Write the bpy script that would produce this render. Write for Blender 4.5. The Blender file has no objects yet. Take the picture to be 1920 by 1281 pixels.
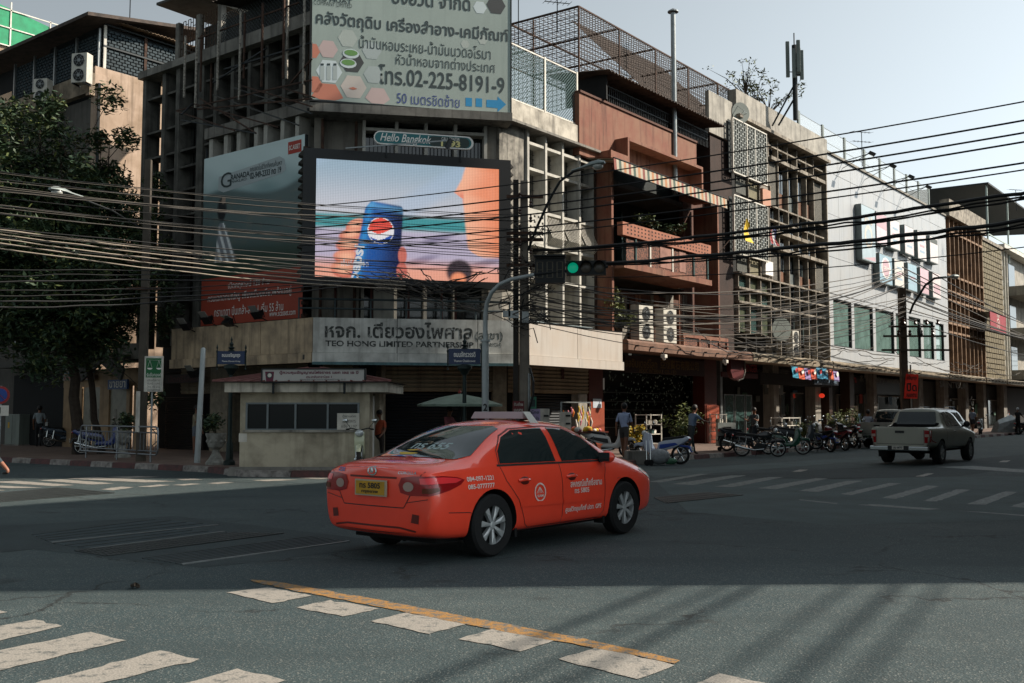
import bpy, bmesh, math, random
from mathutils import Vector, Matrix
from mathutils.bvhtree import BVHTree
random.seed(7)
R = math.radians
scene = bpy.context.scene
COL = scene.collection
# ---------------- camera
PITCH = math.atan((772 - 640.5) / 1867.0)
CAMH = 1.6
cam_d = bpy.data.cameras.new('camera'); cam = bpy.data.objects.new('camera', cam_d); COL.objects.link(cam)
cam_d.lens = 35.0; cam_d.sensor_width = 36.0; cam_d.clip_start = 0.1; cam_d.clip_end = 3000
cam.location = (0, 0, CAMH); cam.rotation_euler = (math.pi / 2 + PITCH, 0, 0)
scene.camera = cam
# ---------------- sky and sun
SUN_EL, SUN_AZ = 38.0, 3.0      # azimuth measured from +X towards +Y
w = bpy.data.worlds.new('World'); scene.world = w; w.use_nodes = True
nt = w.node_tree; nt.nodes.clear()
sky = nt.nodes.new('ShaderNodeTexSky'); sky.sky_type = 'NISHITA'; sky.sun_disc = False
sky.sun_elevation = R(SUN_EL); sky.sun_rotation = R(90 - SUN_AZ)
sky.altitude = 50; sky.air_density = 1.0; sky.dust_density = 1.6; sky.ozone_density = 1.2
bg = nt.nodes.new('ShaderNodeBackground'); bg.inputs[1].default_value = 0.084
out = nt.nodes.new('ShaderNodeOutputWorld')
hs = nt.nodes.new('ShaderNodeHueSaturation'); hs.inputs['Saturation'].default_value = 0.15; hs.inputs['Value'].default_value = 1.15
nt.links.new(sky.outputs[0], hs.inputs['Color']); tc = nt.nodes.new('ShaderNodeTexCoord'); sx = nt.nodes.new('ShaderNodeSeparateXYZ'); nt.links.new(tc.outputs['Generated'], sx.inputs[0])
mr = nt.nodes.new('ShaderNodeMapRange'); mr.inputs[1].default_value = -.7; mr.inputs[2].default_value = .6; mr.inputs[3].default_value = .62; mr.inputs[4].default_value = 1.18; nt.links.new(sx.outputs[0], mr.inputs[0])
vm = nt.nodes.new('ShaderNodeVectorMath'); vm.operation = 'SCALE'; nt.links.new(hs.outputs[0], vm.inputs[0]); nt.links.new(mr.outputs[0], vm.inputs['Scale'])
vt = nt.nodes.new('ShaderNodeVectorMath'); vt.operation = 'MULTIPLY'; vt.inputs[1].default_value = (.91, 1.0, 1.035); nt.links.new(vm.outputs[0], vt.inputs[0])
nt.links.new(vt.outputs[0], bg.inputs[0]); nt.links.new(bg.outputs[0], out.inputs[0])
sd = bpy.data.lights.new('sun', 'SUN'); sd.energy = 5.0; sd.angle = R(0.6); sd.color = (1.0, 0.89, 0.76)
so = bpy.data.objects.new('sun', sd); COL.objects.link(so); so.location = (60, 0, 60)
sv = Vector((math.cos(R(SUN_AZ)) * math.cos(R(SUN_EL)), math.sin(R(SUN_AZ)) * math.cos(R(SUN_EL)), math.sin(R(SUN_EL))))
so.rotation_euler = sv.to_track_quat('Z', 'Y').to_euler()
scene.view_settings.view_transform = 'Standard'; scene.view_settings.look = 'None'
scene.view_settings.gamma = 1.0; scene.view_settings.exposure = 0.78; scene.view_settings.use_curve_mapping = False
scene.render.engine = 'CYCLES'
scene.cycles.max_bounces = 6; scene.cycles.transparent_max_bounces = 16
# ---------------- pixel ray helpers (photo pixels, 1920 x 1281) used to find real positions
def ray(px, py):
 x = (px - 960.0) / 1867.0; z = (640.5 - py) / 1867.0
 c, s = math.cos(PITCH), math.sin(PITCH)
 return Vector((x, c - z * s, s + z * c))
def G(px, py, z=0.0):
 d = ray(px, py); t = (z - CAMH) / d.z
 return Vector((d.x * t, d.y * t, z))
def AT(px, py, Y):
 d = ray(px, py); t = Y / d.y
 return Vector((d.x * t, Y, CAMH + d.z * t))
class Frame:
 """local x runs left to right along a facade, local y goes into the building, z up"""
 def __init__(s, ox, oy, deg, oz=0.0):
  s.o = Vector((ox, oy, oz)); s.a = R(deg)
  s.m = Matrix.Translation(s.o) @ Matrix.Rotation(s.a, 4, 'Z')
  s.ex = Vector((math.cos(s.a), math.sin(s.a), 0)); s.ey = Vector((-math.sin(s.a), math.cos(s.a), 0))
 def P(s, px, py, d=0.0):
  r = ray(px, py); c = Vector((0, 0, CAMH))
  n = s.ey; t = (d - (c - s.o).dot(n)) / r.dot(n)
  p = c + r * t
  return (p - s.o).dot(s.ex), p.z
 def X(s, px, d=0.0, py=600):
  return s.P(px, py, d)[0]
 def Z(s, px, py, d=0.0):
  return s.P(px, py, d)[1]
 def W(s, x, y, z=0.0):
  return s.o + s.ex * x + s.ey * y + Vector((0, 0, z))
WORLD = Frame(0, 0, 0); DEF = [WORLD]      # DEF[0]: the frame a bare MB() builds in
class Fixed:
 def __init__(s, m): s.m = m
FL0 = (-6.23, 31.0)
FC = Frame(-6.23, 31.0, 10.0)
FL = Frame(-6.23, 31.0, -37.2)
_c = FC.W(6.5, 0); FR = Frame(_c.x, _c.y, 51.4)
def sub(F, x, y, z=0.0, deg=0.0):
 p = F.W(x, y, z); return Frame(p.x, p.y, math.degrees(F.a) + deg, p.z)
# ---------------- materials
def lin(h):
 if not isinstance(h, str): return tuple(h)
 h = h.lstrip('#'); v = [int(h[i:i + 2], 16) / 255 for i in (0, 2, 4)]
 return tuple(c / 12.92 if c <= .04045 else ((c + .055) / 1.055) ** 2.4 for c in v)
_mats = {}
def M(name, col=(.5, .5, .5), rough=.75, metal=0.0, var=.18, vs=1.2, streak=0.0, bump=0.0, bs=30.0, col2=None, coat=0.0, spec=.4, emit=0.0, fine=0.0, cover=.5):
 """procedural weathered material: base colour broken up by soft noise, vertical run-off streaks, fine grain and relief"""
 if name in _mats: return _mats[name]
 m = bpy.data.materials.new(name); m.use_nodes = True; t = m.node_tree; L = t.links.new
 b = t.nodes['Principled BSDF']; c = lin(col)
 b.inputs['Roughness'].default_value = rough; b.inputs['Metallic'].default_value = metal
 b.inputs['Specular IOR Level'].default_value = spec
 if coat: b.inputs['Coat Weight'].default_value = coat; b.inputs['Coat Roughness'].default_value = .04
 if emit:
  b.inputs['Emission Color'].default_value = (*c, 1); b.inputs['Emission Strength'].default_value = emit
 if var or streak or bump or fine:
  g = t.nodes.new('ShaderNodeNewGeometry')
  cur = None
  def mixc(fac_out, a, bcol):
   mx = t.nodes.new('ShaderNodeMix'); mx.data_type = 'RGBA'
   L(fac_out, mx.inputs[0])
   if isinstance(a, tuple): mx.inputs[6].default_value = (*a, 1)
   else: L(a, mx.inputs[6])
   mx.inputs[7].default_value = (*bcol, 1)
   return mx.outputs[2]
  def noise(scale, detail=4, sc=None, rough_=.6):
   n = t.nodes.new('ShaderNodeTexNoise'); n.inputs['Scale'].default_value = scale
   n.inputs['Detail'].default_value = detail; n.inputs['Roughness'].default_value = rough_
   if sc:
    mp = t.nodes.new('ShaderNodeMapping'); mp.inputs['Scale'].default_value = sc
    L(g.outputs['Position'], mp.inputs['Vector']); L(mp.outputs[0], n.inputs['Vector'])
   else: L(g.outputs['Position'], n.inputs['Vector'])
   return n.outputs[0]
  def ramp(o, lo, hi, a=0.0, z=1.0):
   r = t.nodes.new('ShaderNodeMapRange'); r.inputs[1].default_value = lo; r.inputs[2].default_value = hi
   r.inputs[3].default_value = a; r.inputs[4].default_value = z
   L(o, r.inputs[0]); return r.outputs[0]
  cur = c
  d = lin(col2) if col2 is not None else tuple(x * .45 for x in c)
  if var: cur = mixc(ramp(noise(vs), cover - .12, cover + .22, 0, min(1, var * 2.2)), cur, d)
  if streak: cur = mixc(ramp(noise(1.0, 5, (5, 5, .35)), .5, .72, 0, streak), cur, tuple(x * .35 for x in d))
  if fine: cur = mixc(ramp(noise(160, 2), .4, .75, 0, fine), cur, tuple(x * .35 for x in c))
  if not isinstance(cur, tuple): L(cur, b.inputs['Base Color'])
  else: b.inputs['Base Color'].default_value = (*cur, 1)
  if emit and not isinstance(cur, tuple): L(cur, b.inputs['Emission Color'])
  if bump:
   bp = t.nodes.new('ShaderNodeBump'); bp.inputs['Strength'].default_value = bump; bp.inputs['Distance'].default_value = .02
   L(noise(bs, 5), bp.inputs['Height']); L(bp.outputs[0], b.inputs['Normal'])
 else:
  b.inputs['Base Color'].default_value = (*c, 1)
 m.diffuse_color = (*c, 1)
 _mats[name] = m
 return m
def GLASS(name, col=(.02, .03, .03), rough=.06, alpha=1.0, var=0.0):
 if name in _mats: return _mats[name]
 m = M(name, col, rough, 0, var, 1.5, spec=.7, coat=.3)
 if alpha < 1: m.node_tree.nodes['Principled BSDF'].inputs['Alpha'].default_value = alpha
 return m
# ---------------- mesh builder
class MB:
 def __init__(s, F=None): s.v = []; s.f = []; s.mi = []; s.F = F or DEF[0]
 def add(s, vs, fs, mi=0):
  n = len(s.v); s.v += [tuple(v) for v in vs]; s.f += [tuple(i + n for i in f) for f in fs]; s.mi += [mi] * len(fs); return s
 def box(s, x0, x1, y0, y1, z0, z1, mi=0):
  vs = [(x0, y0, z0), (x1, y0, z0), (x1, y1, z0), (x0, y1, z0), (x0, y0, z1), (x1, y0, z1), (x1, y1, z1), (x0, y1, z1)]
  return s.add(vs, [(0, 3, 2, 1), (4, 5, 6, 7), (0, 1, 5, 4), (1, 2, 6, 5), (2, 3, 7, 6), (3, 0, 4, 7)], mi)
 def bar(s, a, b, w=.04, h=None, mi=0):
  h = h or w; a = Vector(a); b = Vector(b); d = (b - a)
  if d.length < 1e-6: return s
  q = d.to_track_quat('Z', 'Y'); ux = q @ Vector((w / 2, 0, 0)); uy = q @ Vector((0, h / 2, 0))
  vs = [p + i * ux + j * uy for p in (a, b) for i, j in ((-1, -1), (1, -1), (1, 1), (-1, 1))]
  return s.add(vs, [(0, 1, 2, 3)[::-1], (4, 5, 6, 7), (0, 1, 5, 4), (1, 2, 6, 5), (2, 3, 7, 6), (3, 0, 4, 7)], mi)
 def tube(s, pts, r, n=8, mi=0, cap=True):
  pts = [Vector(p) for p in pts]; rs = r if isinstance(r, (list, tuple)) else [r] * len(pts)
  b0 = len(s.v); up = None
  for i, p in enumerate(pts):
   d = (pts[min(i + 1, len(pts) - 1)] - pts[max(i - 1, 0)]).normalized()
   if up is None: up = d.orthogonal().normalized()
   up = (up - d * up.dot(d))
   up = up.normalized() if up.length > 1e-5 else d.orthogonal().normalized()
   q = d.cross(up)
   for k in range(n):
    a = 2 * math.pi * k / n
    s.v.append(tuple(p + (up * math.cos(a) + q * math.sin(a)) * rs[i]))
  for i in range(len(pts) - 1):
   for k in range(n):
    a = b0 + i * n + k; b = b0 + i * n + (k + 1) % n
    s.f.append((a, b, b + n, a + n)); s.mi.append(mi)
  if cap:
   s.f.append(tuple(b0 + k for k in range(n))[::-1]); s.mi.append(mi)
   e = b0 + (len(pts) - 1) * n; s.f.append(tuple(e + k for k in range(n))); s.mi.append(mi)
  return s
 def lathe(s, prof, c=(0, 0, 0), n=16, axis='Z', mi=0, cap=True):
  """prof: list of (radius, height)"""
  b0 = len(s.v)
  for r, h in prof:
   for k in range(n):
    a = 2 * math.pi * k / n; p = (r * math.cos(a), r * math.sin(a), h)
    if axis == 'X': p = (p[2], p[0], p[1])
    if axis == 'Y': p = (p[0], p[2], p[1])
    s.v.append((c[0] + p[0], c[1] + p[1], c[2] + p[2]))
  for i in range(len(prof) - 1):
   for k in range(n):
    a = b0 + i * n + k; b = b0 + i * n + (k + 1) % n
    s.f.append((a, b, b + n, a + n)); s.mi.append(mi)
  if not cap: return s
  if prof[0][0] > 1e-4: s.f.append(tuple(b0 + k for k in range(n))[::-1]); s.mi.append(mi)
  if prof[-1][0] > 1e-4:
   e = b0 + (len(prof) - 1) * n; s.f.append(tuple(e + k for k in range(n))); s.mi.append(mi)
  return s
 def prism(s, poly, y0, y1, plane='XZ', mi=0):
  """poly extruded; plane XZ: points are (x, z) and the depth is y; plane XY: points (x, y), depth z"""
  n = len(poly)
  mk = (lambda p, d: (p[0], d, p[1])) if plane == 'XZ' else (lambda p, d: (p[0], p[1], d)) if plane == 'XY' else (lambda p, d: (d, p[0], p[1]))
  vs = [mk(p, y0) for p in poly] + [mk(p, y1) for p in poly]
  fs = [tuple(range(n)), tuple(range(n, 2 * n))[::-1]] + [(i, i + n, (i + 1) % n + n, (i + 1) % n) for i in range(n)]
  return s.add(vs, fs, mi)
 def sphere(s, c, r, n=10, m=7, mi=0, sc=(1, 1, 1)):
  prof = [(math.sin(math.pi * i / m), -math.cos(math.pi * i / m)) for i in range(m + 1)]
  b0 = len(s.v); s.lathe([(max(a, 1e-4), h) for a, h in prof], (0, 0, 0), n, mi=mi)
  for i in range(b0, len(s.v)):
   v = s.v[i]; s.v[i] = (c[0] + v[0] * r * sc[0], c[1] + v[1] * r * sc[1], c[2] + v[2] * r * sc[2])
  return s
 def build(s, name, mat, parent=None, smooth=False, bevel=0.0, fix=True):
  """the mesh is given in the builder's frame; links it as one object, origin at the frame (or at the parent's)"""
  me = bpy.data.meshes.new(name)
  mw = s.F.m
  if parent is not None:
   mw = world_inv(parent) @ mw; vs = [tuple(mw @ Vector(v)) for v in s.v]; loc = (0, 0, 0)
  else:
   P = [mw @ Vector(v) for v in s.v]; o = Vector((sum(p.x for p in P) / len(P), sum(p.y for p in P) / len(P), min(p.z for p in P)))
   vs = [tuple(p - o) for p in P]; loc = o
  me.from_pydata(vs, [], s.f)
  for mm in (mat if isinstance(mat, (list, tuple)) else [mat]): me.materials.append(mm)
  for p, i in zip(me.polygons, s.mi): p.material_index = i
  if smooth: me.polygons.foreach_set('use_smooth', [True] * len(me.polygons))
  if fix:
   bm = bmesh.new(); bm.from_mesh(me); bmesh.ops.recalc_face_normals(bm, faces=bm.faces[:])
   if bevel:
    bmesh.ops.bevel(bm, geom=[e for e in bm.edges if len(e.link_faces) == 2 and e.calc_face_angle(0) > .6], offset=bevel, segments=2, affect='EDGES', profile=.6)
   bm.to_mesh(me); bm.free()
  if smooth == 'auto' or smooth is True:
   try: me.set_sharp_from_angle(angle=R(38))
   except Exception: pass
  ob = bpy.data.objects.new(name, me); ob.location = loc; COL.objects.link(ob)
  if parent is not None: ob.parent = parent
  return ob
_wm = {}
def world_inv(o):
 m = local_m(o); return m.inverted()
def local_m(o):
 m = Matrix.LocRotScale(o.location, o.rotation_euler, o.scale)
 return local_m(o.parent) @ m if o.parent else m
def tag(o, label=None, cat=None, group=None, kind=None):
 if label: o['label'] = label
 if cat: o['category'] = cat
 if group: o['group'] = group
 if kind: o['kind'] = kind
 return o
def thing(name, label, cat, loc=(0, 0, 0), rz=0.0, group=None):
 o = bpy.data.objects.new(name, None); COL.objects.link(o); o.location = loc; o.rotation_euler = (0, 0, rz)
 o.empty_display_size = .2
 return tag(o, label, cat, group)
_cube = {}
def cube(name, F, x0, x1, y0, y1, z0, z1, mat, parent=None):
 """a box piece: all boxes of one material share one unit mesh"""
 key = mat.name
 if key not in _cube:
  me = bpy.data.meshes.new('unit_block'); b = MB().box(-.5, .5, -.5, .5, -.5, .5)
  me.from_pydata(b.v, [], b.f); me.materials.append(mat); _cube[key] = me
 ob = bpy.data.objects.new(name, _cube[key]); COL.objects.link(ob)
 mw = F.m @ Matrix.Translation(((x0 + x1) / 2, (y0 + y1) / 2, (z0 + z1) / 2)) @ Matrix.Diagonal((max(abs(x1 - x0), .002), max(abs(y1 - y0), .002), max(abs(z1 - z0), .002), 1))
 if parent is not None: ob.parent = parent; mw = world_inv(parent) @ mw
 l, r, s = mw.decompose(); ob.location = l; ob.rotation_euler = r.to_euler(); ob.scale = s
 return ob
def place(mesh, name, F, x, y, z, parent=None, rz=0.0, sc=None):
 """another object that shares an existing mesh"""
 ob = bpy.data.objects.new(name, mesh); COL.objects.link(ob)
 mw = F.m @ Matrix.Translation((x, y, z)) @ Matrix.Rotation(rz, 4, 'Z')
 if parent is not None: ob.parent = parent; mw = world_inv(parent) @ mw
 l, r, s = mw.decompose(); ob.location = l; ob.rotation_euler = r.to_euler()
 if sc: ob.scale = sc
 return ob
def copy_tree(o, parent=None):
 c = o.copy(); COL.objects.link(c)
 if parent is not None: c.parent = parent
 for ch in list(o.children): copy_tree(ch, c)
 return c
def mesh_of(b, mat, smooth=False):
 me = bpy.data.meshes.new('piece'); me.from_pydata(b.v, [], b.f)
 for mm in (mat if isinstance(mat, (list, tuple)) else [mat]): me.materials.append(mm)
 for p, i in zip(me.polygons, b.mi): p.material_index = i
 bm = bmesh.new(); bm.from_mesh(me); bmesh.ops.recalc_face_normals(bm, faces=bm.faces[:]); bm.to_mesh(me); bm.free()
 if smooth: me.polygons.foreach_set('use_smooth', [True] * len(me.polygons))
 return me
# ---------------- lettering: text outlines turned into thin meshes
def text_mesh(s, size=1.0, align='CENTER', bold=0.0, ext=0.0):
 cu = bpy.data.curves.new('lettering', 'FONT'); cu.body = s; cu.size = size; cu.align_x = align; cu.align_y = 'CENTER'
 cu.resolution_u = 3; cu.offset = bold; cu.extrude = ext
 ob = bpy.data.objects.new('lettering', cu); COL.objects.link(ob)
 dg = bpy.context.evaluated_depsgraph_get(); me = bpy.data.meshes.new_from_object(ob.evaluated_get(dg))
 bpy.data.objects.remove(ob); bpy.data.curves.remove(cu)
 return me
def lettering(s, F, x, z, y, width, height, mat, parent, bold=0.0, name='lettering', shear=0.0, align='CENTER', ext=.004, sideways=0.0):
 """text standing on the facade plane y=const of frame F, centred at (x, z), scaled to the width and height given"""
 me = text_mesh(s, 1.0, 'CENTER', bold, 0.0)
 if not len(me.vertices): return None
 xs = [v.co.x for v in me.vertices]; ys = [v.co.y for v in me.vertices]
 w_, h_ = max(xs) - min(xs), max(ys) - min(ys); cx, cy = (max(xs) + min(xs)) / 2, (max(ys) + min(ys)) / 2
 sx = width / w_ if width else height / h_; sy = height / h_ if height else sx
 inv = world_inv(parent) @ F.m if parent is not None else F.m
 ca, sa = math.cos(sideways), math.sin(sideways)
 for v in me.vertices:
  a, b = (v.co.x - cx) * sx + (v.co.y - cy) * sy * shear, (v.co.y - cy) * sy
  v.co = inv @ Vector((x + a * ca - b * sa, y - ext, z + a * sa + b * ca))
 me.materials.clear(); me.materials.append(mat)
 ob = bpy.data.objects.new(name, me); COL.objects.link(ob)
 if parent is not None: ob.parent = parent
 return ob
def flat(F, poly, y, mat, name, parent):
 """a flat printed shape on the plane y=const"""
 return MB(F).add([(p[0], y, p[1]) for p in poly], [tuple(range(len(poly)))]).build(name, mat, parent, fix=False)
def hexagon(cx, cz, r, rot=0.0, n=6): return [(cx + r * math.cos(rot + 2 * math.pi * k / n), cz + r * math.sin(rot + 2 * math.pi * k / n)) for k in range(n)]
def painted_grid(F, x0, x1, z0, z1, nx, nz, func, y, name, parent, emit=0.0, rough=.5):
 """a flat print or screen: a grid of small cells, each with its own colour (func(u, v) -> rgb, u right, v up, 0..1)"""
 vs = []; fs = []; cols = []
 for j in range(nz + 1):
  for i in range(nx + 1): vs.append((x0 + (x1 - x0) * i / nx, y, z0 + (z1 - z0) * j / nz))
 for j in range(nz):
  for i in range(nx):
   a = j * (nx + 1) + i; fs.append((a, a + 1, a + nx + 2, a + nx + 1)); cols.append(func((i + .5) / nx, (j + .5) / nz))
 b = MB(F); b.add(vs, fs)
 key = 'printed_cells_%g' % emit
 if key not in _mats:
  m = bpy.data.materials.new(key); m.use_nodes = True; t = m.node_tree
  p = t.nodes['Principled BSDF']; at = t.nodes.new('ShaderNodeAttribute'); at.attribute_name = 'print'
  p.inputs['Roughness'].default_value = rough; t.links.new(at.outputs['Color'], p.inputs['Base Color'])
  if emit:
   t.links.new(at.outputs['Color'], p.inputs['Emission Color']); p.inputs['Emission Strength'].default_value = emit
   p.inputs['Base Color'].default_value = (.02, .02, .02, 1); t.links.remove(p.inputs['Base Color'].links[0])
  _mats[key] = m
 ob = b.build(name, _mats[key], parent, fix=False)
 ca = ob.data.color_attributes.new('print', 'FLOAT_COLOR', 'CORNER')
 flatc = []
 for c in cols:
  c4 = (c[0], c[1], c[2], 1.0); flatc += c4 * 4
 ca.data.foreach_set('color', flatc)
 return ob
def smooth01(a, b, x):
 t = min(1, max(0, (x - a) / (b - a))); return t * t * (3 - 2 * t)
def mixrgb(a, b, t): return tuple(a[i] * (1 - t) + b[i] * t for i in range(3))
# ---------------- common materials
CONC = M('weathered_concrete', '#7e7b74', .85, var=.55, vs=1.3, streak=.8, bump=.3, fine=.15)
CONC_D = M('dark_stained_concrete', '#4a4945', .9, var=.4, vs=1.1, streak=.6, bump=.3)
CONC_P = M('pale_painted_concrete', '#98948a', .8, var=.5, vs=1.4, streak=.8, bump=.15)
WHITE = M('dirty_white_paint', '#c9c5ba', .6, var=.3, vs=2.5, streak=.45)
WHITE_C = M('clean_white_paint', '#dcdad4', .5, var=.06, vs=2.0)
BLACK = M('black_paint', '#0d0f10', .5, var=0)
DARK = M('dark_interior', '#0c0f10', .9, var=.3, vs=.8)
DSTEEL = M('dark_steel', '#24292b', .55, .5, var=.2, vs=6)
GSTEEL = M('galvanised_steel', '#8b9090', .4, .7, var=.2, vs=6)
RUST = M('rusty_iron', '#4a3428', .85, .2, var=.5, vs=5, col2='#1c1613')
RUBBER = M('rubber', '#101112', .8, var=.1, vs=8)
GLS = GLASS('dark_window_glass', (.018, .025, .026), .1, var=.3)
GLS_T = GLASS('teal_window_glass', (.045, .085, .08), .08, var=.3)
CABLE = M('black_cable_sheath', '#0b0c0d', .6, var=0)
CABLE_G = M('faded_grey_cable_sheath', '#4f4a43', .6, var=.2, vs=4)
# ================= GROUND
def asphalt():
 m = bpy.data.materials.new('asphalt'); m.use_nodes = True; t = m.node_tree; L = t.links.new; b = t.nodes['Principled BSDF']
 g = t.nodes.new('ShaderNodeNewGeometry')
 def N(scale, det, ro=.6, typ='ShaderNodeTexNoise'):
  n = t.nodes.new(typ); n.inputs['Scale'].default_value = scale
  if typ == 'ShaderNodeTexNoise': n.inputs['Detail'].default_value = det; n.inputs['Roughness'].default_value = ro
  L(g.outputs['Position'], n.inputs['Vector']); return n
 def mr(o, a, b_, c, d):
  r = t.nodes.new('ShaderNodeMapRange'); [setattr(r.inputs[i + 1], 'default_value', v) for i, v in enumerate((a, b_, c, d))]; L(o, r.inputs[0]); return r.outputs[0]
 def mix(f, a, c):
  x = t.nodes.new('ShaderNodeMix'); x.data_type = 'RGBA'; L(f, x.inputs[0])
  for s, i in ((a, 6), (c, 7)):
   if isinstance(s, tuple): x.inputs[i].default_value = (*s, 1)
   else: L(s, x.inputs[i])
  return x.outputs[2]
 big = mix(mr(N(.22, 4).outputs[0], .35, .65, 0, 1), (.024, .042, .047), (.048, .067, .068))
 med = mix(mr(N(2.3, 5, .7).outputs[0], .42, .68, 0, .55), big, (.026, .038, .040))
 v = N(130, 0, typ='ShaderNodeTexVoronoi')
 stones = mix(mr(v.outputs['Color'], .78, .86, 0, .8), med, (.20, .20, .18))
 v2 = N(60, 0, typ='ShaderNodeTexVoronoi')
 pits = mix(mr(v2.outputs['Distance'], .0, .45, .75, 0), stones, (.018, .02, .02))
 # wheel-polished streaks along the right-hand street, oil stains and cracks
 mp = t.nodes.new('ShaderNodeMapping'); mp.inputs['Rotation'].default_value = (0, 0, R(-51.4)); mp.inputs['Scale'].default_value = (.12, 1.1, 1); L(g.outputs['Position'], mp.inputs['Vector'])
 ns = t.nodes.new('ShaderNodeTexNoise'); ns.inputs['Scale'].default_value = 1.0; ns.inputs['Detail'].default_value = 4; L(mp.outputs[0], ns.inputs['Vector'])
 pol = mix(mr(ns.outputs[0], .5, .7, 0, .6), pits, (.024, .036, .038))
 st = mix(mr(N(.9, 3).outputs[0], .66, .74, 0, .75), pol, (.018, .022, .022))
 nw = N(1.2, 4); va = t.nodes.new('ShaderNodeVectorMath'); va.operation = 'ADD'; L(g.outputs['Position'], va.inputs[0]); L(nw.outputs['Color'], va.inputs[1])
 vc = t.nodes.new('ShaderNodeTexVoronoi'); vc.feature = 'DISTANCE_TO_EDGE'; vc.inputs['Scale'].default_value = .42; L(va.outputs[0], vc.inputs['Vector'])
 ck = t.nodes.new('ShaderNodeMath'); ck.operation = 'MULTIPLY'; L(mr(vc.outputs['Distance'], .003, .013, 1, 0), ck.inputs[0]); L(mr(N(.35, 2).outputs[0], .5, .58, 0, .9), ck.inputs[1])
 pits = mix(ck.outputs[0], st, (.012, .014, .014))
 L(pits, b.inputs['Base Color']); b.inputs['Roughness'].default_value = .8; b.inputs['Specular IOR Level'].default_value = .3
 # hairline cracks
 bp = t.nodes.new('ShaderNodeBump'); bp.inputs['Strength'].default_value = .7; bp.inputs['Distance'].default_value = .006
 L(v2.outputs['Distance'], bp.inputs['Height'])
 bp2 = t.nodes.new('ShaderNodeBump'); bp2.inputs['Strength'].default_value = .25; bp2.inputs['Distance'].default_value = .02
 L(N(25, 5, .75).outputs[0], bp2.inputs['Height']); L(bp.outputs[0], bp2.inputs['Normal']); L(bp2.outputs[0], b.inputs['Normal'])
 _mats['asphalt'] = m; return m
ASPH = asphalt()
ASPH_D = M('dark_asphalt_tone', (.028, .042, .044), .85, var=.3, vs=1.5, bump=.5, bs=90, fine=.4)
ASPH_L = M('light_grey_asphalt_tone', (.072, .100, .100), .85, var=.3, vs=1.0, bump=.5, bs=90, fine=.4)
def worn_paint(name, col, under=(.08, .085, .08), wear=.5, sc=9):
 m = bpy.data.materials.new(name); m.use_nodes = True; t = m.node_tree; L = t.links.new; b = t.nodes['Principled BSDF']
 g = t.nodes.new('ShaderNodeNewGeometry')
 n = t.nodes.new('ShaderNodeTexNoise'); n.inputs['Scale'].default_value = sc; n.inputs['Detail'].default_value = 8; n.inputs['Roughness'].default_value = .78; L(g.outputs['Position'], n.inputs['Vector'])
 n2 = t.nodes.new('ShaderNodeTexVoronoi'); n2.inputs['Scale'].default_value = 60; L(g.outputs['Position'], n2.inputs['Vector'])
 r = t.nodes.new('ShaderNodeMapRange'); r.inputs[1].default_value = wear - .03; r.inputs[2].default_value = wear + .06; L(n.outputs[0], r.inputs[0])
 r2 = t.nodes.new('ShaderNodeMapRange'); r2.inputs[1].default_value = .0; r2.inputs[2].default_value = .5; r2.inputs[3].default_value = .45; r2.inputs[4].default_value = 0; L(n2.outputs['Distance'], r2.inputs[0])
 mx = t.nodes.new('ShaderNodeMath'); mx.operation = 'MAXIMUM'; L(r.outputs[0], mx.inputs[0]); L(r2.outputs[0], mx.inputs[1])
 c = t.nodes.new('ShaderNodeMix'); c.data_type = 'RGBA'; c.inputs[6].default_value = (*lin(col), 1); c.inputs[7].default_value = (*under, 1); L(mx.outputs[0], c.inputs[0])
 L(c.outputs[2], b.inputs['Base Color']); b.inputs['Roughness'].default_value = .7
 bp = t.nodes.new('ShaderNodeBump'); bp.inputs['Strength'].default_value = .5; bp.inputs['Distance'].default_value = .005; L(n2.outputs['Distance'], bp.inputs['Height']); L(bp.outputs[0], b.inputs['Normal'])
 return m
P_WHITE = worn_paint('worn_white_road_paint', '#88837b', wear=.55)
P_FAINT = worn_paint('faded_white_road_paint', '#6d736f', wear=.50)
P_YEL = worn_paint('worn_yellow_road_paint', '#8f672f', wear=.50, sc=14)
PAVE = M('grimy_pavement_tiles', '#6b5a50', .85, var=.35, vs=1.4, bump=.3, fine=.2)
KERB_W = M('flaked_white_kerb_paint', '#8f8a84', .8, var=.5, vs=6, col2='#4a4541')
KERB_R = M('flaked_red_kerb_paint', '#5b3a38', .8, var=.5, vs=6, col2='#3a3230')
def sheet(name, poly, z, mat, kind='structure', label=None, parent=None):
 o = MB().add([(p[0], p[1], z) for p in poly], [tuple(range(len(poly)))]).build(name, mat, parent, fix=False)
 me = o.data
 if me.polygons[0].normal.z < 0: me.flip_normals()
 if parent is None: o['kind'] = kind
 if label: o['label'] = label
 return o
GR = sheet('road', [(-400, -60), (400, -60), (400, 500), (-400, 500)], 0, ASPH)
def gp(*pts): return [tuple(G(a, b)[:2]) for a, b in pts]
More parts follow.
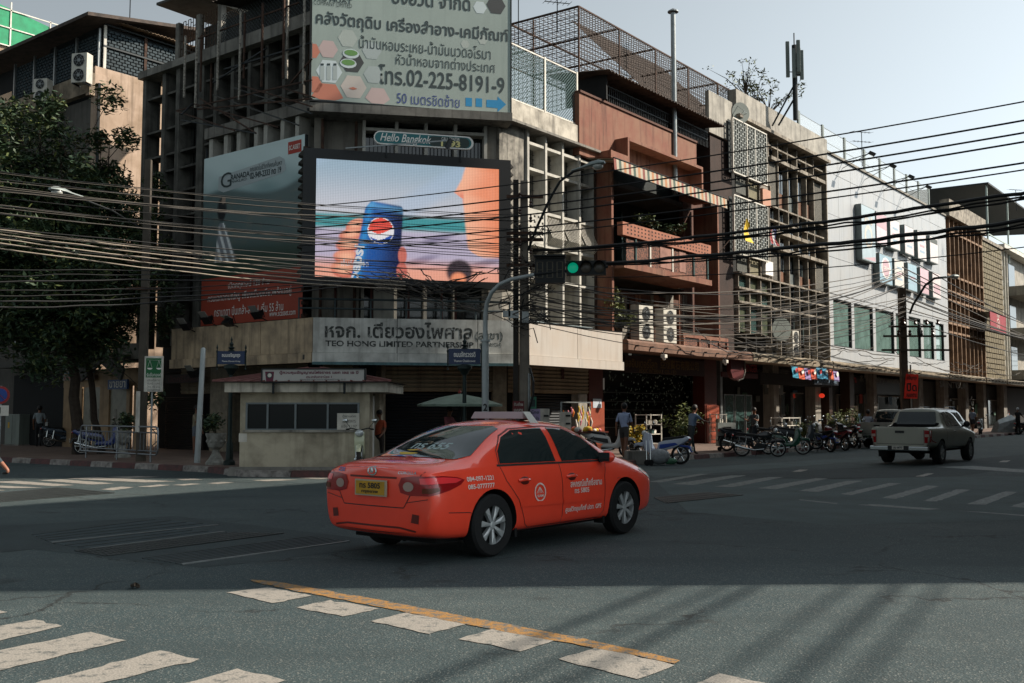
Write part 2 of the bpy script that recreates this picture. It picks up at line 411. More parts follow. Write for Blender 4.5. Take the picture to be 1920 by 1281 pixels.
# thin road sheets in a darker or lighter asphalt tone
sheet('asphalt_tone_sheet', gp((1290, 893), (1480, 884), (1700, 872), (1920, 852), (1920, 876), (1800, 893), (1560, 899)), .002, ASPH_D)
sheet('asphalt_tone_sheet', gp((1230, 903), (1480, 899), (1920, 893), (1920, 975), (1560, 985), (1290, 960)), .002, ASPH_L)
sheet('asphalt_tone_sheet', gp((1200, 884), (1450, 868), (1640, 856), (1650, 862), (1480, 876), (1230, 896)), .002, ASPH_L)
sheet('asphalt_tone_sheet', gp((40, 985), (330, 968), (680, 1010), (690, 1030), (380, 1065), (60, 1030)), .002, ASPH_D)
sheet('asphalt_tone_sheet', gp((-200, 985), (40, 985), (60, 1030), (-200, 1060)), .003, ASPH_D)
def ragged(P, j=.014, st=.09):
 """worn, uneven paint edge"""
 r_ = random.Random(int(P[0][0] * 1000)); o = []
 for a, b in zip(P, P[1:] + P[:1]):
  n = max(1, min(60, int(math.hypot(b[0] - a[0], b[1] - a[1]) / st)))
  for i in range(n):
   k = j * (1 if r_.random() < .85 else 2.6) if i else 0; o.append((a[0] + (b[0] - a[0]) * i / n + r_.uniform(-k, k), a[1] + (b[1] - a[1]) * i / n + r_.uniform(-k, k)))
 return o
def marks(name, quads, z, mat, label):
 for q in quads: sheet(name, ragged(gp(*q)), z, mat)
zb = [((-160, 1150), (-60, 1134), (14, 1149), (-60, 1160)), ((-260, 1224), (65, 1163), (117, 1175), (-200, 1248)), ((-200, 1260), (170, 1186), (237, 1202), (-160, 1296)),
      ((60, 1285), (300, 1221), (374, 1237), (180, 1285)), ((340, 1284), (445, 1255), (535, 1277), (420, 1312))]
marks('crosswalk_stripe', zb, .005, P_WHITE, '')
db = [((424, 1112), (502, 1102), (584, 1118), (510, 1132)), ((556, 1140), (620, 1126), (710, 1142), (642, 1157)), ((695, 1166), (762, 1150), (877, 1171), (805, 1190)),
      ((860, 1200), (925, 1180), (1040, 1202), (975, 1223)), ((1047, 1237), (1120, 1215), (1265, 1249), (1195, 1275)), ((1290, 1290), (1350, 1264), (1470, 1290), (1400, 1320))]
marks('crossing_edge_dash', db, .005, P_WHITE, '')
top = [(468, 1088), (520, 1092), (600, 1106), (700, 1124), (800, 1143), (900, 1162), (1000, 1181), (1100, 1200), (1200, 1222), (1275, 1240)]
bot = [(1265, 1246), (1190, 1230), (1090, 1212), (985, 1193), (885, 1174), (780, 1153), (685, 1134), (590, 1116), (515, 1101), (475, 1092)]
sheet('yellow_road_line', ragged(gp(*(top + bot))), .006, P_YEL)
fr = [((1496, 921), (1590, 902), (1618, 902), (1534, 923)), ((1576, 927), (1668, 906), (1690, 907), (1596, 929)), ((1653, 934), (1738, 911), (1762, 912), (1680, 936)),
      ((1731, 940), (1794, 918), (1820, 919), (1756, 941)), ((1812, 946), (1883, 922), (1908, 923), (1848, 947)), ((1892, 950), (1940, 938), (1990, 940), (1940, 955)),
      ((1420, 916), (1530, 897), (1552, 898), (1455, 918)), ((1340, 913), (1440, 895), (1470, 895), (1375, 914)), ((1260, 908), (1370, 892), (1400, 892), (1300, 910)), ((1215, 904), (1310, 889), (1330, 889), (1240, 905))]
marks('faded_crosswalk_stripe', fr, .005, P_FAINT, '')
marks('lane_dash', [((1716, 894), (1738, 888), (1752, 888), (1732, 894)), ((1872, 867), (1881, 864), (1896, 863.5), (1888, 867)), ((1484, 885), (1500, 881), (1516, 881), (1502, 885))], .005, P_WHITE, '')
marks('faded_road_line', [((1754, 876), (1825, 874), (1960, 884), (1960, 889)), ((1497, 938), (1500, 937), (1571, 944), (1570, 946)), ((1606, 947), (1640, 946), (1765, 955), (1740, 957)), ((1790, 958), (1850, 961), (1960, 969), (1940, 970))], .005, P_FAINT, '')
lz = [((125, 898), (175, 895), (330, 903), (270, 905)), ((70, 901), (115, 899), (215, 907), (172, 909)), ((-20, 904), (30, 902), (140, 910), (100, 912)), ((-60, 912), (0, 911), (80, 915), (20, 916)), ((-30, 917), (0, 919), (10, 920), (-30, 922)),
      ((188, 918), (228, 913), (252, 914), (212, 920)), ((258, 913), (300, 909), (320, 910), (282, 914)), ((322, 910), (360, 907), (378, 908), (344, 911)), ((388, 907), (415, 904), (440, 905), (408, 908)), ((200, 895), (260, 893), (300, 895), (240, 897)), ((470, 901), (520, 899), (560, 900), (500, 903)), ((330, 899), (365, 898), (380, 900), (345, 901)), ((560, 897), (600, 895), (635, 896), (600, 899))]
marks('crosswalk_stripe', lz, .005, P_WHITE, '')
# drain grates: frame and bars
def grate(poly, nb, na, label, col):
 P = [G(a, b, .0) for a, b in poly]
 t = thing('drain_grate', label, 'drain grate', tuple(P[0]));
 b = MB()
 b.add([(p.x, p.y, .004) for p in P], [(0, 1, 2, 3)]); b.build('pit', M('drain_pit', '#121718', .95, var=0), t, fix=False)
 b = MB()
 for i in range(nb + 1):
  s = i / nb; b.bar(P[0].lerp(P[1], s) + Vector((0, 0, .008)), P[3].lerp(P[2], s) + Vector((0, 0, .008)), .035, .008)
 o = b.build('cross_bar', col, t)
 if nb > 12: o['kind'] = 'stuff'
 for i in range(na + 1):
  s = i / na; MB().bar(P[0].lerp(P[3], s) + Vector((0, 0, .010)), P[1].lerp(P[2], s) + Vector((0, 0, .010)), .05, .008).build('rail_bar', col, t)
IRON = M('worn_cast_iron', '#464b4b', .5, .6, var=.3, vs=5)
grate([(-40, 929), (110, 915), (214, 925), (-40, 945)], 46, 6, 'long rusty drain grate in the sunlit strip by the left crosswalk', IRON)
grate([(142, 1034), (440, 1000), (530, 1001), (200, 1043)], 40, 4, 'dark iron drain grate across the shaded middle of the junction', IRON)
grate([(1228, 934), (1330, 924), (1392, 929), (1250, 944)], 30, 3, 'iron drain grate in the road to the right of the taxi', IRON)
PLATE = M('dull_steel_plate', '#39464a', .6, .5, var=.3, vs=3)
for q, lb, nn in (([(267, 1048), (585, 1007), (655, 1016), (340, 1059)], 'long ribbed steel drain cover nearest the taxi', 7), ([(60, 1004), (290, 975), (410, 985), (95, 1018)], 'farther pair of dull steel drain covers left of the grate', 4), ([(100, 1020), (330, 994), (420, 998), (170, 1030)], 'narrow steel drain cover just behind the dark grate', 3)):
 P = [G(a, b) for a, b in q]; t = thing('drain_cover', lb, 'drain cover', tuple(P[0]))
 MB().add([(p.x, p.y, .005) for p in P], [(0, 1, 2, 3)]).build('cover_plate', PLATE, t, fix=False)
 for i in range(nn + 1):
  s = i / nn; MB().bar(P[0].lerp(P[3], s) + Vector((0, 0, .007)), P[1].lerp(P[2], s) + Vector((0, 0, .007)), .025, .008).build('rib', IRON, t)
 MB().bar(P[3] + Vector((0, 0, .008)), P[2] + Vector((0, 0, .008)), .05, .01).build('edge_angle', GSTEEL, t)
# pavements with kerb stones
kz = .14
kerb_line = [FL.W(-75, -5.6), FL.W(-12, -5.6), G(390, 886), G(452, 894), G(640, 896), Vector((.2, 25.2, 0)), Vector((3.2, 29.3, 0)), G(1271, 864), G(1394, 852), FR.W(34, 3.9 - 7.9), FR.W(150, -4.2)]
kerb_line[8] = FR.W(FR.X(1394), -3.9)
kerb_line = [Vector((p.x, p.y, 0)) for p in kerb_line]
back = [FR.W(150, 3.5), FR.W(6, 3.5), FC.W(3, 5), FL.W(-8, 3.5), FL.W(-75, 3.5)]
pv = MB(); allp = kerb_line + back
pv.add([(p.x, p.y, kz) for p in allp], [tuple(range(len(allp)))])
pav = pv.build('pavement', PAVE, None, fix=False); pav['kind'] = 'structure'
if pav.data.polygons[0].normal.z < 0: pav.data.flip_normals()
def kerbs(A, B, n0, red=True):
 d = B - A; L_ = d.length; n = max(1, int(L_ / 1.0)); u = d / L_; nrm = Vector((u.y, -u.x, 0))
 for i in range(n):
  a = A + u * (L_ * i / n + .01); b = A + u * (L_ * (i + 1) / n - .01)
  far = (a.length > 75)
  if far and i % 3: continue
  q = MB(); h = kz + .012
  q.add([tuple(a + nrm * .02), tuple(b + nrm * .02), tuple(b - nrm * .2), tuple(a - nrm * .2), tuple(a + nrm * .0 + Vector((0, 0, h - .02))), tuple(b + Vector((0, 0, h - .02))), tuple(b - nrm * .02 + Vector((0, 0, h))), tuple(a - nrm * .02 + Vector((0, 0, h))), tuple(b - nrm * .2 + Vector((0, 0, h))), tuple(a - nrm * .2 + Vector((0, 0, h)))],
              [(0, 1, 5, 4), (4, 5, 6, 7), (7, 6, 8, 9), (9, 8, 2, 3), (0, 4, 7, 9, 3), (1, 2, 8, 6, 5)])
  q.build('kerb_stone', (KERB_W if (i + n0) % 2 else KERB_R) if red else CONC, pav)
for i in range(len(kerb_line) - 1):
 A, B = kerb_line[i], kerb_line[i + 1]
 if i == 0: A = A.lerp(B, .5)
 if i == 9: B = A.lerp(B, .55)
 kerbs(A, B, i)
# pavement paving slabs near the camera side, joints as thin recessed strips would vanish: slabs as pieces on the sunlit part
# ================= CORNER BUILDING
D = 1.1
CB = thing('corner_building', 'old four storey concrete corner shophouse carrying the big screen and the shop name band', 'building', tuple(FC.W(3, 3)))
BR = Frame(*FC.W(.48, D)[:2], 10.0)
def wall_poly(F, x0, x1, y0, y1, z0, z1, mat, name='wall', par=None):
 return cube(name, F, x0, x1, y0, y1, z0, z1, mat, par or CB)
ZT = FC.Z(700, 226, D)            # underside of roof slab over the corner
ZF0, ZF1 = 3.13, 4.54
xr_end = FR.X(1115, D)
xl_end = FL.X(264, D)
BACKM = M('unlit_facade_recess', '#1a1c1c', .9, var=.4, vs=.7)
# cores behind the window bays
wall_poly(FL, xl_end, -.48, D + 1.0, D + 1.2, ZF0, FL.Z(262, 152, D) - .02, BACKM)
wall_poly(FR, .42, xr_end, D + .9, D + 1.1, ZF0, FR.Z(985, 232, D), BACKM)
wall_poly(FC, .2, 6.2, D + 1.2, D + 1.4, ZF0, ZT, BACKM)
# side end wall and solid bulk (concrete)
MB(FL).prism([(xl_end, D + 1.21), (-.6, D + 1.21), (-.6, 4), (xl_end, 4)], ZF0 + .3, FL.Z(262, 152, D) - .3, 'XY').build('inner_block', CONC_D, CB)
MB(FR).prism([(.5, D + 1.12), (xr_end - .02, D + 1.12), (xr_end - .02, 8), (.5, 8)], ZF0 + .3, FR.Z(985, 238, D), 'XY').build('inner_block', CONC_D, CB)
# ---- fascia (canopy band) with its panels
LEDGE = 3.44
BANDL = M('stained_beige_band', '#bfa98b', .8, var=.35, vs=1.3, streak=.6, bump=.12, col2='#5f564b')
BANDC = M('stained_grey_white_band', '#c2c3bd', .75, var=.3, vs=1.6, streak=.45, bump=.12, col2='#6f6f69')
BANDR = M('sunlit_white_band', '#a39d95', .75, var=.25, vs=1.2, streak=.25, bump=.1, col2='#9f9284')
def band(F, x0, x1, joints, mat, th=.16):
 xs = [x0] + joints + [x1]
 for a, b in zip(xs[:-1], xs[1:]):
  cube('fascia_panel', F, a + .012, b - .012, 0, th, LEDGE + .01, ZF1, mat, CB)
  cube('fascia_ledge', F, a + .004, b - .004, -.06, th, ZF0, LEDGE, mat, CB)
band(FL, FL.X(322), 0, [FL.X(489)], BANDL)
band(FC, 0.0, 6.5, [FC.X(745), FC.X(896)], BANDC)
band(FR, 0.25, FR.X(1167), [FR.X(1083)], BANDR)
cube('fascia_trim', FC, 0, 6.5, -.1, -.065, ZF0 - .07, ZF0 + .02, M('peeling_teal_trim', '#4c6c70', .6, var=.4, vs=6), CB)
cube("canopy_slab", FC, -.3, 6.4, .17, 3.3, ZF0 + .1, ZF0 + .25, CONC_D, CB)
cube('canopy_slab', FL, FL.X(322), 0, .17, 2.4, ZF0 + .12, ZF0 + .27, CONC_D, CB)
cube('canopy_slab', FR, .3, FR.X(1167), .17, 2.4, ZF0 + .11, ZF0 + .26, CONC_D, CB)
cube('fascia_end', FR, FR.X(1167) - .15, FR.X(1167), .17, 2.0, ZF0 + .27, ZF1 - .01, BANDR, CB)
cube('fascia_end', FL, FL.X(322), FL.X(322) + .15, .17, 2.0, ZF0 + .28, ZF1 - .01, BANDL, CB)
SIGNINK = worn_paint('flaking_black_sign_paint', '#1d2220', (.33, .34, .32), .56, 5)
SIGNINK2 = worn_paint('flaking_grey_sign_paint', '#3b4340', (.35, .36, .34), .54, 6)
def pxbox(F, x0, y0, x1, y1, d=0.0):
 """centre, width and height on a facade plane of a photo rectangle"""
 ax, az = F.P(x0, (y0 + y1) / 2, d); bx, bz = F.P(x1, (y0 + y1) / 2, d); mx = (x0 + x1) / 2
 zt = F.Z(mx, y0, d); zb = F.Z(mx, y1, d)
 return (ax + bx) / 2, (zt + zb) / 2, abs(bx - ax), abs(zt - zb)
def sign_text(s, F, px, d, mat, parent, bold=0.0, **k):
 x, z, w_, h_ = pxbox(F, *px, d); return lettering(s, F, x, z, d, w_, h_, mat, parent, bold, **k)
sign_text('หจก. เตียวฮงไพศาล', FC, (609, 604, 886, 635), 0, SIGNINK, CB, .025)
sign_text('(สาขา)', FC, (891, 622, 943, 641), 0, SIGNINK2, CB, .02)
sign_text('TEO HONG LIMITED PARTNERSHIP', FC, (610, 640, 888, 651), 0, SIGNINK, CB, .03)
sign_text('(BRANCH)', FC, (900, 643, 940, 652), 0, SIGNINK2, CB, .03)
# pipe railing on the band
for F, a, b in ((FC, FC.X(560, .3), 6.3), (FR, .2, FR.X(1110, .3))):
 for zz, r in ((ZF1 + .62, .035), (ZF1 + .32, .03)) if F is FC else ((ZF1 + .08, .03),):
  MB(F).tube([(a, .3, zz), (b, .3, zz)], r, 8).build('railing_pipe', M('blue_grey_painted_steel', '#3b484b', .5, .3, var=.3, vs=5), CB)
 if F is FC:
  for k in range(7):
   x = a + (b - a) * k / 6; MB(F).tube([(x, .3, ZF1), (x, .3, ZF1 + .65)], .028, 6).build('railing_post', _mats['blue_grey_painted_steel'], CB)
# ---- corner face, upper part
CREAM = M('faded_cream_wall', '#807c73', .85, var=.3, vs=1.4, streak=.5, bump=.15)
WFR = M('chalky_white_window_concrete', '#b3b1a8', .75, var=.25, vs=2.5, streak=.4)
xa, xb = FC.X(590, D), FC.X(940, D)
def fbox(name, F, px0, px1, py0, py1, d0, d1, mat, par=CB, refx=None):
 """a piece on facade depth d0 .. d1 given by photo pixels (heights read at px0 unless refx)"""
 rx = refx if refx is not None else px0
 return cube(name, F, F.X(px0, d0), F.X(px1, d0), d0, d1, F.Z(rx, py1, d0), F.Z(rx, py0, d0), mat, par)
for p0, p1 in ((584, 602), (602, 676)):
 cube('wall_panel', FC, FC.X(p0, D), FC.X(p1, D), D + (.0 if p1 < 610 else .35), D + .6, ZF1 - .6, ZT, CREAM, CB)
for p in (676, 738, 794, 850, 907):
 cube('mullion', FC, FC.X(p, D), FC.X(p + 6, D), D, D + .55, ZF1 - .8, ZT, WFR, CB)
zm = FC.Z(740, 243, D)
for p0, p1 in ((682, 738), (744, 794), (800, 850), (856, 907)):
 x0, x1 = FC.X(p0, D) + .005, FC.X(p1, D) - .005
 cube('transom', FC, x0, x1, D + .03, D + .45, zm - .06, zm + .04, WFR, CB)
 for zlo, zhi in ((zm + .045, ZT), (zm - 1.1, zm - .065), (ZF1 - .3, ZF1 + 1.2)):
  cube('window_pane', FC, x0, x1, D + .5, D + .52, zlo, zhi - .01, GLS, CB)
 g = MB(FC); n = 7
 for k in range(1, n): g.box(x0 + (x1 - x0) * k / n - .008, x0 + (x1 - x0) * k / n + .008, D + .4, D + .415, zm - 1.1, zm - .07)
 g.build('window_grille', DSTEEL, CB)
cube('wall_panel', FC, FC.X(913, D), 6.5 - .42, D + .1, D + .6, ZF1 - .6, ZT, CREAM, CB)
# things seen between band and screen: cream panels and red posts
for p0, p1, mt in ((592, 625, CREAM), (632, 672, CREAM), (700, 738, WFR), (915, 940, WFR)):
 cube('wall_panel', FC, FC.X(p0, D), FC.X(p1, D), D - .1, D - .02, ZF1 - .5, ZF1 + 1.35, mt, CB)
for p in (626, 694, 764, 826, 852):
 cube('steel_post', FC, FC.X(p, .6), FC.X(p + 4, .6), .6, .66, ZF1 - .6, ZF1 + 1.6, M('oxide_red_steel', '#4f2620', .7, .1, var=.3, vs=5), CB)
# roof slab and parapet over corner
cube('roof_slab', FC, -.2, 6.4, .35, 3.5, ZT, ZT + .28, CONC, CB)
# ---- right face of the corner building: five white concrete mullions, window bays
PIL = M('mouldy_plaster_pilaster', '#8e8a80', .85, var=.7, vs=2.2, streak=.8, bump=.25, col2='#2c2b28')
cube('pilaster', FR, .42, FR.X(983, D), D, D + .9, ZF1 - .8, FR.Z(985, 236, D), PIL, CB)
ZR1 = FR.Z(985, 240, D)
vx = [985, 1019, 1051, 1083, 1112]
hy = [240, 267, 315, 392, 455, 520, 560]
hz = [FR.Z(987, y, D) for y in hy]
for p in vx:
 cube('mullion', FR, FR.X(p, D), FR.X(p, D) + .11, D - .1, D + .6, ZF1 - .5, ZR1, WFR, CB)
INT = M('greyish_window_blind', '#6d706c', .8, var=.4, vs=1.5)
for i in range(4):
 x0, x1 = FR.X(vx[i], D) + .115, FR.X(vx[i + 1], D) - .005
 for j, z in enumerate(hz[:-1]):
  if j: cube('transom', FR, x0, x1, D - .06, D + .5, z - .05, z + .05, WFR, CB)
  zl = hz[j + 1] + .055; zh = z - .055
  cube('window_pane', FR, x0, x1, D + .6, D + .62, zl, zh, GLS_T if (i + j) % 3 else GLS, CB)
  if j in (1, 2, 3): cube('window_blind', FR, x0 + .05, x0 + (x1 - x0) * (.45 if (i + j) % 2 else .8), D + .56, D + .58, zl + .02, zh - .02, INT if j != 2 else CREAM, CB)
  if j == 0 or j == 4: cube('spandrel_panel', FR, x0, x1, D + .3, D + .4, zl, zh, CREAM if j else PIL, CB)
  if j in (1, 2):
   g = MB(FR)
   for k in range(1, 9): g.box(x0 + (x1 - x0) * k / 9 - .008, x0 + (x1 - x0) * k / 9 + .008, D + .4, D + .42, zl, zh)
   for k in range(1, 5): g.box(x0, x1, D + .395, D + .4, zl + (zh - zl) * k / 5 - .008, zl + (zh - zl) * k / 5 + .008)
   g.build('window_grille', DSTEEL, CB)
 # curved balcony grille
 g = MB(FR)
 zt, zb = hz[3] - .1, hz[4] + .1
 for k in range(10):
  x = x0 + (x1 - x0) * (k + .5) / 10; g.tube([(x, D, zt), (x, D - .12, (zt + zb) / 2 + .1), (x, D - .32, zb + .2), (x, D - .1, zb)], .011, 4)
 if i: g.build('bowed_grille', WHITE, CB)
 else:
  cube('vent_block_panel', FR, x0, x1, D - .06, D + .04, zb - .1, zt + .1, WFR, CB)
  cellm = None
  for a in range(4):
   for b_ in range(5):
    cube('block_hole', FR, x0 + (x1 - x0) * (a + .3) / 4, x0 + (x1 - x0) * (a + .72) / 4, D - .064, D - .061, zb + (zt - zb) * (b_ + .3) / 5, zb + (zt - zb) * (b_ + .68) / 5, DARK, CB)
 cube('lower_window_pane', FR, x0, x1, D + .6, D + .62, ZF1 - .5, hz[-1] - .06, GLS, CB)
cube('parapet', FR, .75, xr_end - .02, D - .15, D + .3, ZR1 + .02, ZR1 + .75, M('mouldy_white_parapet', '#b5afa2', .85, var=.4, vs=1.5, streak=.7, col2='#5a564d'), CB)
cube('eaves_slab', FR, -.1, xr_end, D - .35, D + .5, ZR1 - .07, ZR1 + .015, CONC, CB)
# chain-link fence on the parapet, its own thing
def mesh_fence(F, x0, x1, y, z0, z1, cell, r, mat, parent, name='wire_mesh', diamond=True):
 b = MB(F); W_, H_ = x1 - x0, z1 - z0
 if diamond:
  n = int((W_ + H_) / cell)
  for k in range(n + 1):
   s = k * cell
   a = (x0 + min(s, W_), y, z0 + max(0, s - W_)); c = (x0 + max(0, s - H_), y, z0 + min(s, H_))
   b.bar(a, c, r, r)
   a = (x1 - min(s, W_), y + r, z0 + max(0, s - W_)); c = (x1 - max(0, s - H_), y + r, z0 + min(s, H_)); b.bar(a, c, r, r)
 else:
  for k in range(int(W_ / cell) + 1): b.bar((x0 + k * cell, y, z0), (x0 + k * cell, y, z1), r, r)
  for k in range(int(H_ / cell) + 1): b.bar((x0, y, z0 + k * cell), (x1, y, z0 + k * cell), r, r)
 o = b.build(name, mat, parent, fix=False); o['kind'] = 'stuff'; return o
LINK = M('teal_chain_link', '#4b6666', .5, .3, var=.2, vs=6)
rf = thing('rooftop_fence', 'pale chain-link fence on the corner building roof right of the big billboard', 'fence', tuple(FR.W(1, 1, ZR1 + .75)))
zf = ZR1 + .75
x0f, x1f = FR.X(955, D), FR.X(1083, D)
mesh_fence(FR, x0f, x1f, D, zf + .1, zf + 2.0, .13, .014, LINK, rf)
for x in (x0f, (x0f + x1f) / 2, x1f): cube('fence_post', FR, x - .04, x + .04, D - .04, D + .04, zf, zf + 2.1, WHITE, rf)
for z in (zf + .1, zf + 2.05): cube('fence_rail', FR, x0f, x1f, D - .025, D + .02, z - .025, z + .025, WHITE, rf)
# ---- left face of the corner building
ZL = FL.Z(262, 158, D)
GREYC = M('grimy_grey_concrete_fin', '#5d5c56', .9, var=.4, vs=1.6, streak=.7, bump=.2, col2='#2a2a28')
vl = [(263, 269), (300, 306), (326, 333), (367, 379), (398, 404), (430, 436), (462, 468), (495, 501), (528, 534), (560, 568)]
for a, b_ in vl:
 cube('concrete_fin', FL, FL.X(a, D), FL.X(b_, D), D - .15, D + .5, ZF1 - .5, ZL, GREYC, CB)
hl = [194, 257, 304, 334, 375, 420, 470, 520, 570]
for j, y in enumerate(hl):
 z = FL.Z(265, y, D)
 for (a, b_), (c, d_) in zip(vl[:-1], vl[1:]):
  cube('concrete_ledge', FL, FL.X(b_, D) + .004, FL.X(c, D) - .004, D - .08, D + .45, z - .04, z + .04, GREYC, CB)
for i, ((a, b_), (c, d_)) in enumerate(zip(vl[:3], vl[1:4])):
 for j in range(-1, len(hl) - 1):
  zt = FL.Z(265, hl[j], D) - .05 if j >= 0 else ZL; zb = FL.Z(265, hl[j + 1], D) + .05
  x0, x1 = FL.X(b_, D) + .01, FL.X(c, D) - .01
  cube('window_pane', FL, x0, x1, D + .6, D + .62, zb, zt, GLS_T if (i * 5 + j) % 4 == 0 else GLS, CB)
  g = MB(FL); n = 8
  for k in range(1, n): g.box(x0 + (x1 - x0) * k / n - .008, x0 + (x1 - x0) * k / n + .008, D + .3, D + .316, zb, zt)
  g.build('window_grille', M('dim_iron_bars', '#3c4141', .6, .3, var=.2, vs=4), CB)
cube('roof_slab', FL, xl_end - .1, -.2, D - .35, D + 2.8, ZL + .01, ZL + .28, CONC, CB)
# row of small openings above the left poster
zo0, zo1 = FL.Z(470, 292, .9), FL.Z(470, 262, .9)
for p in (385, 413, 437, 470, 488, 520, 548):
 cube('opening_post', FL, FL.X(p, .8), FL.X(p + 7, .8), .8, 1.5, zo0 - .6, zo1 + .35, WFR, CB)
cube('lintel', FL, FL.X(380, .8), -.45, .7, 1.6, zo1 + .355, zo1 + .75, CONC, CB)
# ---- ground floor: beige slatted heads and dark shutters
SLAT = M('beige_metal_slats', '#7d735f', .7, .2, var=.3, vs=1.5, streak=.5)
SHUT = M('dark_blue_roller_shutter', '#141a20', .6, .3, var=.3, vs=2)
zsh = FC.Z(820, 735, 2.2)
def shutter(F, x0, x1, y, z0, z1, mat, par, label=None, pitch=.1):
 b = MB(F); n = int((z1 - z0) / pitch)
 for k in range(n):
  za = z0 + (z1 - z0) * k / n; zb = z0 + (z1 - z0) * (k + 1) / n
  b.add([(x0, y, za), (x1, y, za), (x1, y - .03, (za + zb) / 2), (x0, y - .03, (za + zb) / 2), (x1, y, zb), (x0, y, zb)], [(0, 1, 2, 3), (3, 2, 4, 5)])
 o = b.build('roller_shutter', mat, par, fix=False); o['kind'] = 'stuff'
 return o
for F, x0, x1, n in ((FC, .3, 6.1, 7), (FL, FL.X(345, 2.0), -.2, 7), (FR, .6, FR.X(1112, 2.0), 7)):
 for k in range(n):
  za = zsh + (ZF0 + .1 - zsh) * k / n; zb = zsh + (ZF0 + .1 - zsh) * (k + 1) / n
  MB(F).add([(x0, 1.95, za + .012), (x1, 1.95, za + .012), (x1, 1.9, zb), (x0, 1.9, zb), (x0, 2.0, zb), (x1, 2.0, zb), (x1, 2.0, za), (x0, 2.0, za)], [(0, 1, 2, 3), (3, 2, 5, 4), (0, 7, 6, 1)]).build('head_slat', SLAT, CB, fix=False)
shutter(FC, FC.X(725, 2.2), FC.X(925, 2.2), 2.25, kz, zsh, SHUT, CB)
shutter(FC, .5, FC.X(715, 2.2), 2.25, kz, zsh, SHUT, CB)
shutter(FR, FR.X(1000, 2.2), FR.X(1083, 2.2), 2.25, kz, zsh, SHUT, CB)
shutter(FL, FL.X(313, 2.2), FL.X(385, 2.2), 2.25, kz, zsh - .1, M('brown_black_folding_shutter', '#1d1a18', .7, .2, var=.3, vs=3), CB, pitch=.07)
TILEW = M('grimy_beige_tile', '#857a66', .6, var=.35, vs=5, streak=.4)
for F, a, b_ in ((FC, 925, 950), (FL, 397, 430), (FR, 985, 998), (FC, 716, 724)):
 cube('tiled_column', F, F.X(a, 1.8), F.X(b_, 1.8), 1.8, 2.4, kz, ZF0 + .1, TILEW, CB)
cube('column', FR, FR.X(1084, 1.9), FR.X(1100, 1.9), 1.9, 2.4, kz, zsh, CONC_P, CB)
for F in (FC, FL, FR):
 L0, L1 = {id(FC): (-.2, 6.6), id(FL): (FL.X(300, 2.4), .2), id(FR): (.2, xr_end)}[id(F)]
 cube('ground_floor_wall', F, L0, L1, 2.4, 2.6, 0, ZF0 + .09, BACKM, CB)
cube('red_sticker', FR, FR.X(1052, 1.89), FR.X(1057, 1.89), 1.875, 1.885, FR.Z(1055, 711, 1.9), FR.Z(1055, 692, 1.9), M('dark_red_paper', '#3a120f', .7, var=.2), CB)
cube('wire_shelf', FC, FC.X(680, 2.1), FC.X(700, 2.1), 2.05, 2.2, 1.6, 1.64, GSTEEL, CB)
# ---- roof room with lattice screens
rx, rz_ = FL.P(413, 118, 1.6)
_p = FL.W(rx, 1.6); RR = Frame(_p.x, _p.y, 51.4)
zb = FL.Z(413, 120, 1.6);
LATT = M('brown_lattice_screen', '#4a3a2e', .8, var=.3, vs=3)
cube('roof_wall', RR, 0, 4.6, 0, .25, ZL + .28, zb, CONC, CB)
cube('roof_wall', RR, 0, .25, .26, 3.0, ZL + .28, zb, CONC, CB)
zt = zb + 2.3
for x, y in ((0, 0), (0, 2.8), (2.3, 0), (4.4, 0), (0, 1.4)): cube('roof_column', RR, x, x + .22, y, y + .22, zb, zt, CONC, CB)
cube('roof_beam', RR, .0, 4.6, .0, .25, zt, zt + .3, CONC_P, CB)
MB(RR).add([(-.7, -.9, zt + .32), (5, -.9, zt + .32), (5, 3.3, zt + .6), (-.7, 3.3, zt + .6), (-.7, -.9, zt + .42), (5, -.9, zt + .42), (5, 3.3, zt + .7), (-.7, 3.3, zt + .7)], [(0, 3, 2, 1), (4, 5, 6, 7), (0, 1, 5, 4), (1, 2, 6, 5), (2, 3, 7, 6), (3, 0, 4, 7)]).build('roof', CONC_D, CB)
def lattice(F, x0, x1, z0, z1, y, par, mat, cw=.16, ch=.3, r=.022, alongy=False, name='lattice'):
 b = MB(F)
 nx = int((x1 - x0) / cw)
 P_ = (lambda a, z: (y, a, z)) if alongy else (lambda a, z: (a, y, z))
 for i in range(nx + 1): x = x0 + (x1 - x0) * i / nx; b.bar(P_(x, z0), P_(x, z1), r, r)
 nz = int((z1 - z0) / ch)
 for j in range(nz + 1):
  for i in range(nx):
   z = z0 + (z1 - z0) * (j + (.5 if i % 2 else 0)) / (nz + .5); xa_ = x0 + (x1 - x0) * i / nx; b.bar(P_(xa_, z), P_(xa_ + (x1 - x0) / nx, z), r, r)
 o = b.build(name, mat, par, fix=False); o['kind'] = 'stuff'; return o
lattice(RR, .25, 4.4, zb, zt, .1, CB, LATT)
lattice(RR, .3, 2.8, zb, zt, .1, CB, LATT, alongy=True)
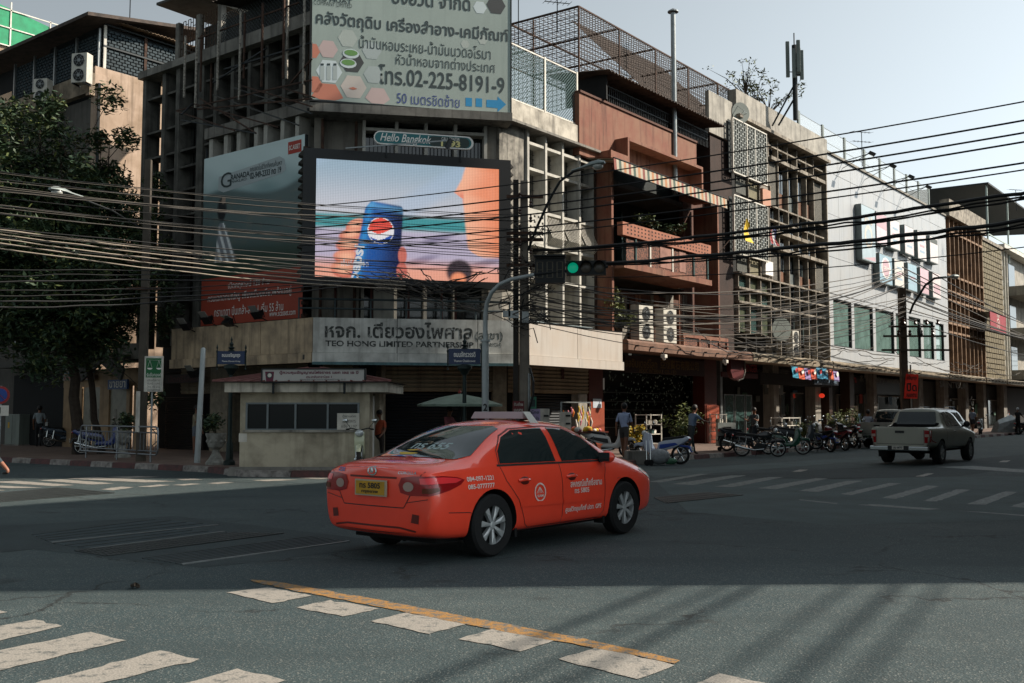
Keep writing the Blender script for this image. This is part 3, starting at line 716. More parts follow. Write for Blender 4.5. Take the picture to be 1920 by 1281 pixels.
# corrugated roof strip and mesh below the roof room, running towards the billboard
CORR = M('rusted_corrugated_sheet', '#4b4039', .8, .2, var=.5, vs=3, col2='#221f1d')
def corrugated(F, x0, x1, y0, y1, z0, z1, mat, par, pitch=.18, amp=.03, name='corrugated_roof', along='x', th=.02):
 """sheet sloping from (y0, z0) to (y1, z1); ridges follow the slope"""
 b = MB(F); n = max(2, int(abs(x1 - x0) / pitch)) * 4; vs = []; fs = []
 for i in range(n + 1):
  x = x0 + (x1 - x0) * i / n; o = amp * math.sin(i * math.pi / 2)
  vs += [(x, y0, z0 + o), (x, y1, z1 + o), (x, y0, z0 + o + th), (x, y1, z1 + o + th)]
 for i in range(n):
  a = i * 4; c = a + 4; fs += [(a, a + 1, c + 1, c), (a + 2, c + 2, c + 3, a + 3), (a, c, c + 2, a + 2), (a + 1, a + 3, c + 3, c + 1)]
 b.add(vs, fs); return b.build(name, mat, par, fix=False)
corrugated(FL, FL.X(410, 1.0), FL.X(600, 1.0), .4, 3.0, ZL + 1.7, ZL + 2.1, CORR, CB)
mesh_fence(FL, FL.X(400, 1.2), .2, 1.3, ZL + .3, ZL + 1.7, .16, .02, M('dull_mesh', '#3b4142', .6, .3), CB)
cube('setback_wall', FL, FL.X(372, 2), .3, 2.0, 2.3, ZL + .28, ZL + 1.9, CONC_D, CB)
cube('parapet_band', FL, FL.X(372, .9), -.45, .62, .95, ZL - .25, ZL + .2, CONC, CB)
# drain pipes
for F, p, d in ((FL, 381, .8), (FC, 600, .9), (FC, 664, 1.0), (FR, 1117, 1.0)):
 x = F.X(p, d); MB(F).tube([(x, d, ZF1), (x, d, ZT - .1)], .05, 8).build('drain_pipe', RUST if p != 381 else DSTEEL, CB)
# ================= frames and boards on the corner building
SC = thing('billboard_scaffold', 'rusty steel scaffold of bare posts and trusses over the left roof edge', 'scaffold', tuple(FL.W(-3, .2, ZL)))
PERF = M('pale_perforated_post', '#9a958a', .6, .3, var=.5, vs=12, col2='#3a342e')
posts = [(335, 72, 186, -.2, PERF), (357, 62, 205, -.2, PERF), (398, 44, 172, 0, PERF), (440, 26, 190, 0, PERF), (482, 10, 165, 0, RUST), (523, -40, 150, 0, RUST), (530, -40, 150, .2, PERF), (562, -60, 160, 0, PERF), (575, -60, 175, .3, RUST), (366, 70, 175, .5, RUST), (448, 30, 150, .5, RUST), (386, 90, 200, .9, RUST)]
for p, y0, y1, d, mt in posts:
 x = FL.X(p, d); MB(FL).bar((x, d, FL.Z(p, y1, d)), (x, d, FL.Z(p, y0, d)), .07, .05).build('steel_post', mt, SC)
def fl3(px, py, d): x, z = FL.P(px, py, d); return Vector((x, d, z))
trs = [((330, 208, .0), (585, 150, .0)), ((330, 208, .0), (440, 245, -1.2)), ((440, 165, .2), (585, 213, -.5)), ((365, 195, -.6), (520, 238, -.9)), ((370, 205, -.6), (585, 185, -.6)), ((350, 80, .1), (560, 5, .1)), ((375, 185, .2), (480, 250, -1.0)), ((400, 178, .3), (560, 235, -.8)), ((450, 160, .2), (585, 200, -.4)), ((340, 225, -1.0), (480, 250, -1.0)), ((420, 130, .1), (585, 80, .1)), ((400, 155, .1), (500, 90, .1)), ((530, 165, .0), (590, 183, .0)), ((340, 215, -1.0), (360, 195, .2)), ((545, 155, 0), (585, 110, 0))]
for a, b_ in trs: MB(FL).bar(fl3(*a), fl3(*b_), .045, .045).build('truss_bar', RUST if a[0] % 20 else DSTEEL, SC)
def floodlamp(F, x, y, z, par_label, tilt=.5, sc=1.0):
 t = thing('floodlight', par_label, 'floodlight', tuple(F.W(x, y, z)), F.a)
 b = MB(); b.add([(-.2, -.3, .0), (.2, -.3, .0), (.16, -.06, .12), (-.16, -.06, .12), (-.2, -.3, .28), (.2, -.3, .28), (.16, -.06, .2), (-.16, -.06, .2)], [(0, 1, 2, 3), (4, 7, 6, 5), (0, 4, 5, 1), (3, 2, 6, 7), (0, 3, 7, 4), (1, 5, 6, 2)])
 h = b.build('lamp_housing', BLACK, None); h.parent = t; h.location = (0, 0, .12); h.rotation_euler = (tilt, 0, 0); h.scale = (sc,) * 3
 g = MB().box(-.18, .18, -.02, .0, -.12, .12).build('lamp_glass', GLASS('lamp_glass', (.2, .2, .18), .1), None); g.parent = t; g.location = (0, -.29 * math.cos(tilt) * sc, .27 - .0); g.rotation_euler = (tilt, 0, 0)
 b = MB(); b.bar((-.22, 0, 0), (-.22, -.1, .25), .02); b.bar((.22, 0, 0), (.22, -.1, .25), .02); b.bar((-.22, 0, 0), (.22, 0, 0), .02); b.bar((0, 0, 0), (0, .3, -.1), .03)
 h = b.build('bracket', BLACK, None); h.parent = t; h.location = (0, 0, 0)
 return t
for F, px, py, lb in ((FL, 392, 600, 'black floodlight aimed at the orange poster, leftmost of the pair with glass'), (FL, 432, 602, 'flat black floodlight between the other two on the beige band'), (FL, 486, 590, 'black floodlight on the beige band nearest the screen'), (FL, 352, 612, 'drooping floodlight at the left end of the beige band'), (FL, 366, 700, 'black floodlight hanging below the beige band beside the white pole')):
 x, z = F.P(px, py, -.3); floodlamp(F, x, -.25, z - .2, lb, .7 if px != 432 else 1.2)
# ---- top billboard
_a = AT(583, 185, 31.3); FB = Frame(_a.x, _a.y, 14.5)
TB = thing('large_billboard', 'large pale green roof billboard with Thai lettering, a phone number and hexagons', 'billboard', tuple(FB.W(3, 0, _a.z)))
bx1 = FB.X(957); bz0 = FB.Z(583, 186); bz1 = bz0 + 4.6
BSK = M('pale_grey_green_billboard_skin', '#93a09a', .6, var=.12, vs=.8, streak=.12, col2='#7c8a85')
MB(FB).box(0, bx1, 0, .12, bz0, bz1).build('board', BSK, TB)
for z in (bz0 - .03, bz1): cube('frame_edge', FB, -.04, bx1 + .04, -.02, .14, z - .03, z + .03, DSTEEL, TB)
for x in (-.04, bx1 + .02): cube('frame_edge', FB, x - .02, x + .02, -.02, .14, bz0 + .01, bz1 - .04, DSTEEL, TB)
for k in range(7):
 x = bx1 * k / 6; MB(FB).bar((x, .2, bz0 - .2), (x, .2, bz1), .07).build('support_post', RUST, TB)
 MB(FB).bar((x, .2, bz1 - .5), (x, 2.6, ZT + .3), .06).build('brace', RUST, TB)
for k in range(5):
 z = bz0 + .3 + (bz1 - bz0 - .6) * k / 4; MB(FB).bar((0, .18, z), (bx1, .18, z), .05).build('support_rail', RUST, TB)
MB(FB).bar((-.1, .3, bz0 - .25), (bx1 + .1, .3, bz0 - .25), .07).build('support_rail', DSTEEL, TB)
INK = M('dark_slate_print', '#2c3a3c', .6, var=.05); INKB = M('blue_print', '#35467c', .6, var=.05); ARR = M('cyan_print', '#1d7fb0', .6, var=.05)
def bt(s, x0, y0, x1, y1, m_=INK, bold=.0): sign_text(s, FB, (x0, y0, x1, y1), -.003, m_, TB, bold)
bt('คลังวัตถุดิบ เครื่องสำอาง-เคมีภัณฑ์', 592, 35, 953, 69, bold=.02)
bt('น้ำมันหอมระเหย-น้ำมันนวดอโรมา', 673, 77, 920, 101)
bt('หัวน้ำหอมจากต่างประเทศ', 742, 107, 928, 129)
bt('โทร.02-225-8191-9', 710, 130, 946, 167, bold=.015)
bt('50 เมตรชิดซ้าย', 744, 175, 862, 198, INKB)
bt('ฮั่งฮวด จำกัด', 735, -18, 882, 14, bold=.02)
bt('NG HUAT', 590, -4, 660, 4, bold=.02); bt('COMPANY LIMITED', 588, 4, 660, 12)
def fbp(px, py): return FB.P(px, py, -.003)
def quadpx(pts, mat, nm): flat(FB, [fbp(*p) for p in pts], -.004, mat, nm, TB)
quadpx([(873, 183), (885, 184), (885, 200), (873, 199)], ARR, 'arrow_block'); quadpx([(892, 184), (904, 185), (904, 201), (892, 200)], ARR, 'arrow_block')
quadpx([(912, 187), (933, 188), (933, 181), (949, 196), (933, 210), (933, 203), (912, 201)], ARR, 'arrow')
def hexq(cx_, cy_, r_, mat, nm='hexagon', lay=0.0):
 x, z = fbp(cx_, cy_); rr_ = r_ * .0168
 return flat(FB, [(max(a, .02), max(c_, bz0 + .02)) for a, c_ in hexagon(x, z, rr_)], -.004 - lay, mat, nm, TB)
HX = {k: M('hexagon_print_' + k, v, .6, var=.05) for k, v in dict(pink='#b7a3a0', pale='#a3aca6', orange='#b8745f', white='#bcc8ca', grey='#9ea9a8', dark='#3c3f40', green='#5f8a4c', skin='#b9b1aa').items()}
for a in ((615, 92, 19, 'pink'), (697, 95, 19, 'grey'), (652, 72, 19, 'pale'), (700, 140, 19, 'grey'), (708, 185, 24, 'pink'), (614, 182, 30, 'orange'), (585, 95, 16, 'orange'), (587, 158, 18, 'orange'), (905, 75, 10, 'pale'), (872, 83, 9, 'pale'), (930, 10, 20, 'dark'), (900, 14, 14, 'white')):
 hexq(a[0], a[1], a[2], HX[a[3]])
h1 = hexq(617, 134, 25, HX['white']); h2 = hexq(660, 116, 23, HX['dark']); h3 = hexq(663, 163, 25, HX['skin'])
for cx_ in (604, 616, 628):
 quadpx_ = [fbp(cx_ - 4, 124), fbp(cx_ + 4, 124), fbp(cx_ + 4, 150), fbp(cx_ - 4, 150)]; flat(FB, quadpx_, -.008, HX['grey'], 'bottle_print', TB)
 flat(FB, [fbp(cx_ - 3, 119), fbp(cx_ + 3, 119), fbp(cx_ + 3, 123), fbp(cx_ - 3, 123)], -.008, INK, 'bottle_cap_print', TB)
for cx_, cy_ in ((658, 101), (653, 119)):
 x, z = fbp(cx_, cy_); flat(FB, [(x + .27 * math.cos(t_ * .5236), z + .16 * math.sin(t_ * .5236)) for t_ in range(12)], -.008, HX['white'], 'bowl_print', TB); flat(FB, [(x + .22 * math.cos(t_ * .5236), z + .03 + .1 * math.sin(t_ * .5236)) for t_ in range(12)], -.011, HX['green'], 'bowl_print', TB)
x, z = fbp(662, 166); flat(FB, [(x - .14, z), (x, z + .05), (x + .14, z), (x, z - .05)], -.008, HX['orange'], 'lips_print', TB)
# ---- Hello Bangkok capsule sign
FH = Frame(*AT(701, 255, 30.9)[:2], 14.0)
hx, hz_, hw, hh = pxbox(FH, 701, 248, 888, 276); HB = thing('capsule_sign', 'teal pill-shaped Hello Bangkok sign with call centre number above the screen', 'sign', tuple(FH.W(hx, 0, hz_ - hh / 2)))
def pill(cx_, cz_, w_, h_, n=8):
 r_ = h_ / 2; return [(cx_ + w_ / 2 - r_ + r_ * math.cos(-math.pi / 2 + math.pi * k / n), cz_ + r_ * math.sin(-math.pi / 2 + math.pi * k / n)) for k in range(n + 1)] + [(cx_ - w_ / 2 + r_ + r_ * math.cos(math.pi / 2 + math.pi * k / n), cz_ + r_ * math.sin(math.pi / 2 + math.pi * k / n)) for k in range(n + 1)]
hh = .43; zc = FH.Z(795, 263)
MB(FH).prism(pill(hx, zc, hw, hh), 0, .12).build('sign_rim', WHITE_C, HB)
flat(FH, pill(hx - .02, zc, hw - .1, hh - .08), -.003, M('teal_sign_face', '#0f6468', .4, var=.05), 'sign_face', HB)
flat(FH, pill(hx + .8, zc - .01, hw * .42, hh - .11), -.006, M('dark_green_sign_face', '#1c2f2c', .4, var=0), 'number_panel', HB)
sign_text('Hello Bangkok', FH, (714, 252, 808, 272), -.006, WHITE_C, HB, .01, shear=.25)
sign_text('CALL CENTER', FH, (828, 258, 862, 264), -.009, WHITE_C, HB)
sign_text('1193', FH, (827, 264, 863, 276), -.009, M('pale_yellow_print', '#cfc684', .5, var=0), HB, .04)
for xx in (hx - 1.2, hx + 1.2): MB(FH).bar((xx, .1, zc), (xx, .1, zc - .6), .04).build('sign_post', DSTEEL, HB)
cc = thing('cctv_arm', 'thin angled arm holding a small camera in front of the capsule sign', 'camera', tuple(AT(648, 278, 30.7)))
MB().bar(AT(648, 278, 30.7), AT(845, 263, 30.3), .035).build('arm', GSTEEL, cc); MB().bar(AT(845, 262, 30.3), AT(838, 277, 30.2), .12).build('camera_body', DSTEEL, cc)
# ---- LED screen
FS = Frame(*AT(567, 400, 30.55)[:2], 14.0)
sx1 = FS.X(957); sz0, sz1 = FS.Z(567, 530), FS.Z(567, 277)
LS = thing('led_screen', 'huge black framed video screen showing a hand holding a blue soda can on a beach', 'screen', tuple(FS.W(3, 0, sz0)))
MB(FS).box(0, sx1, .02, .55, sz0, sz1).build('cabinet', M('black_screen_frame', '#0a0f12', .5, var=.1), LS)
ix0, ix1 = FS.X(589), FS.X(935); iz0, iz1 = FS.Z(589, 519), FS.Z(589, 297)
for a in ((0, ix0, sz0, sz1), (ix1, sx1, sz0, sz1), (ix0 + .001, ix1 - .001, iz1, sz1), (ix0 + .001, ix1 - .001, sz0, iz0)):
 cube('bezel', FS, a[0], a[1], -.05, .018, a[2], a[3], _mats['black_screen_frame'], LS)
for k in range(16):
 z = sz0 + (sz1 - sz0) * (k + .5) / 16
 for s_, xe in ((-1, 0), (1, sx1)): MB(FS).add([(xe, .1, z - .1), (xe + s_ * .14, .12, z - .05), (xe, .1, z + .1), (xe, .5, z - .1), (xe + s_ * .14, .5, z - .05), (xe, .5, z + .1)], [(0, 1, 2), (3, 5, 4), (0, 1, 4, 3), (1, 2, 5, 4)]).build('side_flap', CONC_D, LS)
def ell(u, v, cx_, cy_, rx_, ry_, a=0.0):
 ca, sa = math.cos(a), math.sin(a); x, y = (u - cx_), (v - cy_) ; x, y = x * ca + y * sa, -x * sa + y * ca
 return math.hypot(x / rx_, y / ry_)
def led(u, v):
 px = 588 + u * 347; py = 524 - v * 224       # picture laid out on the photo's pixels
 g = random.random() * .03
 c = mixrgb((.34, .46, .56), (.60, .61, .67), smooth01(300, 400, py))
 c = mixrgb(c, (.42, .55, .72), .5 * smooth01(.5, 1, math.sin(px * .02 + py * .03)))
 sea = smooth01(398, 408, py) * (1 - smooth01(424, 436, py)); c = mixrgb(c, (.03, .30, .32), sea * .95)
 surf = smooth01(424, 440, py); c = mixrgb(c, (.52, .46, .60), surf)
 c = mixrgb(c, (.20, .17, .28), surf * .8 * smooth01(.3, 1, math.sin(px * .05 + py * .11) * math.sin(py * .07 + 2)))
 sand = smooth01(478, 510, py); c = mixrgb(c, (.92, .40, .27), sand * .95)
 sk = (.92, .30, .15); skl = (1.0, .50, .32)
 # head with dark hair low at the right
 e = ell(px, py, 858, 506, 27, 26); c = mixrgb(c, (.05, .03, .04), 1 - smooth01(.75, 1.1, e)); e = ell(px, py, 856, 520, 16, 14); c = mixrgb(c, (.95, .32, .16), 1 - smooth01(.6, 1.2, e))
 # face profile at the right
 f = 0
 if px > 840:
  edge = 868
  if py < 322: edge = 868 - (py - 300) * .3
  elif py < 352: edge = 862 - (py - 322) * .52
  elif py < 362: edge = 848 + (py - 352) * 1.4
  elif py < 420: edge = 863 + (py - 362) * .10
  elif py < 455: edge = 869 + (py - 420) * .1
  else: edge = 873 + ((py - 455) / 22.0) ** 2 * 30
  f = smooth01(edge - 2, edge + 4, px) * (1 - smooth01(472, 480, py))
  if px < 935 and py > 300: c = mixrgb(c, mixrgb(skl, sk, smooth01(0, 60, px - edge)), f)
  if 300 < py < 372 and px < 866: c = mixrgb(c, (.80, .16, .10), f * .7 * smooth01(340, 362, py))
 # fingers at the left of the can
 for cx_, cy_, rx_, ry_, a in ((661, 424, 20, 12, -.5), (654, 441, 25, 12, -.3), (650, 461, 26, 14, -.15), (645, 484, 25, 14, 0), (640, 508, 24, 17, .1)):
  e = ell(px, py, cx_, cy_, rx_, ry_, a); c = mixrgb(c, mixrgb(skl, (.62, .12, .08), smooth01(.1, 1, e) * (.55 + .45 * smooth01(cy_ - 4, cy_ + 12, py))), 1 - smooth01(.82, 1.1, e))
 # can
 t = (py - 372) / 152.0
 nk = 9 * (1 - smooth01(372, 392, py)); xl = 681 - 28 * t + nk; xr = 752 - 8 * t - nk
 top = 374 + .13 * (px - 680)
 m = smooth01(xl - 1, xl + 3, px) * (1 - smooth01(xr - 3, xr + 1, px)) * smooth01(top - 2, top + 3, py)
 if m > 0:
  k = (px - xl) / (xr - xl)
  blue = mixrgb((.01, .09, .36), (.005, .015, .08), smooth01(.3, .95, k)); blue = mixrgb(blue, (.04, .36, .75), .6 * math.exp(-((k - .12) / .09) ** 2)); blue = mixrgb(blue, (.15, .45, .75), .6 * math.exp(-((py - top - 9) / 6) ** 2))
  e = ell(px, py, 708, 432, 25, 26)
  if e < 1:
   wv = py - (436 + 5 * math.sin((px - 690) / 9.0))
   lg = (.88, .09, .06) if wv < -3 else (.86, .84, .86) if wv < 9 else (.02, .08, .40)
   if e > .93: lg = (.85, .84, .86)
   blue = mixrgb(lg, blue, smooth01(.96, 1.02, e))
  c = mixrgb(c, blue, m)
 # thumb at the right of the can
 for cx_, cy_, rx_, ry_ in ((749, 478, 9, 18), (748, 508, 11, 18)):
  e = ell(px, py, cx_, cy_, rx_, ry_); c = mixrgb(c, (.62, .16, .12), 1 - smooth01(.8, 1.05, e))
 g2 = (.86 if int(u * 230) % 2 else 1.08) * (.93 if int(v * 146) % 2 else 1.05)
 return tuple(max(0, (q + g - .015) * g2) for q in c)
painted_grid(FS, ix0, ix1, iz0, iz1, 230, 146, led, -.02, 'screen_picture', LS, emit=.5)
LEDW = M('lit_white_lettering', (.5, .5, .52), .5, var=0, emit=.5)
x_, z_ = FS.P(671, 494, -.03); lettering('pepsi', FS, x_, z_, -.025, 1.15, .42, LEDW, LS, .03, sideways=R(80))
x_, z_ = FS.P(665, 493, -.03); lettering('เต็มที่กับชีวิต', FS, x_, z_, -.03, .85, .2, LEDW, LS, 0)
# ---- left poster
GP = thing('property_poster', 'tall blue and orange property poster with Thai text on the left face of the building', 'billboard', tuple(FL.W(-3, .3, 5)))
gx0, gx1 = FL.X(376, .35), FL.X(566, .35); gz0, gz1 = FL.Z(376, 612, .35), FL.Z(376, 300, .35); gm = FL.Z(376, 524, .35)
MB(FL).box(gx0, gx1, .37, .5, gz0, gz1).build('board', DSTEEL, GP)
def granada(u, v):
 n = math.sin(u * 17 + v * 5) * math.sin(v * 23 + u * 3)
 c = mixrgb((.17, .28, .29), (.55, .68, .68), smooth01(.55, .95, v + .04 * n))
 m1 = .62 + .07 * math.sin(u * 5 + 1) - .12 * u + .2 * u
 c = mixrgb(c, (.09, .135, .135), 1 - smooth01(m1 - .02, m1 + .03, v))
 if v < m1 - .05: c = mixrgb(c, (.13, .15, .13), max(0, .5 * math.sin(u * 31 + v * 40) * math.sin(v * 57 - u * 22) + .4 * n))
 c = mixrgb(c, (.015, .04, .025), 1 - smooth01(.1, .32, v))
 if .25 < v < .52 and u > .45: c = mixrgb(c, (.12, .14, .14), .5 * smooth01(.3, .9, math.sin(u * 60) * math.sin(v * 70 + u * 20)))
 e = ell(u, v, .2, .55, .05, .10); c = mixrgb(c, (.01, .012, .015), 1 - smooth01(.8, 1.1, e))
 e = ell(u, v, .215, .62, .022, .03); c = mixrgb(c, (.35, .26, .2), 1 - smooth01(.8, 1.1, e))
 wd = .05 + (.36 - v) * .3; e = abs(u - .21 - (.36 - v) * .15) / max(wd, .01)
 if .12 < v < .44: c = mixrgb(c, mixrgb((.75, .78, .78), (.2, .22, .24), smooth01(.2, .9, abs(math.sin(u * 50 + v * 18)))), 1 - smooth01(.8, 1.05, e))
 return c
painted_grid(FL, gx0, gx1, gm, gz1, 80, 110, granada, .36, 'printed_picture', GP)
flat(FL, [(gx0, gz0), (gx1, gz0), (gx1, gm - .01), (gx0, gm - .01)], .36, M('burnt_orange_print', '#964130', .6, var=.12, vs=1.2), 'orange_panel', GP)
gw = gx1 - gx0
lbl = [(410, 332), (524, 293), (533, 298), (536, 318), (528, 325), (419, 361), (409, 357)]
flat(FL, [FL.P(a, b, .35) for a, b in lbl], .352, M('pale_label_print', '#a3aeb0', .6, var=.05), 'label_panel', GP)
def gt(s, b, m_, d=.345, **k): sign_text(s, FL, b, d, m_, GP, **k)
gt('G', (414, 324, 434, 352), INK); gt('RANADA', (433, 324, 468, 334), INK, bold=.02); gt('PINKLAO', (433, 336, 462, 341), INK)
gt('คุณสุดในชีวิตที่คุณค้นหา', (469, 305, 528, 319), INK); gt('02-949-2333 กด 19', (469, 318, 527, 330), INK, bold=.02)
gt('เปิดคฤหาสน์ 120 ล้าน', (428, 524, 505, 540), WHITE_C); gt('ครบเอกลักษณ์หรู เพียงเดือนเดียวพร้อมอยู่', (390, 543, 546, 563), WHITE_C); gt('กรานาดา ปิ่นเกล้า-สาย 1 เริ่ม 55 ล้าน', (402, 570, 531, 588), WHITE_C)
gt('www.scasset.com', (505, 583, 554, 592), WHITE_C)
flat(FL, [FL.P(a, b, .35) for a, b in ((540, 267), (565, 261), (565, 284), (540, 290))], .352, M('brick_red_print', '#a5382c', .6, var=.05), 'red_logo_square', GP); gt('SC.ASSET', (542, 271, 563, 280), WHITE_C, bold=.02)
for k in range(14): cube('side_flap', FL, gx1, gx1 + .12, .3, .5, gz0 + k * .42, gz0 + k * .42 + .12, RUST, GP)
# ================= RIGHT-HAND ROW
D2 = 1.3
def X2(px, d=D2, py=600): return FR.X(px, d, py)
# ---- red building
RB = thing('red_building', 'terracotta red shophouse with striped awning, planted balcony and a wire cage on its roof', 'building', tuple(FR.W(12, 3)))
RED = M('terracotta_render', '#785644', .85, var=.45, vs=1.3, streak=.75, bump=.15, col2='#6f4032')
RED_D = M('brown_red_render', '#54372b', .85, var=.3, vs=1.3, streak=.4, bump=.1, col2='#3d221b')
TEAL = M('dark_teal_paint', '#1c3a38', .5, var=.3, vs=3)
xA, xB = X2(1117), X2(1378)
zPt = FR.Z(1086, 173, 0.9); zPb = zPt - 3.0
cube('wall', FR, xA + .02, xB, 4.2, 9, 0, zPb, RED_D, RB)
cube('back_wall', FR, xA + .02, xB, 3.2, 3.4, 4.0, zPt - .3, M('dim_green_grey_wall', '#2a3232', .85, var=.4, vs=1), RB)
pb0, pb1 = FR.X(1088, .9), FR.X(1310, .9)
zlow = FR.Z(1180, 262, .9)
cube('parapet_wall', FR, pb0, pb1, .9, 1.2, zPt - 2.35, zPt, RED, RB)
cube('parapet_cap', FR, pb0, pb1, .84, 1.25, zPt + .005, zPt + .09, RED_D, RB)
cube('recessed_wall', FR, pb1 + .01, X2(1336), 1.6, 1.8, 4.3, zPt - .7, RED_D, RB)
cube('dark_pier', FR, X2(1336), X2(1376), D2, 3.0, 4.3, zPt + .9, M('sooty_brown_render', '#33251f', .9, var=.4, vs=1.2, streak=.4), RB)
cube('left_pier', FR, xA + .02, X2(1149), D2, 3.1, 4.35, zPt - 2.36, RED_D, RB)
# projecting frames
hz1 = FR.Z(1180, 258, .3); hx0, hx1 = FR.X(1180, .3), FR.X(1322, .3); hh_ = 1.0
cube('hood_top', FR, hx0, hx1, .3, 1.4, hz1 - .12, hz1, RED, RB);
cube('hood_side', FR, hx0, hx0 + .12, .3, 1.4, hz1 - 1.05, hz1 - .122, RED, RB); cube('hood_side', FR, hx1 - .12, hx1, .3, 1.4, hz1 - 1.05, hz1 - .122, RED, RB)
cube('hood_back', FR, hx0 + .121, hx1 - .121, 1.25, 1.4, hz1 - 1.0, hz1 - .122, RED_D, RB)
fx0, fx1 = FR.X(1148, .3), FR.X(1348, .3)
cube('frame_fin', FR, fx0, fx0 + .14, .3, 1.5, 4.4, hz1 - .75, RED, RB)
cube('frame_fin', FR, fx1, fx1 + .12, .3, 1.5, 4.4, hz1 - 1.5, RED, RB)
cube('frame_lintel', FR, fx0 + .141, hx0 - .001, .3, 1.5, hz1 - 1.0, hz1 - .76, RED, RB)
cube('frame_lintel', FR, hx1 + .001, fx1 + .12, .4, 1.5, hz1 - 1.3, hz1 - 1.1, RED, RB)
for x_ in (hx0 + .8, hx0 + 1.6, hx0 + 2.6): cube('hood_rib', FR, x_, x_ + .1, .9, 1.24, hz1 - 1.0, hz1 - .125, RED, RB)
# striped awning
AWM = {c: M('awning_stripe_' + c, v, .8, var=.15, vs=3) for c, v in dict(red='#7a4238', cream='#a39a88', green='#3f5248', orange='#a0714f').items()}
ay = -.45
azt = FR.Z(1153, 296, ay); ax0, ax1 = FR.X(1153, ay), FR.X(1366, ay)
aw = thing('striped_awning', 'faded red, cream and green striped awning over the red building balcony', 'awning', tuple(FR.W(ax0, ay, azt)))
n = 54; seq = ['red', 'cream', 'green', 'cream', 'orange', 'cream']
for k in range(n):
 a = ax0 + (ax1 - ax0) * k / n; b_ = ax0 + (ax1 - ax0) * (k + 1) / n - .004
 MB(FR).add([(a, ay, azt), (b_, ay, azt), (b_, .9, azt + .22), (a, .9, azt + .22), (a, ay - .03, azt - .46), (b_, ay - .03, azt - .46)], [(0, 1, 2, 3), (4, 5, 1, 0)]).build('awning_stripe', AWM[seq[k % 6]], aw, fix=False)
MB(FR).tube([(ax0, ay - .03, azt - .46), (ax1, ay - .03, azt - .46)], .02, 6).build('front_bar', DSTEEL, aw)
MB(FR).tube([(ax0, ay, azt), (ax1, ay, azt)], .025, 6).build('front_bar', DSTEEL, aw)
# balcony
bz = FR.Z(1193, 422, -.1); bx0, bx1_ = FR.X(1158, -.1), FR.X(1335, -.1)
gx_ = FR.X(1193, -.1)
BAL = M('terracotta_breeze_block', '#94604b', .85, var=.3, vs=3, bump=.2)
cube('planter_parapet', FR, fx0 + .15, bx1_, -.1, .15, bz - .5, bz, BAL, RB)
for k in range(26):
 for j in range(3):
  xx = gx_ - .6 + (bx1_ - gx_ + .5) * k / 26; cube('block_hole', FR, xx, xx + .1, -.103, -.099, bz - .42 + j * .14, bz - .36 + j * .14, M('hole_shadow', '#1b120f', .9, var=0), RB)
cube('balcony_slab', FR, fx0 + .15, bx1_ - .05, -.15, 1.6, bz - 1.75, bz - 1.52, RED, RB)
for p in (1193, 1220, 1262, 1302, 1328): cube('balcony_post', FR, FR.X(p, -.05), FR.X(p, -.05) + .1, -.05, .05, bz - 1.518, bz - .505, WHITE if p in (1220, 1262) else TEAL, RB)
FLORAL = M('leafy_iron_panel', '#2a2320', .9, var=.7, vs=14, col2='#8a5a48')
cube('iron_panel', FR, gx_ - .5, FR.X(1326, 0), 0.0, .02, bz - 1.5, bz - .52, FLORAL, RB)
for (a, b_) in ((1236, 1260), (1272, 1284)): cube('hanging_cloth', FR, FR.X(a, .06), FR.X(b_, .06), -.02, -.005, bz - 1.4, bz - .55, M('dusty_pink_cloth', '#8e6a5e', .9, var=.3, vs=3), RB)
# upper floor doors and teal posts behind the balcony
for k, p in enumerate((1166, 1200, 1232, 1262, 1290, 1316)):
 x0, x1 = FR.X(p, 3.0), FR.X(p + 20, 3.0)
 cube('door_frame', FR, x0 - .12, x0 - .02, 2.9, 3.15, bz - 1.5, bz + 1.5, TEAL, RB)
 cube('window_pane', FR, x0, x1, 3.05, 3.1, bz - .6, bz + .9, GLS_T, RB)
cube('floor_slab', FR, xA + .9, X2(1335), 1.61, 3.15, bz - 1.72, bz - 1.56, CONC_D, RB)
cube('floor_slab', FR, xA + .9, X2(1335), 1.61, 3.15, bz + 2.0, bz + 2.2, CONC_D, RB)
# lower floor white columns and rail
zl0 = 4.36
for p, wd in ((1167, 9), (1192, 5), (1198, 4), (1221, 5), (1228, 8), (1249, 6), (1257, 6), (1274, 5), (1281, 8)):
 cube('window_column', FR, FR.X(p, 1.6), FR.X(p + wd, 1.6), 1.6, 1.9, zl0, FR.Z(p, 553, 1.6), CREAM if p % 2 else RED, RB)
cube('sill_band', FR, xA + .9, FR.X(1290, 1.7), 1.62, 1.88, FR.Z(1167, 556, 1.62), FR.Z(1167, 545, 1.62), RED_D, RB)
cube('rail_block', FR, FR.X(1281, .3), FR.X(1365, .3), .3, .42, zl0 + .35, zl0 + .5, RED, RB)
for p in (1281, 1310, 1330, 1362): cube('rail_post', FR, FR.X(p, .3), FR.X(p, .3) + .13, .28, .44, zl0, zl0 + .348, RED, RB)
cube('iron_panel', FR, FR.X(1284, .35), FR.X(1362, .35), .35, .36, zl0 + .02, zl0 + .34, FLORAL, RB)
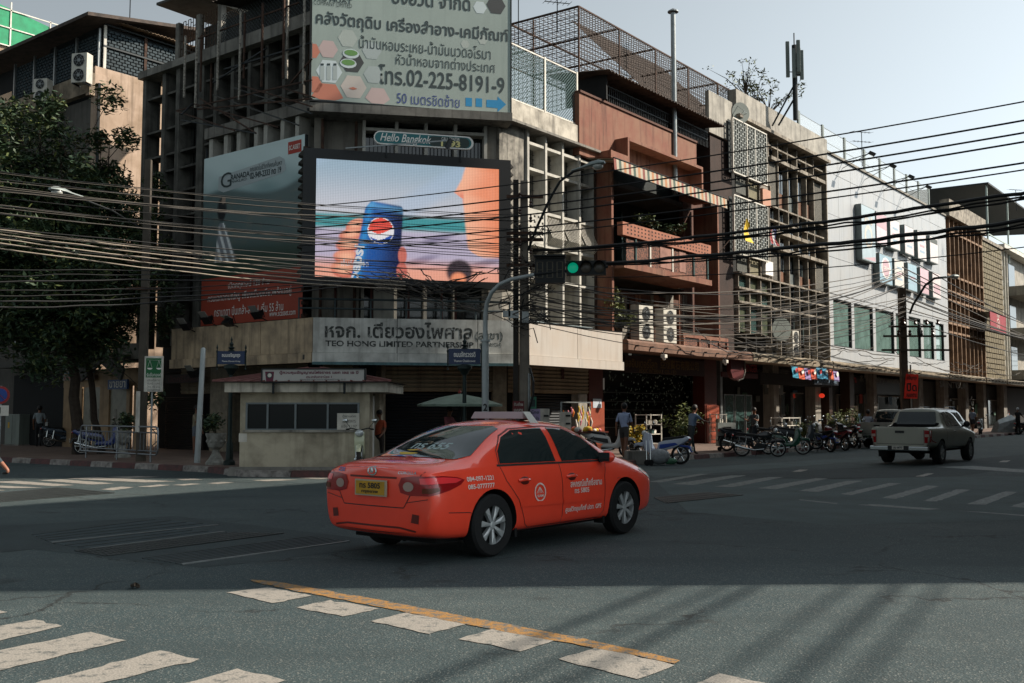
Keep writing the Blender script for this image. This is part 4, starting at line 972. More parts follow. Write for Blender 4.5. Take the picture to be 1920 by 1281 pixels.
# dark top storey under corrugated lean-to
ztop = FR.Z(1183, 141, .2)
corrugated(FR, FR.X(1145, .3), FR.X(1366, .3), .3, 3.2, ztop - .15, ztop + .25, CORR, RB, pitch=.24, amp=.04)
cube('top_storey_wall', FR, FR.X(1120, 2.6), FR.X(1366, 2.6), 2.6, 2.8, zPt - .5, ztop + .1, M('near_black_boards', '#191c1d', .9, var=.4, vs=2), RB)  # near-black boards set back behind the roof railing
cube('top_storey_side', FR, FR.X(1144, .6), FR.X(1144, .6) + .08, .7, 2.6, zPt + .1, ztop - .1, M('near_black_boards'), RB)
b = MB(FR); x0, x1 = FR.X(1146, .9), FR.X(1335, .9)
for k in range(60): b.bar((x0 + (x1 - x0) * k / 59, 1.0, zPt + .09), (x0 + (x1 - x0) * k / 59, 1.0, zPt + .8), .02)
b.bar((x0, 1.0, zPt + .8), (x1, 1.0, zPt + .8), .05); b.bar((x0, 1.0, zPt + .45), (x1, 1.0, zPt + .45), .03)
b.build('roof_railing', DSTEEL, RB)
for i in range(5):
 x = x0 + (x1 - x0) * (i + .3) / 5; cube('louvre_window', FR, x, x + .8, 2.55, 2.59, zPt + .7, ztop - .5, GLS_T, RB)
# ---- cage on the roof
CG = thing('roof_cage', 'large cage of rusty wire mesh standing over the roofs behind the corner building', 'cage', tuple(FR.W(9, 4, zPt)))
cy = 2.4
cx0 = FR.X(1085, cy, 20); cx1 = FR.X(1395, cy, 160); czt = FR.Z(1085, 12, cy)
WIREM = M('rusted_wire', '#3f342d', .8, .2, var=.3, vs=4)
czb = zPt + .3
mesh_fence(FR, cx0, cx1, cy, czb, czt, .2, .02, WIREM, CG, diamond=False)
b = MB(FR)
yb = cy + 7.0
for k in range(int((cx1 - cx0) / .22)): b.bar((cx0 + k * .22, cy, czt), (cx0 + k * .22, yb, czt + .25), .018)
for k in range(int((yb - cy) / .3)): b.bar((cx0, cy + k * .3, czt + k * .3 * .035), (cx1, cy + k * .3, czt + k * .3 * .035), .018)
for k in range(int((yb - cy) / .22)): b.bar((cx0, cy + k * .22, czb), (cx0, cy + k * .22, czt), .018)
for k in range(int((czt - czb) / .22)): b.bar((cx0, cy, czb + k * .22), (cx0, yb, czb + k * .22), .018)
o = b.build('wire_mesh', WIREM, CG, fix=False); o['kind'] = 'stuff'
for k in range(6):
 x = cx0 + (cx1 - cx0) * k / 5
 cube('cage_post', FR, x - .03, x + .03, cy - .03, cy + .03, czb, czt, RUST, CG); MB(FR).bar((x, cy, czt), (x, yb, czt + .25), .07).build('cage_beam', RUST, CG)
for y in (cy, cy + 3.5, yb): MB(FR).bar((cx0, y, czt + (y - cy) * .035), (cx1, y, czt + (y - cy) * .035), .06).build('cage_beam', RUST, CG)
for y in (cy + 2.3, cy + 4.6, yb): cube('cage_post', FR, cx0 - .03, cx0 + .03, y - .03, y + .03, czb - 1, czt, RUST, CG)
# shed inside the cage
SH = thing('rooftop_shed', 'brown corrugated rooftop shed inside the wire cage', 'shed', tuple(FR.W(12, 6, zPt)))
sx0, sx1_ = FR.X(1180, 5), FR.X(1335, 5)
zsa, zsb = FR.Z(1180, 150, 4), FR.Z(1172, 92, 8)
cube('shed_wall', FR, sx0, sx1_, 5, 7.5, zPt - .4, zsa, M('timber_shed_boards', '#5a4636', .85, var=.5, vs=3, streak=.5), SH)
corrugated(FR, FR.X(1172, 5), sx1_ + .4, 4.0, 8.0, zsa, zsb, CORR, SH, pitch=.24, amp=.04)
for k in range(6): cube('shed_post', FR, sx0 + k * 1.4, sx0 + k * 1.4 + .1, 4.85, 4.98, zPt - .4, zsa, RUST, SH)
cube('parapet_wall', FR, FR.X(1335, 1.2), FR.X(1400, 1.2), 1.2, 1.4, zPt + 1.0, FR.Z(1335, 172, 1.2), CONC_P, RB)
# ---- screen building (lattice and glass grid)
GB = thing('lattice_building', 'grimy shophouse with pale lattice screens and a dark grid of stained windows', 'building', tuple(FR.W(22, 3)))
gx0, gx1 = X2(1378), X2(1550)
zgt = FR.Z(1443, 252, D2)
CONC_B = M('brown_stained_mullion', '#8f877a', .85, var=.45, vs=2.5, streak=.6, bump=.15, col2='#3b352c')
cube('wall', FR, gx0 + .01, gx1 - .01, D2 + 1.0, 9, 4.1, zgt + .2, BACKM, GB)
cube('parapet', FR, gx0, gx1, D2 - .25, D2 + .2, zgt + .01, zgt + 1.25, CONC_P, GB)
cube('eaves_slab', FR, gx0, gx1, D2 - .45, D2 + .9, zgt - .16, zgt + .005, CONC_B, GB)
LW = M('pale_grey_lattice', '#8f9490', .7, var=.3, vs=3, streak=.2)
xm = X2(1443)
def zz(py, px=1380, d=.9): return FR.Z(px, py, d)
for y0, y1 in ((225, 323), (368, 473)):
 za, zb_ = zz(y1), zz(y0); n0, n1 = FR.X(1379, .9), FR.X(1442, .9)
 lattice(FR, n0, n1, za, zb_, .9, GB, LW, cw=.19, ch=.26, r=.04, name='lattice_screen')
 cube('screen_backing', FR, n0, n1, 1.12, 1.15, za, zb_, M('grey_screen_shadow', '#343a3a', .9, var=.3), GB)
 for xx in (n0 - .03, n0 + (n1 - n0) * .4, n0 + (n1 - n0) * .65, n1): cube('screen_frame', FR, xx, xx + .06, .86, .96, za, zb_, WHITE, GB)
 for q in (za - .06, zb_): cube('screen_frame', FR, n0, n1 + .06, .86, .96, q, q + .06, WHITE, GB)
for y0, y1 in ((329, 362), (479, 508)):
 for k in range(3):
  a = X2(1380 + 21 * k); b_ = X2(1380 + 21 * (k + 1)) - .05
  cube('shutter_panel', FR, a, b_, D2 - .1, D2 - .05, zz(y1, d=D2), zz(y0, d=D2), (M('grey_vertical_boards', '#4c4e48', .8, var=.4, vs=8), M('ochre_boards', '#6f6a52', .8, var=.3, vs=5), CREAM)[k], GB)
  cube('mullion', FR, b_, b_ + .06, D2 - .2, D2 + .1, zz(y1, d=D2) - .1, zz(y0, d=D2) + .1, CONC_B, GB)
rows = [(512, 540), (540, 566), (566, 622)]
for j, (y0, y1) in enumerate(rows):
 z1_, z0_ = zz(y0, d=D2) - .05, zz(y1, d=D2) + .05
 cube('transom', FR, gx0, xm, D2 - .25, D2 + .2, z1_ - .0, z1_ + .1, CONC_B, GB)
 for k in range(3):
  a = X2(1380 + 21 * k) + .08; b_ = X2(1380 + 21 * (k + 1))
  cube('mullion', FR, a - .08, a, D2 - .15, D2 + .2, z0_ - .1, z1_, CONC_B, GB)
  cube('window_pane', FR, a, b_, D2 + .05, D2 + .08, z0_, z1_ - .02, (M('yellowed_glass', '#4c5140', .3, var=.4, vs=4, col2='#23302c') if (j + k) % 3 else GLS_T), GB)
mx_ = [1443, 1461, 1479, 1497, 1514, 1528, 1546]
rowz = [FR.Z(1443, y, D2) for y in (256, 275, 298, 386, 412, 433, 463, 526, 552, 578, 634)]
wide = {2, 3, 5, 7}
CURT = M('grey_curtain', '#5a6160', .9, var=.4, vs=6); WOODP = M('faded_orange_board', '#6d4a35', .8, var=.5, vs=3, streak=.4)
STN = M('white_stained_glass', '#3a4443', .35, var=.6, vs=2.5, streak=.5, col2='#12191a')
for i in range(6):
 a, b_ = X2(mx_[i]), X2(mx_[i + 1])
 cube('mullion', FR, a - .035, a + .035, D2 - .1, D2 + .2, 4.3, zgt - .17, CONC_B, GB)
 for j in range(len(rowz) - 1):
  zt_, zb_ = rowz[j], rowz[j + 1]
  if j in (2, 5, 6): cube('beam', FR, a + .052, b_ - .052, D2 - .25, D2 + .35, zt_ - .1, zt_ + .08, CONC_B, GB)
  else: cube('transom', FR, a + .052, b_ - .052, D2 - .1, D2 + .1, zt_ - .04, zt_ + .04, CONC_B, GB)
  big = (j in (2, 6))
  if i in (0, 5) and big:
   cube('patterned_panel', FR, a + .06, b_ - .06, D2 + .0, D2 + .03, zb_ + .1, zt_ - .11, M('mottled_grey_block', '#5c5a52', .9, var=.8, vs=14, col2='#25241f'), GB)
   continue
  cube('window_pane', FR, a + .06, b_ - .06, D2 + .3, D2 + .33, zb_ + .05, zt_ - .11, STN if (i * 3 + j) % 3 == 0 else GLS, GB)
  if big:
   cube('lower_board', FR, a + .06, b_ - .06, D2 + .15, D2 + .2, zb_ + .1, zb_ + (zt_ - zb_) * .38, WOODP if i != 2 else CURT, GB)
   if i in (1, 3): cube('curtain', FR, a + .06, (a + b_) / 2, D2 + .24, D2 + .28, zb_ + (zt_ - zb_) * .4, zt_ - .12, CURT, GB)
cube('mullion', FR, gx1 - .1, gx1, D2 - .2, D2 + .3, 4.3, zgt - .17, CONC_B, GB)
cube('window_ac_unit', FR, X2(1424), X2(1439), D2 - .3, D2 - .11, zz(370, d=D2), zz(338, d=D2), M('salmon_ac_casing', '#b08068', .7, var=.2), GB)
cube('window_ac_unit', FR, X2(1427), X2(1441), D2 - .3, D2 - .11, zz(516, 1427, D2), zz(490, 1427, D2), WHITE_C, GB)
# ---- white clad building
WB = thing('white_clad_building', 'bright white panel-clad building with rows of projecting advert boxes and a strip of teal windows', 'building', tuple(FR.W(32, 3)))
wx0, wx1 = gx1 + .02, X2(1776)
zwt = FR.Z(1550, 287, D2 - .1)
CLAD = M('white_metal_cladding', '#9b9fa2', .45, var=.2, vs=1.1, streak=.3, col2='#a7a6a2')
zw0, zw1 = FR.Z(1563, 648, D2 - .1), FR.Z(1563, 559, D2 - .1)
cube('wall', FR, wx0, wx1, D2 + .3, 9, 4.1, zwt - .1, CONC_P, WB)
seams = [zw1 + .25, FR.Z(1550, 480, D2), FR.Z(1550, 400, D2), FR.Z(1550, 322, D2), zwt]
npan = 12
for a, b_ in zip(seams[:-1], seams[1:]):
 for k in range(npan):
  x0 = wx0 + (wx1 - wx0) * k / npan; x1 = wx0 + (wx1 - wx0) * (k + 1) / npan
  cube('cladding_panel', FR, x0 + .012, x1 - .012, D2 - .1 + random.uniform(0, .012), D2 + .28, a + .012, b_ - .012, CLAD, WB)
cube('window_surround', FR, wx0, wx1, D2 - .06, D2 + .28, zw1 + .01, seams[0] - .01, CLAD, WB)
cube('window_surround', FR, wx0, wx1, D2 - .06, D2 + .28, 4.3, zw0 - .01, CLAD, WB)
cube('coping', FR, wx0, wx1, D2 - .2, D2 + .3, zwt + .01, zwt + .14, CREAM, WB)
wins = [(1563, 1597), (1602, 1637), (1642, 1676), (1680, 1700), (1704, 1726), (1731, 1750), (1754, 1769)]
TG = GLASS('reflective_teal_glass', (.13, .21, .19), .05, var=.35)
prev = wx0
for a, b_ in wins:
 x0, x1 = X2(a, D2 - .06), X2(b_, D2 - .06)
 cube('window_pier', FR, prev + .003, x0 - .003, D2 - .06, D2 + .28, zw0, zw1, CLAD, WB)
 w_ = cube('window_pane', FR, x0 + .05, x1 - .05, D2 + .1, D2 + .13, zw0 + .05, zw1 - .05, TG, WB)
 cube('window_frame', FR, x0, x0 + .05, D2 - .02, D2 + .15, zw0, zw1, DSTEEL, WB); cube('window_frame', FR, x1 - .05, x1, D2 - .02, D2 + .15, zw0, zw1, DSTEEL, WB)
 cube('window_frame', FR, x0 + .05, x1 - .05, D2 - .02, D2 + .15, zw1 - .05, zw1, DSTEEL, WB); cube('window_frame', FR, x0 + .05, x1 - .05, D2 - .02, D2 + .15, zw0, zw0 + .05, DSTEEL, WB)
 prev = x1
cube('window_pier', FR, prev + .003, wx1, D2 - .06, D2 + .28, zw0, zw1, CLAD, WB)
# roof glass screens
for p in (1505, 1550, 1591, 1628, 1657, 1684, 1707, 1729, 1748):
 x = FR.X(p, D2 + .2); zb_ = (zgt + 1.26 if p == 1505 else zwt + .1);
 cube('screen_post', FR, x - .12, x + .12, D2 + .15, D2 + .25, zb_, zwt + 1.75, M('grey_green_post', '#69736f', .6, var=.2), WB)
SCR = GLASS('hazy_screen_mesh', (.45, .5, .5), .6, alpha=.18)
x0, x1 = FR.X(1505, D2 + .2), FR.X(1748, D2 + .2)
cube('clear_screen', FR, x0, x1, D2 + .19, D2 + .21, zwt + .15, zwt + 1.65, SCR, WB)
for z in (zwt + .9, zwt + 1.7): cube('screen_rail', FR, x0, x1, D2 + .26, D2 + .28, z - .015, z + .015, DSTEEL, WB)
# projecting advert boxes, each one a thing
prints = ['#9fb0b8', '#c9bcc2', '#c9c4c4', '#c6bfc0', '#c9c5c4', '#c8c3c2', '#8aa5b3', '#c5c2bc', '#93aebb', '#c9a9b2', '#cbc0c0']
SIDE = M('dark_grey_box_side', '#667070', .6, var=.2, vs=3)
boxes = [(1614, 1646, 382, 487, 'pale teal advert box, the tall one at the left end of the upper row', 'N'), (1642, 1668, 396, 457, 'pink and white advert box right of the tall one in the upper row', 'K'), (1668, 1692, 408, 466, 'white advert box, third from the left in the upper row', ''), (1695, 1718, 421, 476, 'white advert box with a pink flower, fourth from the left in the upper row', ''), (1719, 1741, 431, 486, 'white advert box, fifth from the left in the upper row', ''), (1742, 1763, 441, 492, 'white advert box at the right end of the upper row', ''),
         (1646, 1676, 473, 530, 'blue advert box with a red and white oval, left end of the lower row', 'OISHI'), (1674, 1698, 483, 536, 'cream advert box beside the oval one in the lower row', ''), (1699, 1722, 491, 544, 'blue and white advert box in the middle of the lower row', ''), (1722, 1744, 500, 550, 'pink striped advert box in the lower row', ''), (1745, 1766, 508, 558, 'white advert box with a pink shopfront drawing, right end of the lower row', '')]
boxes = [(a, b_, c, d, e, f.replace('OISHI', 'OISHI')) for a, b_, c, d, e, f in boxes]
dy = D2 - .5
PK = M('faded_pink_print', '#b59aa2', .6, var=.1); BLP = M('faded_blue_print', '#8fa4b4', .6, var=.1)
for i, (p0, p1, y0, y1, lb, tx) in enumerate(boxes):
 x0, x1 = FR.X(p0 + 6, dy), FR.X(p1, dy) - .04; zt_ = FR.Z(p0 + 6, y0 + 2, dy); zb_ = FR.Z(p0 + 6, y1, dy)
 t = thing('advert_box', lb, 'sign box', tuple(FR.W((x0 + x1) / 2, dy, zb_)), group='advert boxes on the white building')
 MB(FR).box(x0, x1, dy + .01, D2 - .12, zb_, zt_).build('box', SIDE, t)
 cube('printed_face', FR, x0 + .03, x1 - .03, dy, dy + .008, zb_ + .05, zt_ - .05, M('advert_print_%d' % i, prints[i], .5, var=.12, vs=1.5), t)
 w_ = x1 - x0; h_ = zt_ - zb_; mx = (x0 + x1) / 2
 if i == 6:
  flat(FR, [(mx + w_ * .36 * math.cos(k * .4189), zb_ + h_ * .55 + h_ * .36 * math.sin(k * .4189)) for k in range(15)], dy - .004, WHITE_C, 'oval_print', t)
  flat(FR, [(mx + w_ * .29 * math.cos(k * .4189), zb_ + h_ * .55 + h_ * .3 * math.sin(k * .4189)) for k in range(15)], dy - .007, PK, 'oval_print', t)
  lettering('OSRAM', FR, mx, zb_ + h_ * .55, dy - .009, w_ * .42, .2, WHITE_C, t, .02)
 elif i == 0:
  lettering('N', FR, mx, zt_ - h_ * .25, dy - .003, w_ * .55, .5, WHITE, t, .02); flat(FR, hexagon(mx, zb_ + h_ * .45, w_ * .3, 0, 12), dy - .003, WHITE, 'ring_print', t); flat(FR, hexagon(mx, zb_ + h_ * .45, w_ * .2, 0, 12), dy - .006, _mats['advert_print_0'], 'ring_print', t)
  flat(FR, [(x0 + .15, zb_ + .1), (x1 - .1, zb_ + .1), (x1 - .1, zb_ + .4)], dy - .003, PK, 'corner_print', t)
 elif i in (1, 9):
  flat(FR, [(x0 + .05, zb_ + h_ * .55), (x1 - .05, zb_ + h_ * .5), (x1 - .05, zt_ - .08), (x0 + .05, zt_ - .08)] if i == 1 else [(x0 + .05, zb_ + .06), (x1 - .05, zb_ + .06), (x1 - .05, zb_ + h_ * .45), (x0 + .05, zb_ + h_ * .4)], dy - .003, PK, 'colour_block_print', t)
 elif i in (5, 10): flat(FR, [(x0 + .1, zt_ - .5), (x1 - .08, zt_ - .5), (x1 - .08, zt_ - .15), (x0 + .1, zt_ - .15)] if i == 5 else [(x0 + .3, zb_ + .3), (x1 - .2, zb_ + .3), (x1 - .2, zb_ + .9), (mx, zb_ + 1.1), (x0 + .3, zb_ + .9)], dy - .003, CURT if i == 5 else PK, 'drawing_print', t)
 else:
  for q in range(3): flat(FR, [(x0 + w_ * .25, zb_ + h_ * (.25 + q * .2)), (x1 - w_ * .2, zb_ + h_ * (.25 + q * .2)), (x1 - w_ * .2, zb_ + h_ * (.33 + q * .2)), (x0 + w_ * .25, zb_ + h_ * (.33 + q * .2))], dy - .003, PK if q == 1 else BLP, 'stripe_print', t)
# ---- brown mullioned building
NB = thing('brown_mullion_building', 'old building with many narrow brown concrete mullions right of the white one', 'building', tuple(FR.W(48, 3)))
nx0, nx1 = wx1 + .02, X2(1845)
znt = FR.Z(1776, 408, D2)
cube('wall', FR, nx0, nx1, D2 + .5, 9, 4.1, znt, BACKM, NB)
cube('roof_parapet', FR, nx0, nx1, D2 - .4, D2 + .3, znt + .01, znt + 1.3, CONC_B, NB)
MULB = M('rust_brown_mullion', '#8a6f57', .85, var=.4, vs=2, streak=.5, col2='#4a3728')
nm = 9
nrz = [znt] + [FR.Z(1776, y, D2) for y in (432, 515, 545, 562, 605, 622)] + [4.3]
for k in range(nm + 1):
 x = nx0 + (nx1 - nx0) * k / nm; cube('mullion', FR, x - .06, x + .06, D2 - .05, D2 + .3, 4.3, znt, MULB, NB)
for k in range(nm):
 x0 = nx0 + (nx1 - nx0) * k / nm + .095; x1 = nx0 + (nx1 - nx0) * (k + 1) / nm - .095
 for j in range(len(nrz) - 1):
  if j: cube('transom', FR, x0, x1, D2 - .1, D2 + .3, nrz[j] - .08, nrz[j] + .08, MULB, NB)
  cube('window_pane', FR, x0, x1, D2 + .35, D2 + .38, nrz[j + 1] + .09, nrz[j] - .09, (CREAM if (k * 7 + j * 3) % 11 == 0 else M('grey_brown_curtained_glass', '#3c3a36', .4, var=.5, vs=3) if (k + j) % 2 else GLS), NB)
# ---- brick block building
KB = thing('block_wall_building', 'building faced with dull olive-brown perforated blocks beyond the mullioned one', 'building', tuple(FR.W(58, 3)))
kx0, kx1 = nx1 + .02, X2(1884)
zkt = FR.Z(1845, 452, D2)
cube('wall', FR, kx0, kx1, D2 + .15, 9, 4.1, zkt, M('olive_brown_mortar', '#37332a', .9, var=.3), KB)
BLK = M('olive_brown_block', '#6f6650', .9, var=.4, vs=2, streak=.3)
nb_, nr_ = 9, 26
for r_ in range(nr_):
 for k in range(nb_):
  x0 = kx0 + (kx1 - kx0) * (k + (.0 if r_ % 2 else .25)) / (nb_ + .25); z0 = 4.4 + (zkt - 4.4) * r_ / nr_
  cube('block', FR, x0 + .03, x0 + (kx1 - kx0) / (nb_ + .25) - .05, D2 + .02, D2 + .149, z0 + .03, z0 + (zkt - 4.4) / nr_ - .05, BLK, KB)
cube('coping', FR, kx0, kx1, D2 - .1, D2 + .3, zkt + .01, zkt + .3, CONC_B, KB)
rs = thing('red_banner_sign', 'faded red square sign with a white ring emblem hanging on the block wall', 'sign', tuple(FR.W(FR.X(1858, -.1), -.1, FR.Z(1858, 620, -.1))))
x0, x1, z0, z1 = FR.X(1857, -.1), FR.X(1886, -.1), FR.Z(1857, 621, -.1), FR.Z(1857, 583, -.1)
cube('sign_board', FR, x0, x1, -.1, -.04, z0, z1, M('faded_red_sign', '#8c2f38', .6, var=.15), rs)
mx, mz = (x0 + x1) / 2, (z0 + z1) / 2
flat(FR, hexagon(mx, mz - .1, .5, 0, 16), -.104, WHITE, 'ring_print', rs); flat(FR, hexagon(mx, mz - .1, .4, 0, 16), -.107, _mats['faded_red_sign'], 'ring_print', rs)
lettering('1', FR, mx, mz - .1, -.11, .12, .45, WHITE, rs, .02); lettering('ขายยา', FR, mx, z1 - .25, -.104, .9, .25, WHITE, rs)
cube('bracket', FR, x0, x1, -.02, D2, z1 - .1, z1 - .06, DSTEEL, rs)
# ---- far buildings
EB = thing('balcony_building', 'last pale building at the right edge with balconies and tall windows', 'building', tuple(FR.W(70, 3)))
ex0, ex1 = kx1 + .02, X2(1990)
zet = FR.Z(1890, 470, D2)
cube('wall', FR, ex0, ex1, D2 + .8, 9, 4.1, zet + .3, CONC_P, EB)
for j in range(6):
 z0 = 4.6 + (zet - 4.6) * j / 6; z1 = z0 + (zet - 4.6) / 6
 for k in range(4):
  x0 = ex0 + .2 + k * 1.0; cube('window_pane', FR, x0, x0 + .8, D2 + .7, D2 + .78, z0 + .2, z1 - .1, GLS_T, EB); cube('mullion', FR, x0 - .15, x0 - .02, D2 + .3, D2 + .79, z0, z1, WHITE, EB)
 if j % 2 == 0: cube('balcony', FR, ex0 + 4.5, ex1, D2 - 1.1, D2 + .78, z0, z0 + .9, CREAM, EB); cube('doorway', FR, ex0 + 5.5, ex0 + 8, D2 + .7, D2 + .79, z0 + .95, z1 + 1.2, GLS, EB)
cube('roof_edge', FR, ex0, ex1, D2 - .2, D2 + .79, zet, zet + .35, WHITE, EB)
for i, (pa, h_) in enumerate(((1990, 14), (2060, 11), (2140, 15))):
 a = X2(pa) + .05; b_ = a + (14 if i < 2 else 60)
 t = thing('far_shophouse', ['grey', 'beige', 'brown'][i] + ' shophouse far down the right-hand street', 'building', tuple(FR.W(a, 4)))
 cube('wall', FR, a, b_ - .05, D2, 10, 0, h_, (CONC, CREAM, CONC_B)[i], t)
 for j in range(3):
  for k in range(5): cube('window', FR, a + 1 + k * 2.5, a + 2.6 + k * 2.5, D2 - .05, D2 - .01, 5 + j * 3, 6.6 + j * 3, GLS, t)
# open roof shelter at the top right
OR = thing('rooftop_shelter', 'dark sheet roof on a pale steel frame standing on the far right roofs', 'shelter', tuple(FR.W(58, 3, zkt)))
rz0 = FR.Z(1862, 360, 2.0)
ox0, ox1 = FR.X(1862, 1.5), FR.X(1990, 1.5)
MB(FR).add([(ox0, 1.5, rz0), (ox1, 1.5, rz0), (ox1, 14, rz0 + .8), (ox0, 14, rz0 + .2), (ox0, 1.5, rz0 + .15), (ox1, 1.5, rz0 + .15), (ox1, 14, rz0 + .95), (ox0, 14, rz0 + .35)], [(0, 3, 2, 1), (4, 5, 6, 7), (0, 1, 5, 4), (1, 2, 6, 5), (2, 3, 7, 6), (3, 0, 4, 7)]).build('sheet_roof', M('slate_sheet_roof', '#2c3133', .7, var=.3, vs=2), OR)
for k in range(4):
 x = ox0 + .5 + (ox1 - ox0) * k / 4; MB(FR).bar((x, 1.8, zkt - .5), (x, 1.8, rz0), .14).build('steel_post', M('pale_green_steel', '#9aa8a2', .5, var=.1), OR)
 MB(FR).bar((x, 8, zkt - .5), (x, 8, rz0), .14).build('steel_post', _mats['pale_green_steel'], OR)
MB(FR).bar((ox0, 1.8, zkt + 1.2), (ox1, 1.8, zkt + 1.2), .1).build('steel_rail', _mats['pale_green_steel'], OR)
cube('roof_wall', FR, ox0, ox1, 2.5, 2.7, zkt - .5, zkt + .9, CREAM, OR)
lw = thing('roof_lean_to', 'low dark lean-to roof over the brown mullioned building', 'roof', tuple(FR.W(50, 3, znt)))
MB(FR).prism([(3, znt + 1.0), (9, znt + 3.2), (9, znt + 3.35), (3, znt + 1.15)], nx0 - 2, nx1, 'YZ').build('sheet_roof', _mats['slate_sheet_roof'], lw)
cube('shed_wall', FR, nx0 - 1.5, nx1 - .2, 3.4, 8.5, znt, znt + 1.0, CONC_B, lw)
# ---- canopy over the shops
CAN_B = M('brown_canopy_render', '#6d5040', .8, var=.35, vs=1.6, streak=.4, bump=.1); CAN_G = M('grey_canopy_concrete', '#857a68', .85, var=.4, vs=1.6, streak=.5, bump=.15)
cz0, cz1 = 3.93, 4.33
for (pa, pb, mt, par) in ((1178, 1410, CAN_B, RB), (1412, 1560, CAN_G, GB), (1562, 1776, CAN_G, WB), (1778, 1845, CAN_G, NB), (1847, 1884, CAN_G, KB), (1886, 2300, CAN_G, EB)):
 x0, x1 = FR.X(pa, 0), FR.X(pb, 0)
 MB(FR).prism([(0, cz0), (0, cz1 - .08), (.08, cz1), (2.4, cz1), (2.4, cz0 + .12), (.12, cz0)], x0, x1, 'YZ').build('canopy', mt, par)
 n = int((x1 - x0) / 1.1)
 for k in range(min(n, 14)): cube('drain_spout', FR, x0 + .5 + k * 1.1, x0 + .56 + k * 1.1, -.14, -.001, cz0 + .14, cz0 + .2, RUST, par)
# ---- ground floor of the right row
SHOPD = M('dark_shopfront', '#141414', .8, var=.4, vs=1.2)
REDC = M('glossy_red_tile_column', '#4e2118', .4, var=.25, vs=2.5, streak=.2)  # column red darkened for the canopy shade above the sunlit strips
yw = 2.3
cube('shop_back', FR, xA + .1, FR.X(1352, 2), 4.1, 4.19, 0, 3.9, SHOPD, RB)
cube('shop_back', FR, FR.X(1352, 2) + .02, FR.X(1560, 2), 3.6, 3.7, 0, 3.9, SHOPD, GB)
cube('shop_wall', FR, FR.X(1562, 2), FR.X(1775, 2), 2.6, 2.7, 0, 3.9, M('grey_shop_wall', '#3b3f3f', .7, var=.3, vs=1.5), WB)
cube('shop_wall', FR, FR.X(1778, 2), FR.X(2300, 2), 2.6, 2.7, 0, 3.9, SHOPD, NB)
for a, b_, mt, par in ((1105, 1131, REDC, CB), (1322, 1345, REDC, RB), (1352, 1356, GSTEEL, GB), (1452, 1462, CREAM, GB), (1530, 1540, CREAM, GB), (1556, 1562, M('brown_tile', '#3c2a20', .5, var=.2), WB), (1595, 1603, _mats['brown_tile'], WB), (1640, 1646, CONC, WB), (1725, 1733, CONC, WB), (1772, 1780, CONC, NB), (1812, 1818, CONC, NB), (1846, 1851, CONC, KB), (1884, 1890, CONC, EB)):
 cube('shop_column', FR, FR.X(a, 1.9, 800), FR.X(b_, 1.9, 800), 1.9, 2.5, kz, cz0 + .1, mt, par)
cube('sign_fascia', FR, FR.X(1172, 1.85), FR.X(1320, 1.85), 1.85, 2.0, FR.Z(1250, 702, 1.85), 3.92, M('dark_maroon_sign', '#2a1513', .5, var=.2), RB)
GOLD = M('dull_gold_lettering', '#6b5426', .4, .3, var=.1)
sign_text('อลอินเตอร์โลท', FR, (1172, 672, 1232, 690), 1.845, GOLD, RB, .02); sign_text('亞洲寶石有限公司', FR, (1238, 676, 1310, 694), 1.845, GOLD, RB, .02); sign_text('ADOC INTERNAT. CO., LTD', FR, (1198, 693, 1268, 702), 1.845, GOLD, RB, .02)
sign_text('SINGER', FR, (1398, 684, 1420, 698), 1.845, M('red_lettering', '#8a2020', .5), GB)
cube('sign_fascia', FR, FR.X(1352, 1.85), FR.X(1420, 1.85), 1.86, 2.0, FR.Z(1380, 708, 1.85), 3.5, M('dark_red_sign', '#4a1315', .5, var=.2), GB)
cube('sign_fascia', FR, FR.X(1424, 1.85), FR.X(1556, 1.85), 1.86, 2.0, 3.0, 3.6, SHOPD, GB)
sign_text('บริษัท โลหะภัณฑ์', FR, (1430, 688, 1480, 700), 1.85, M('dim_lettering', '#5b5b55', .6), GB)
cube('sign_fascia', FR, FR.X(1576, 2.4), FR.X(1692, 2.4), 2.4, 2.55, 2.75, 3.7, M('charcoal_sign', '#23272a', .5, var=.2), WB)
sign_text('Jintra', FR, (1588, 703, 1606, 722), 2.39, M('red_lettering'), WB, .03); sign_text('& Jewelry works', FR, (1612, 706, 1690, 722), 2.39, M('dim_lettering'), WB, .02)
sign_text('SUNTISUK', FR, (1762, 716, 1815, 728), 1.89, M('dim_lettering'), NB, .03)
cube('back_partition', FR, .5, FR.X(2300, 2), 5.6, 5.7, 0, 4.2, SHOPD, RB)
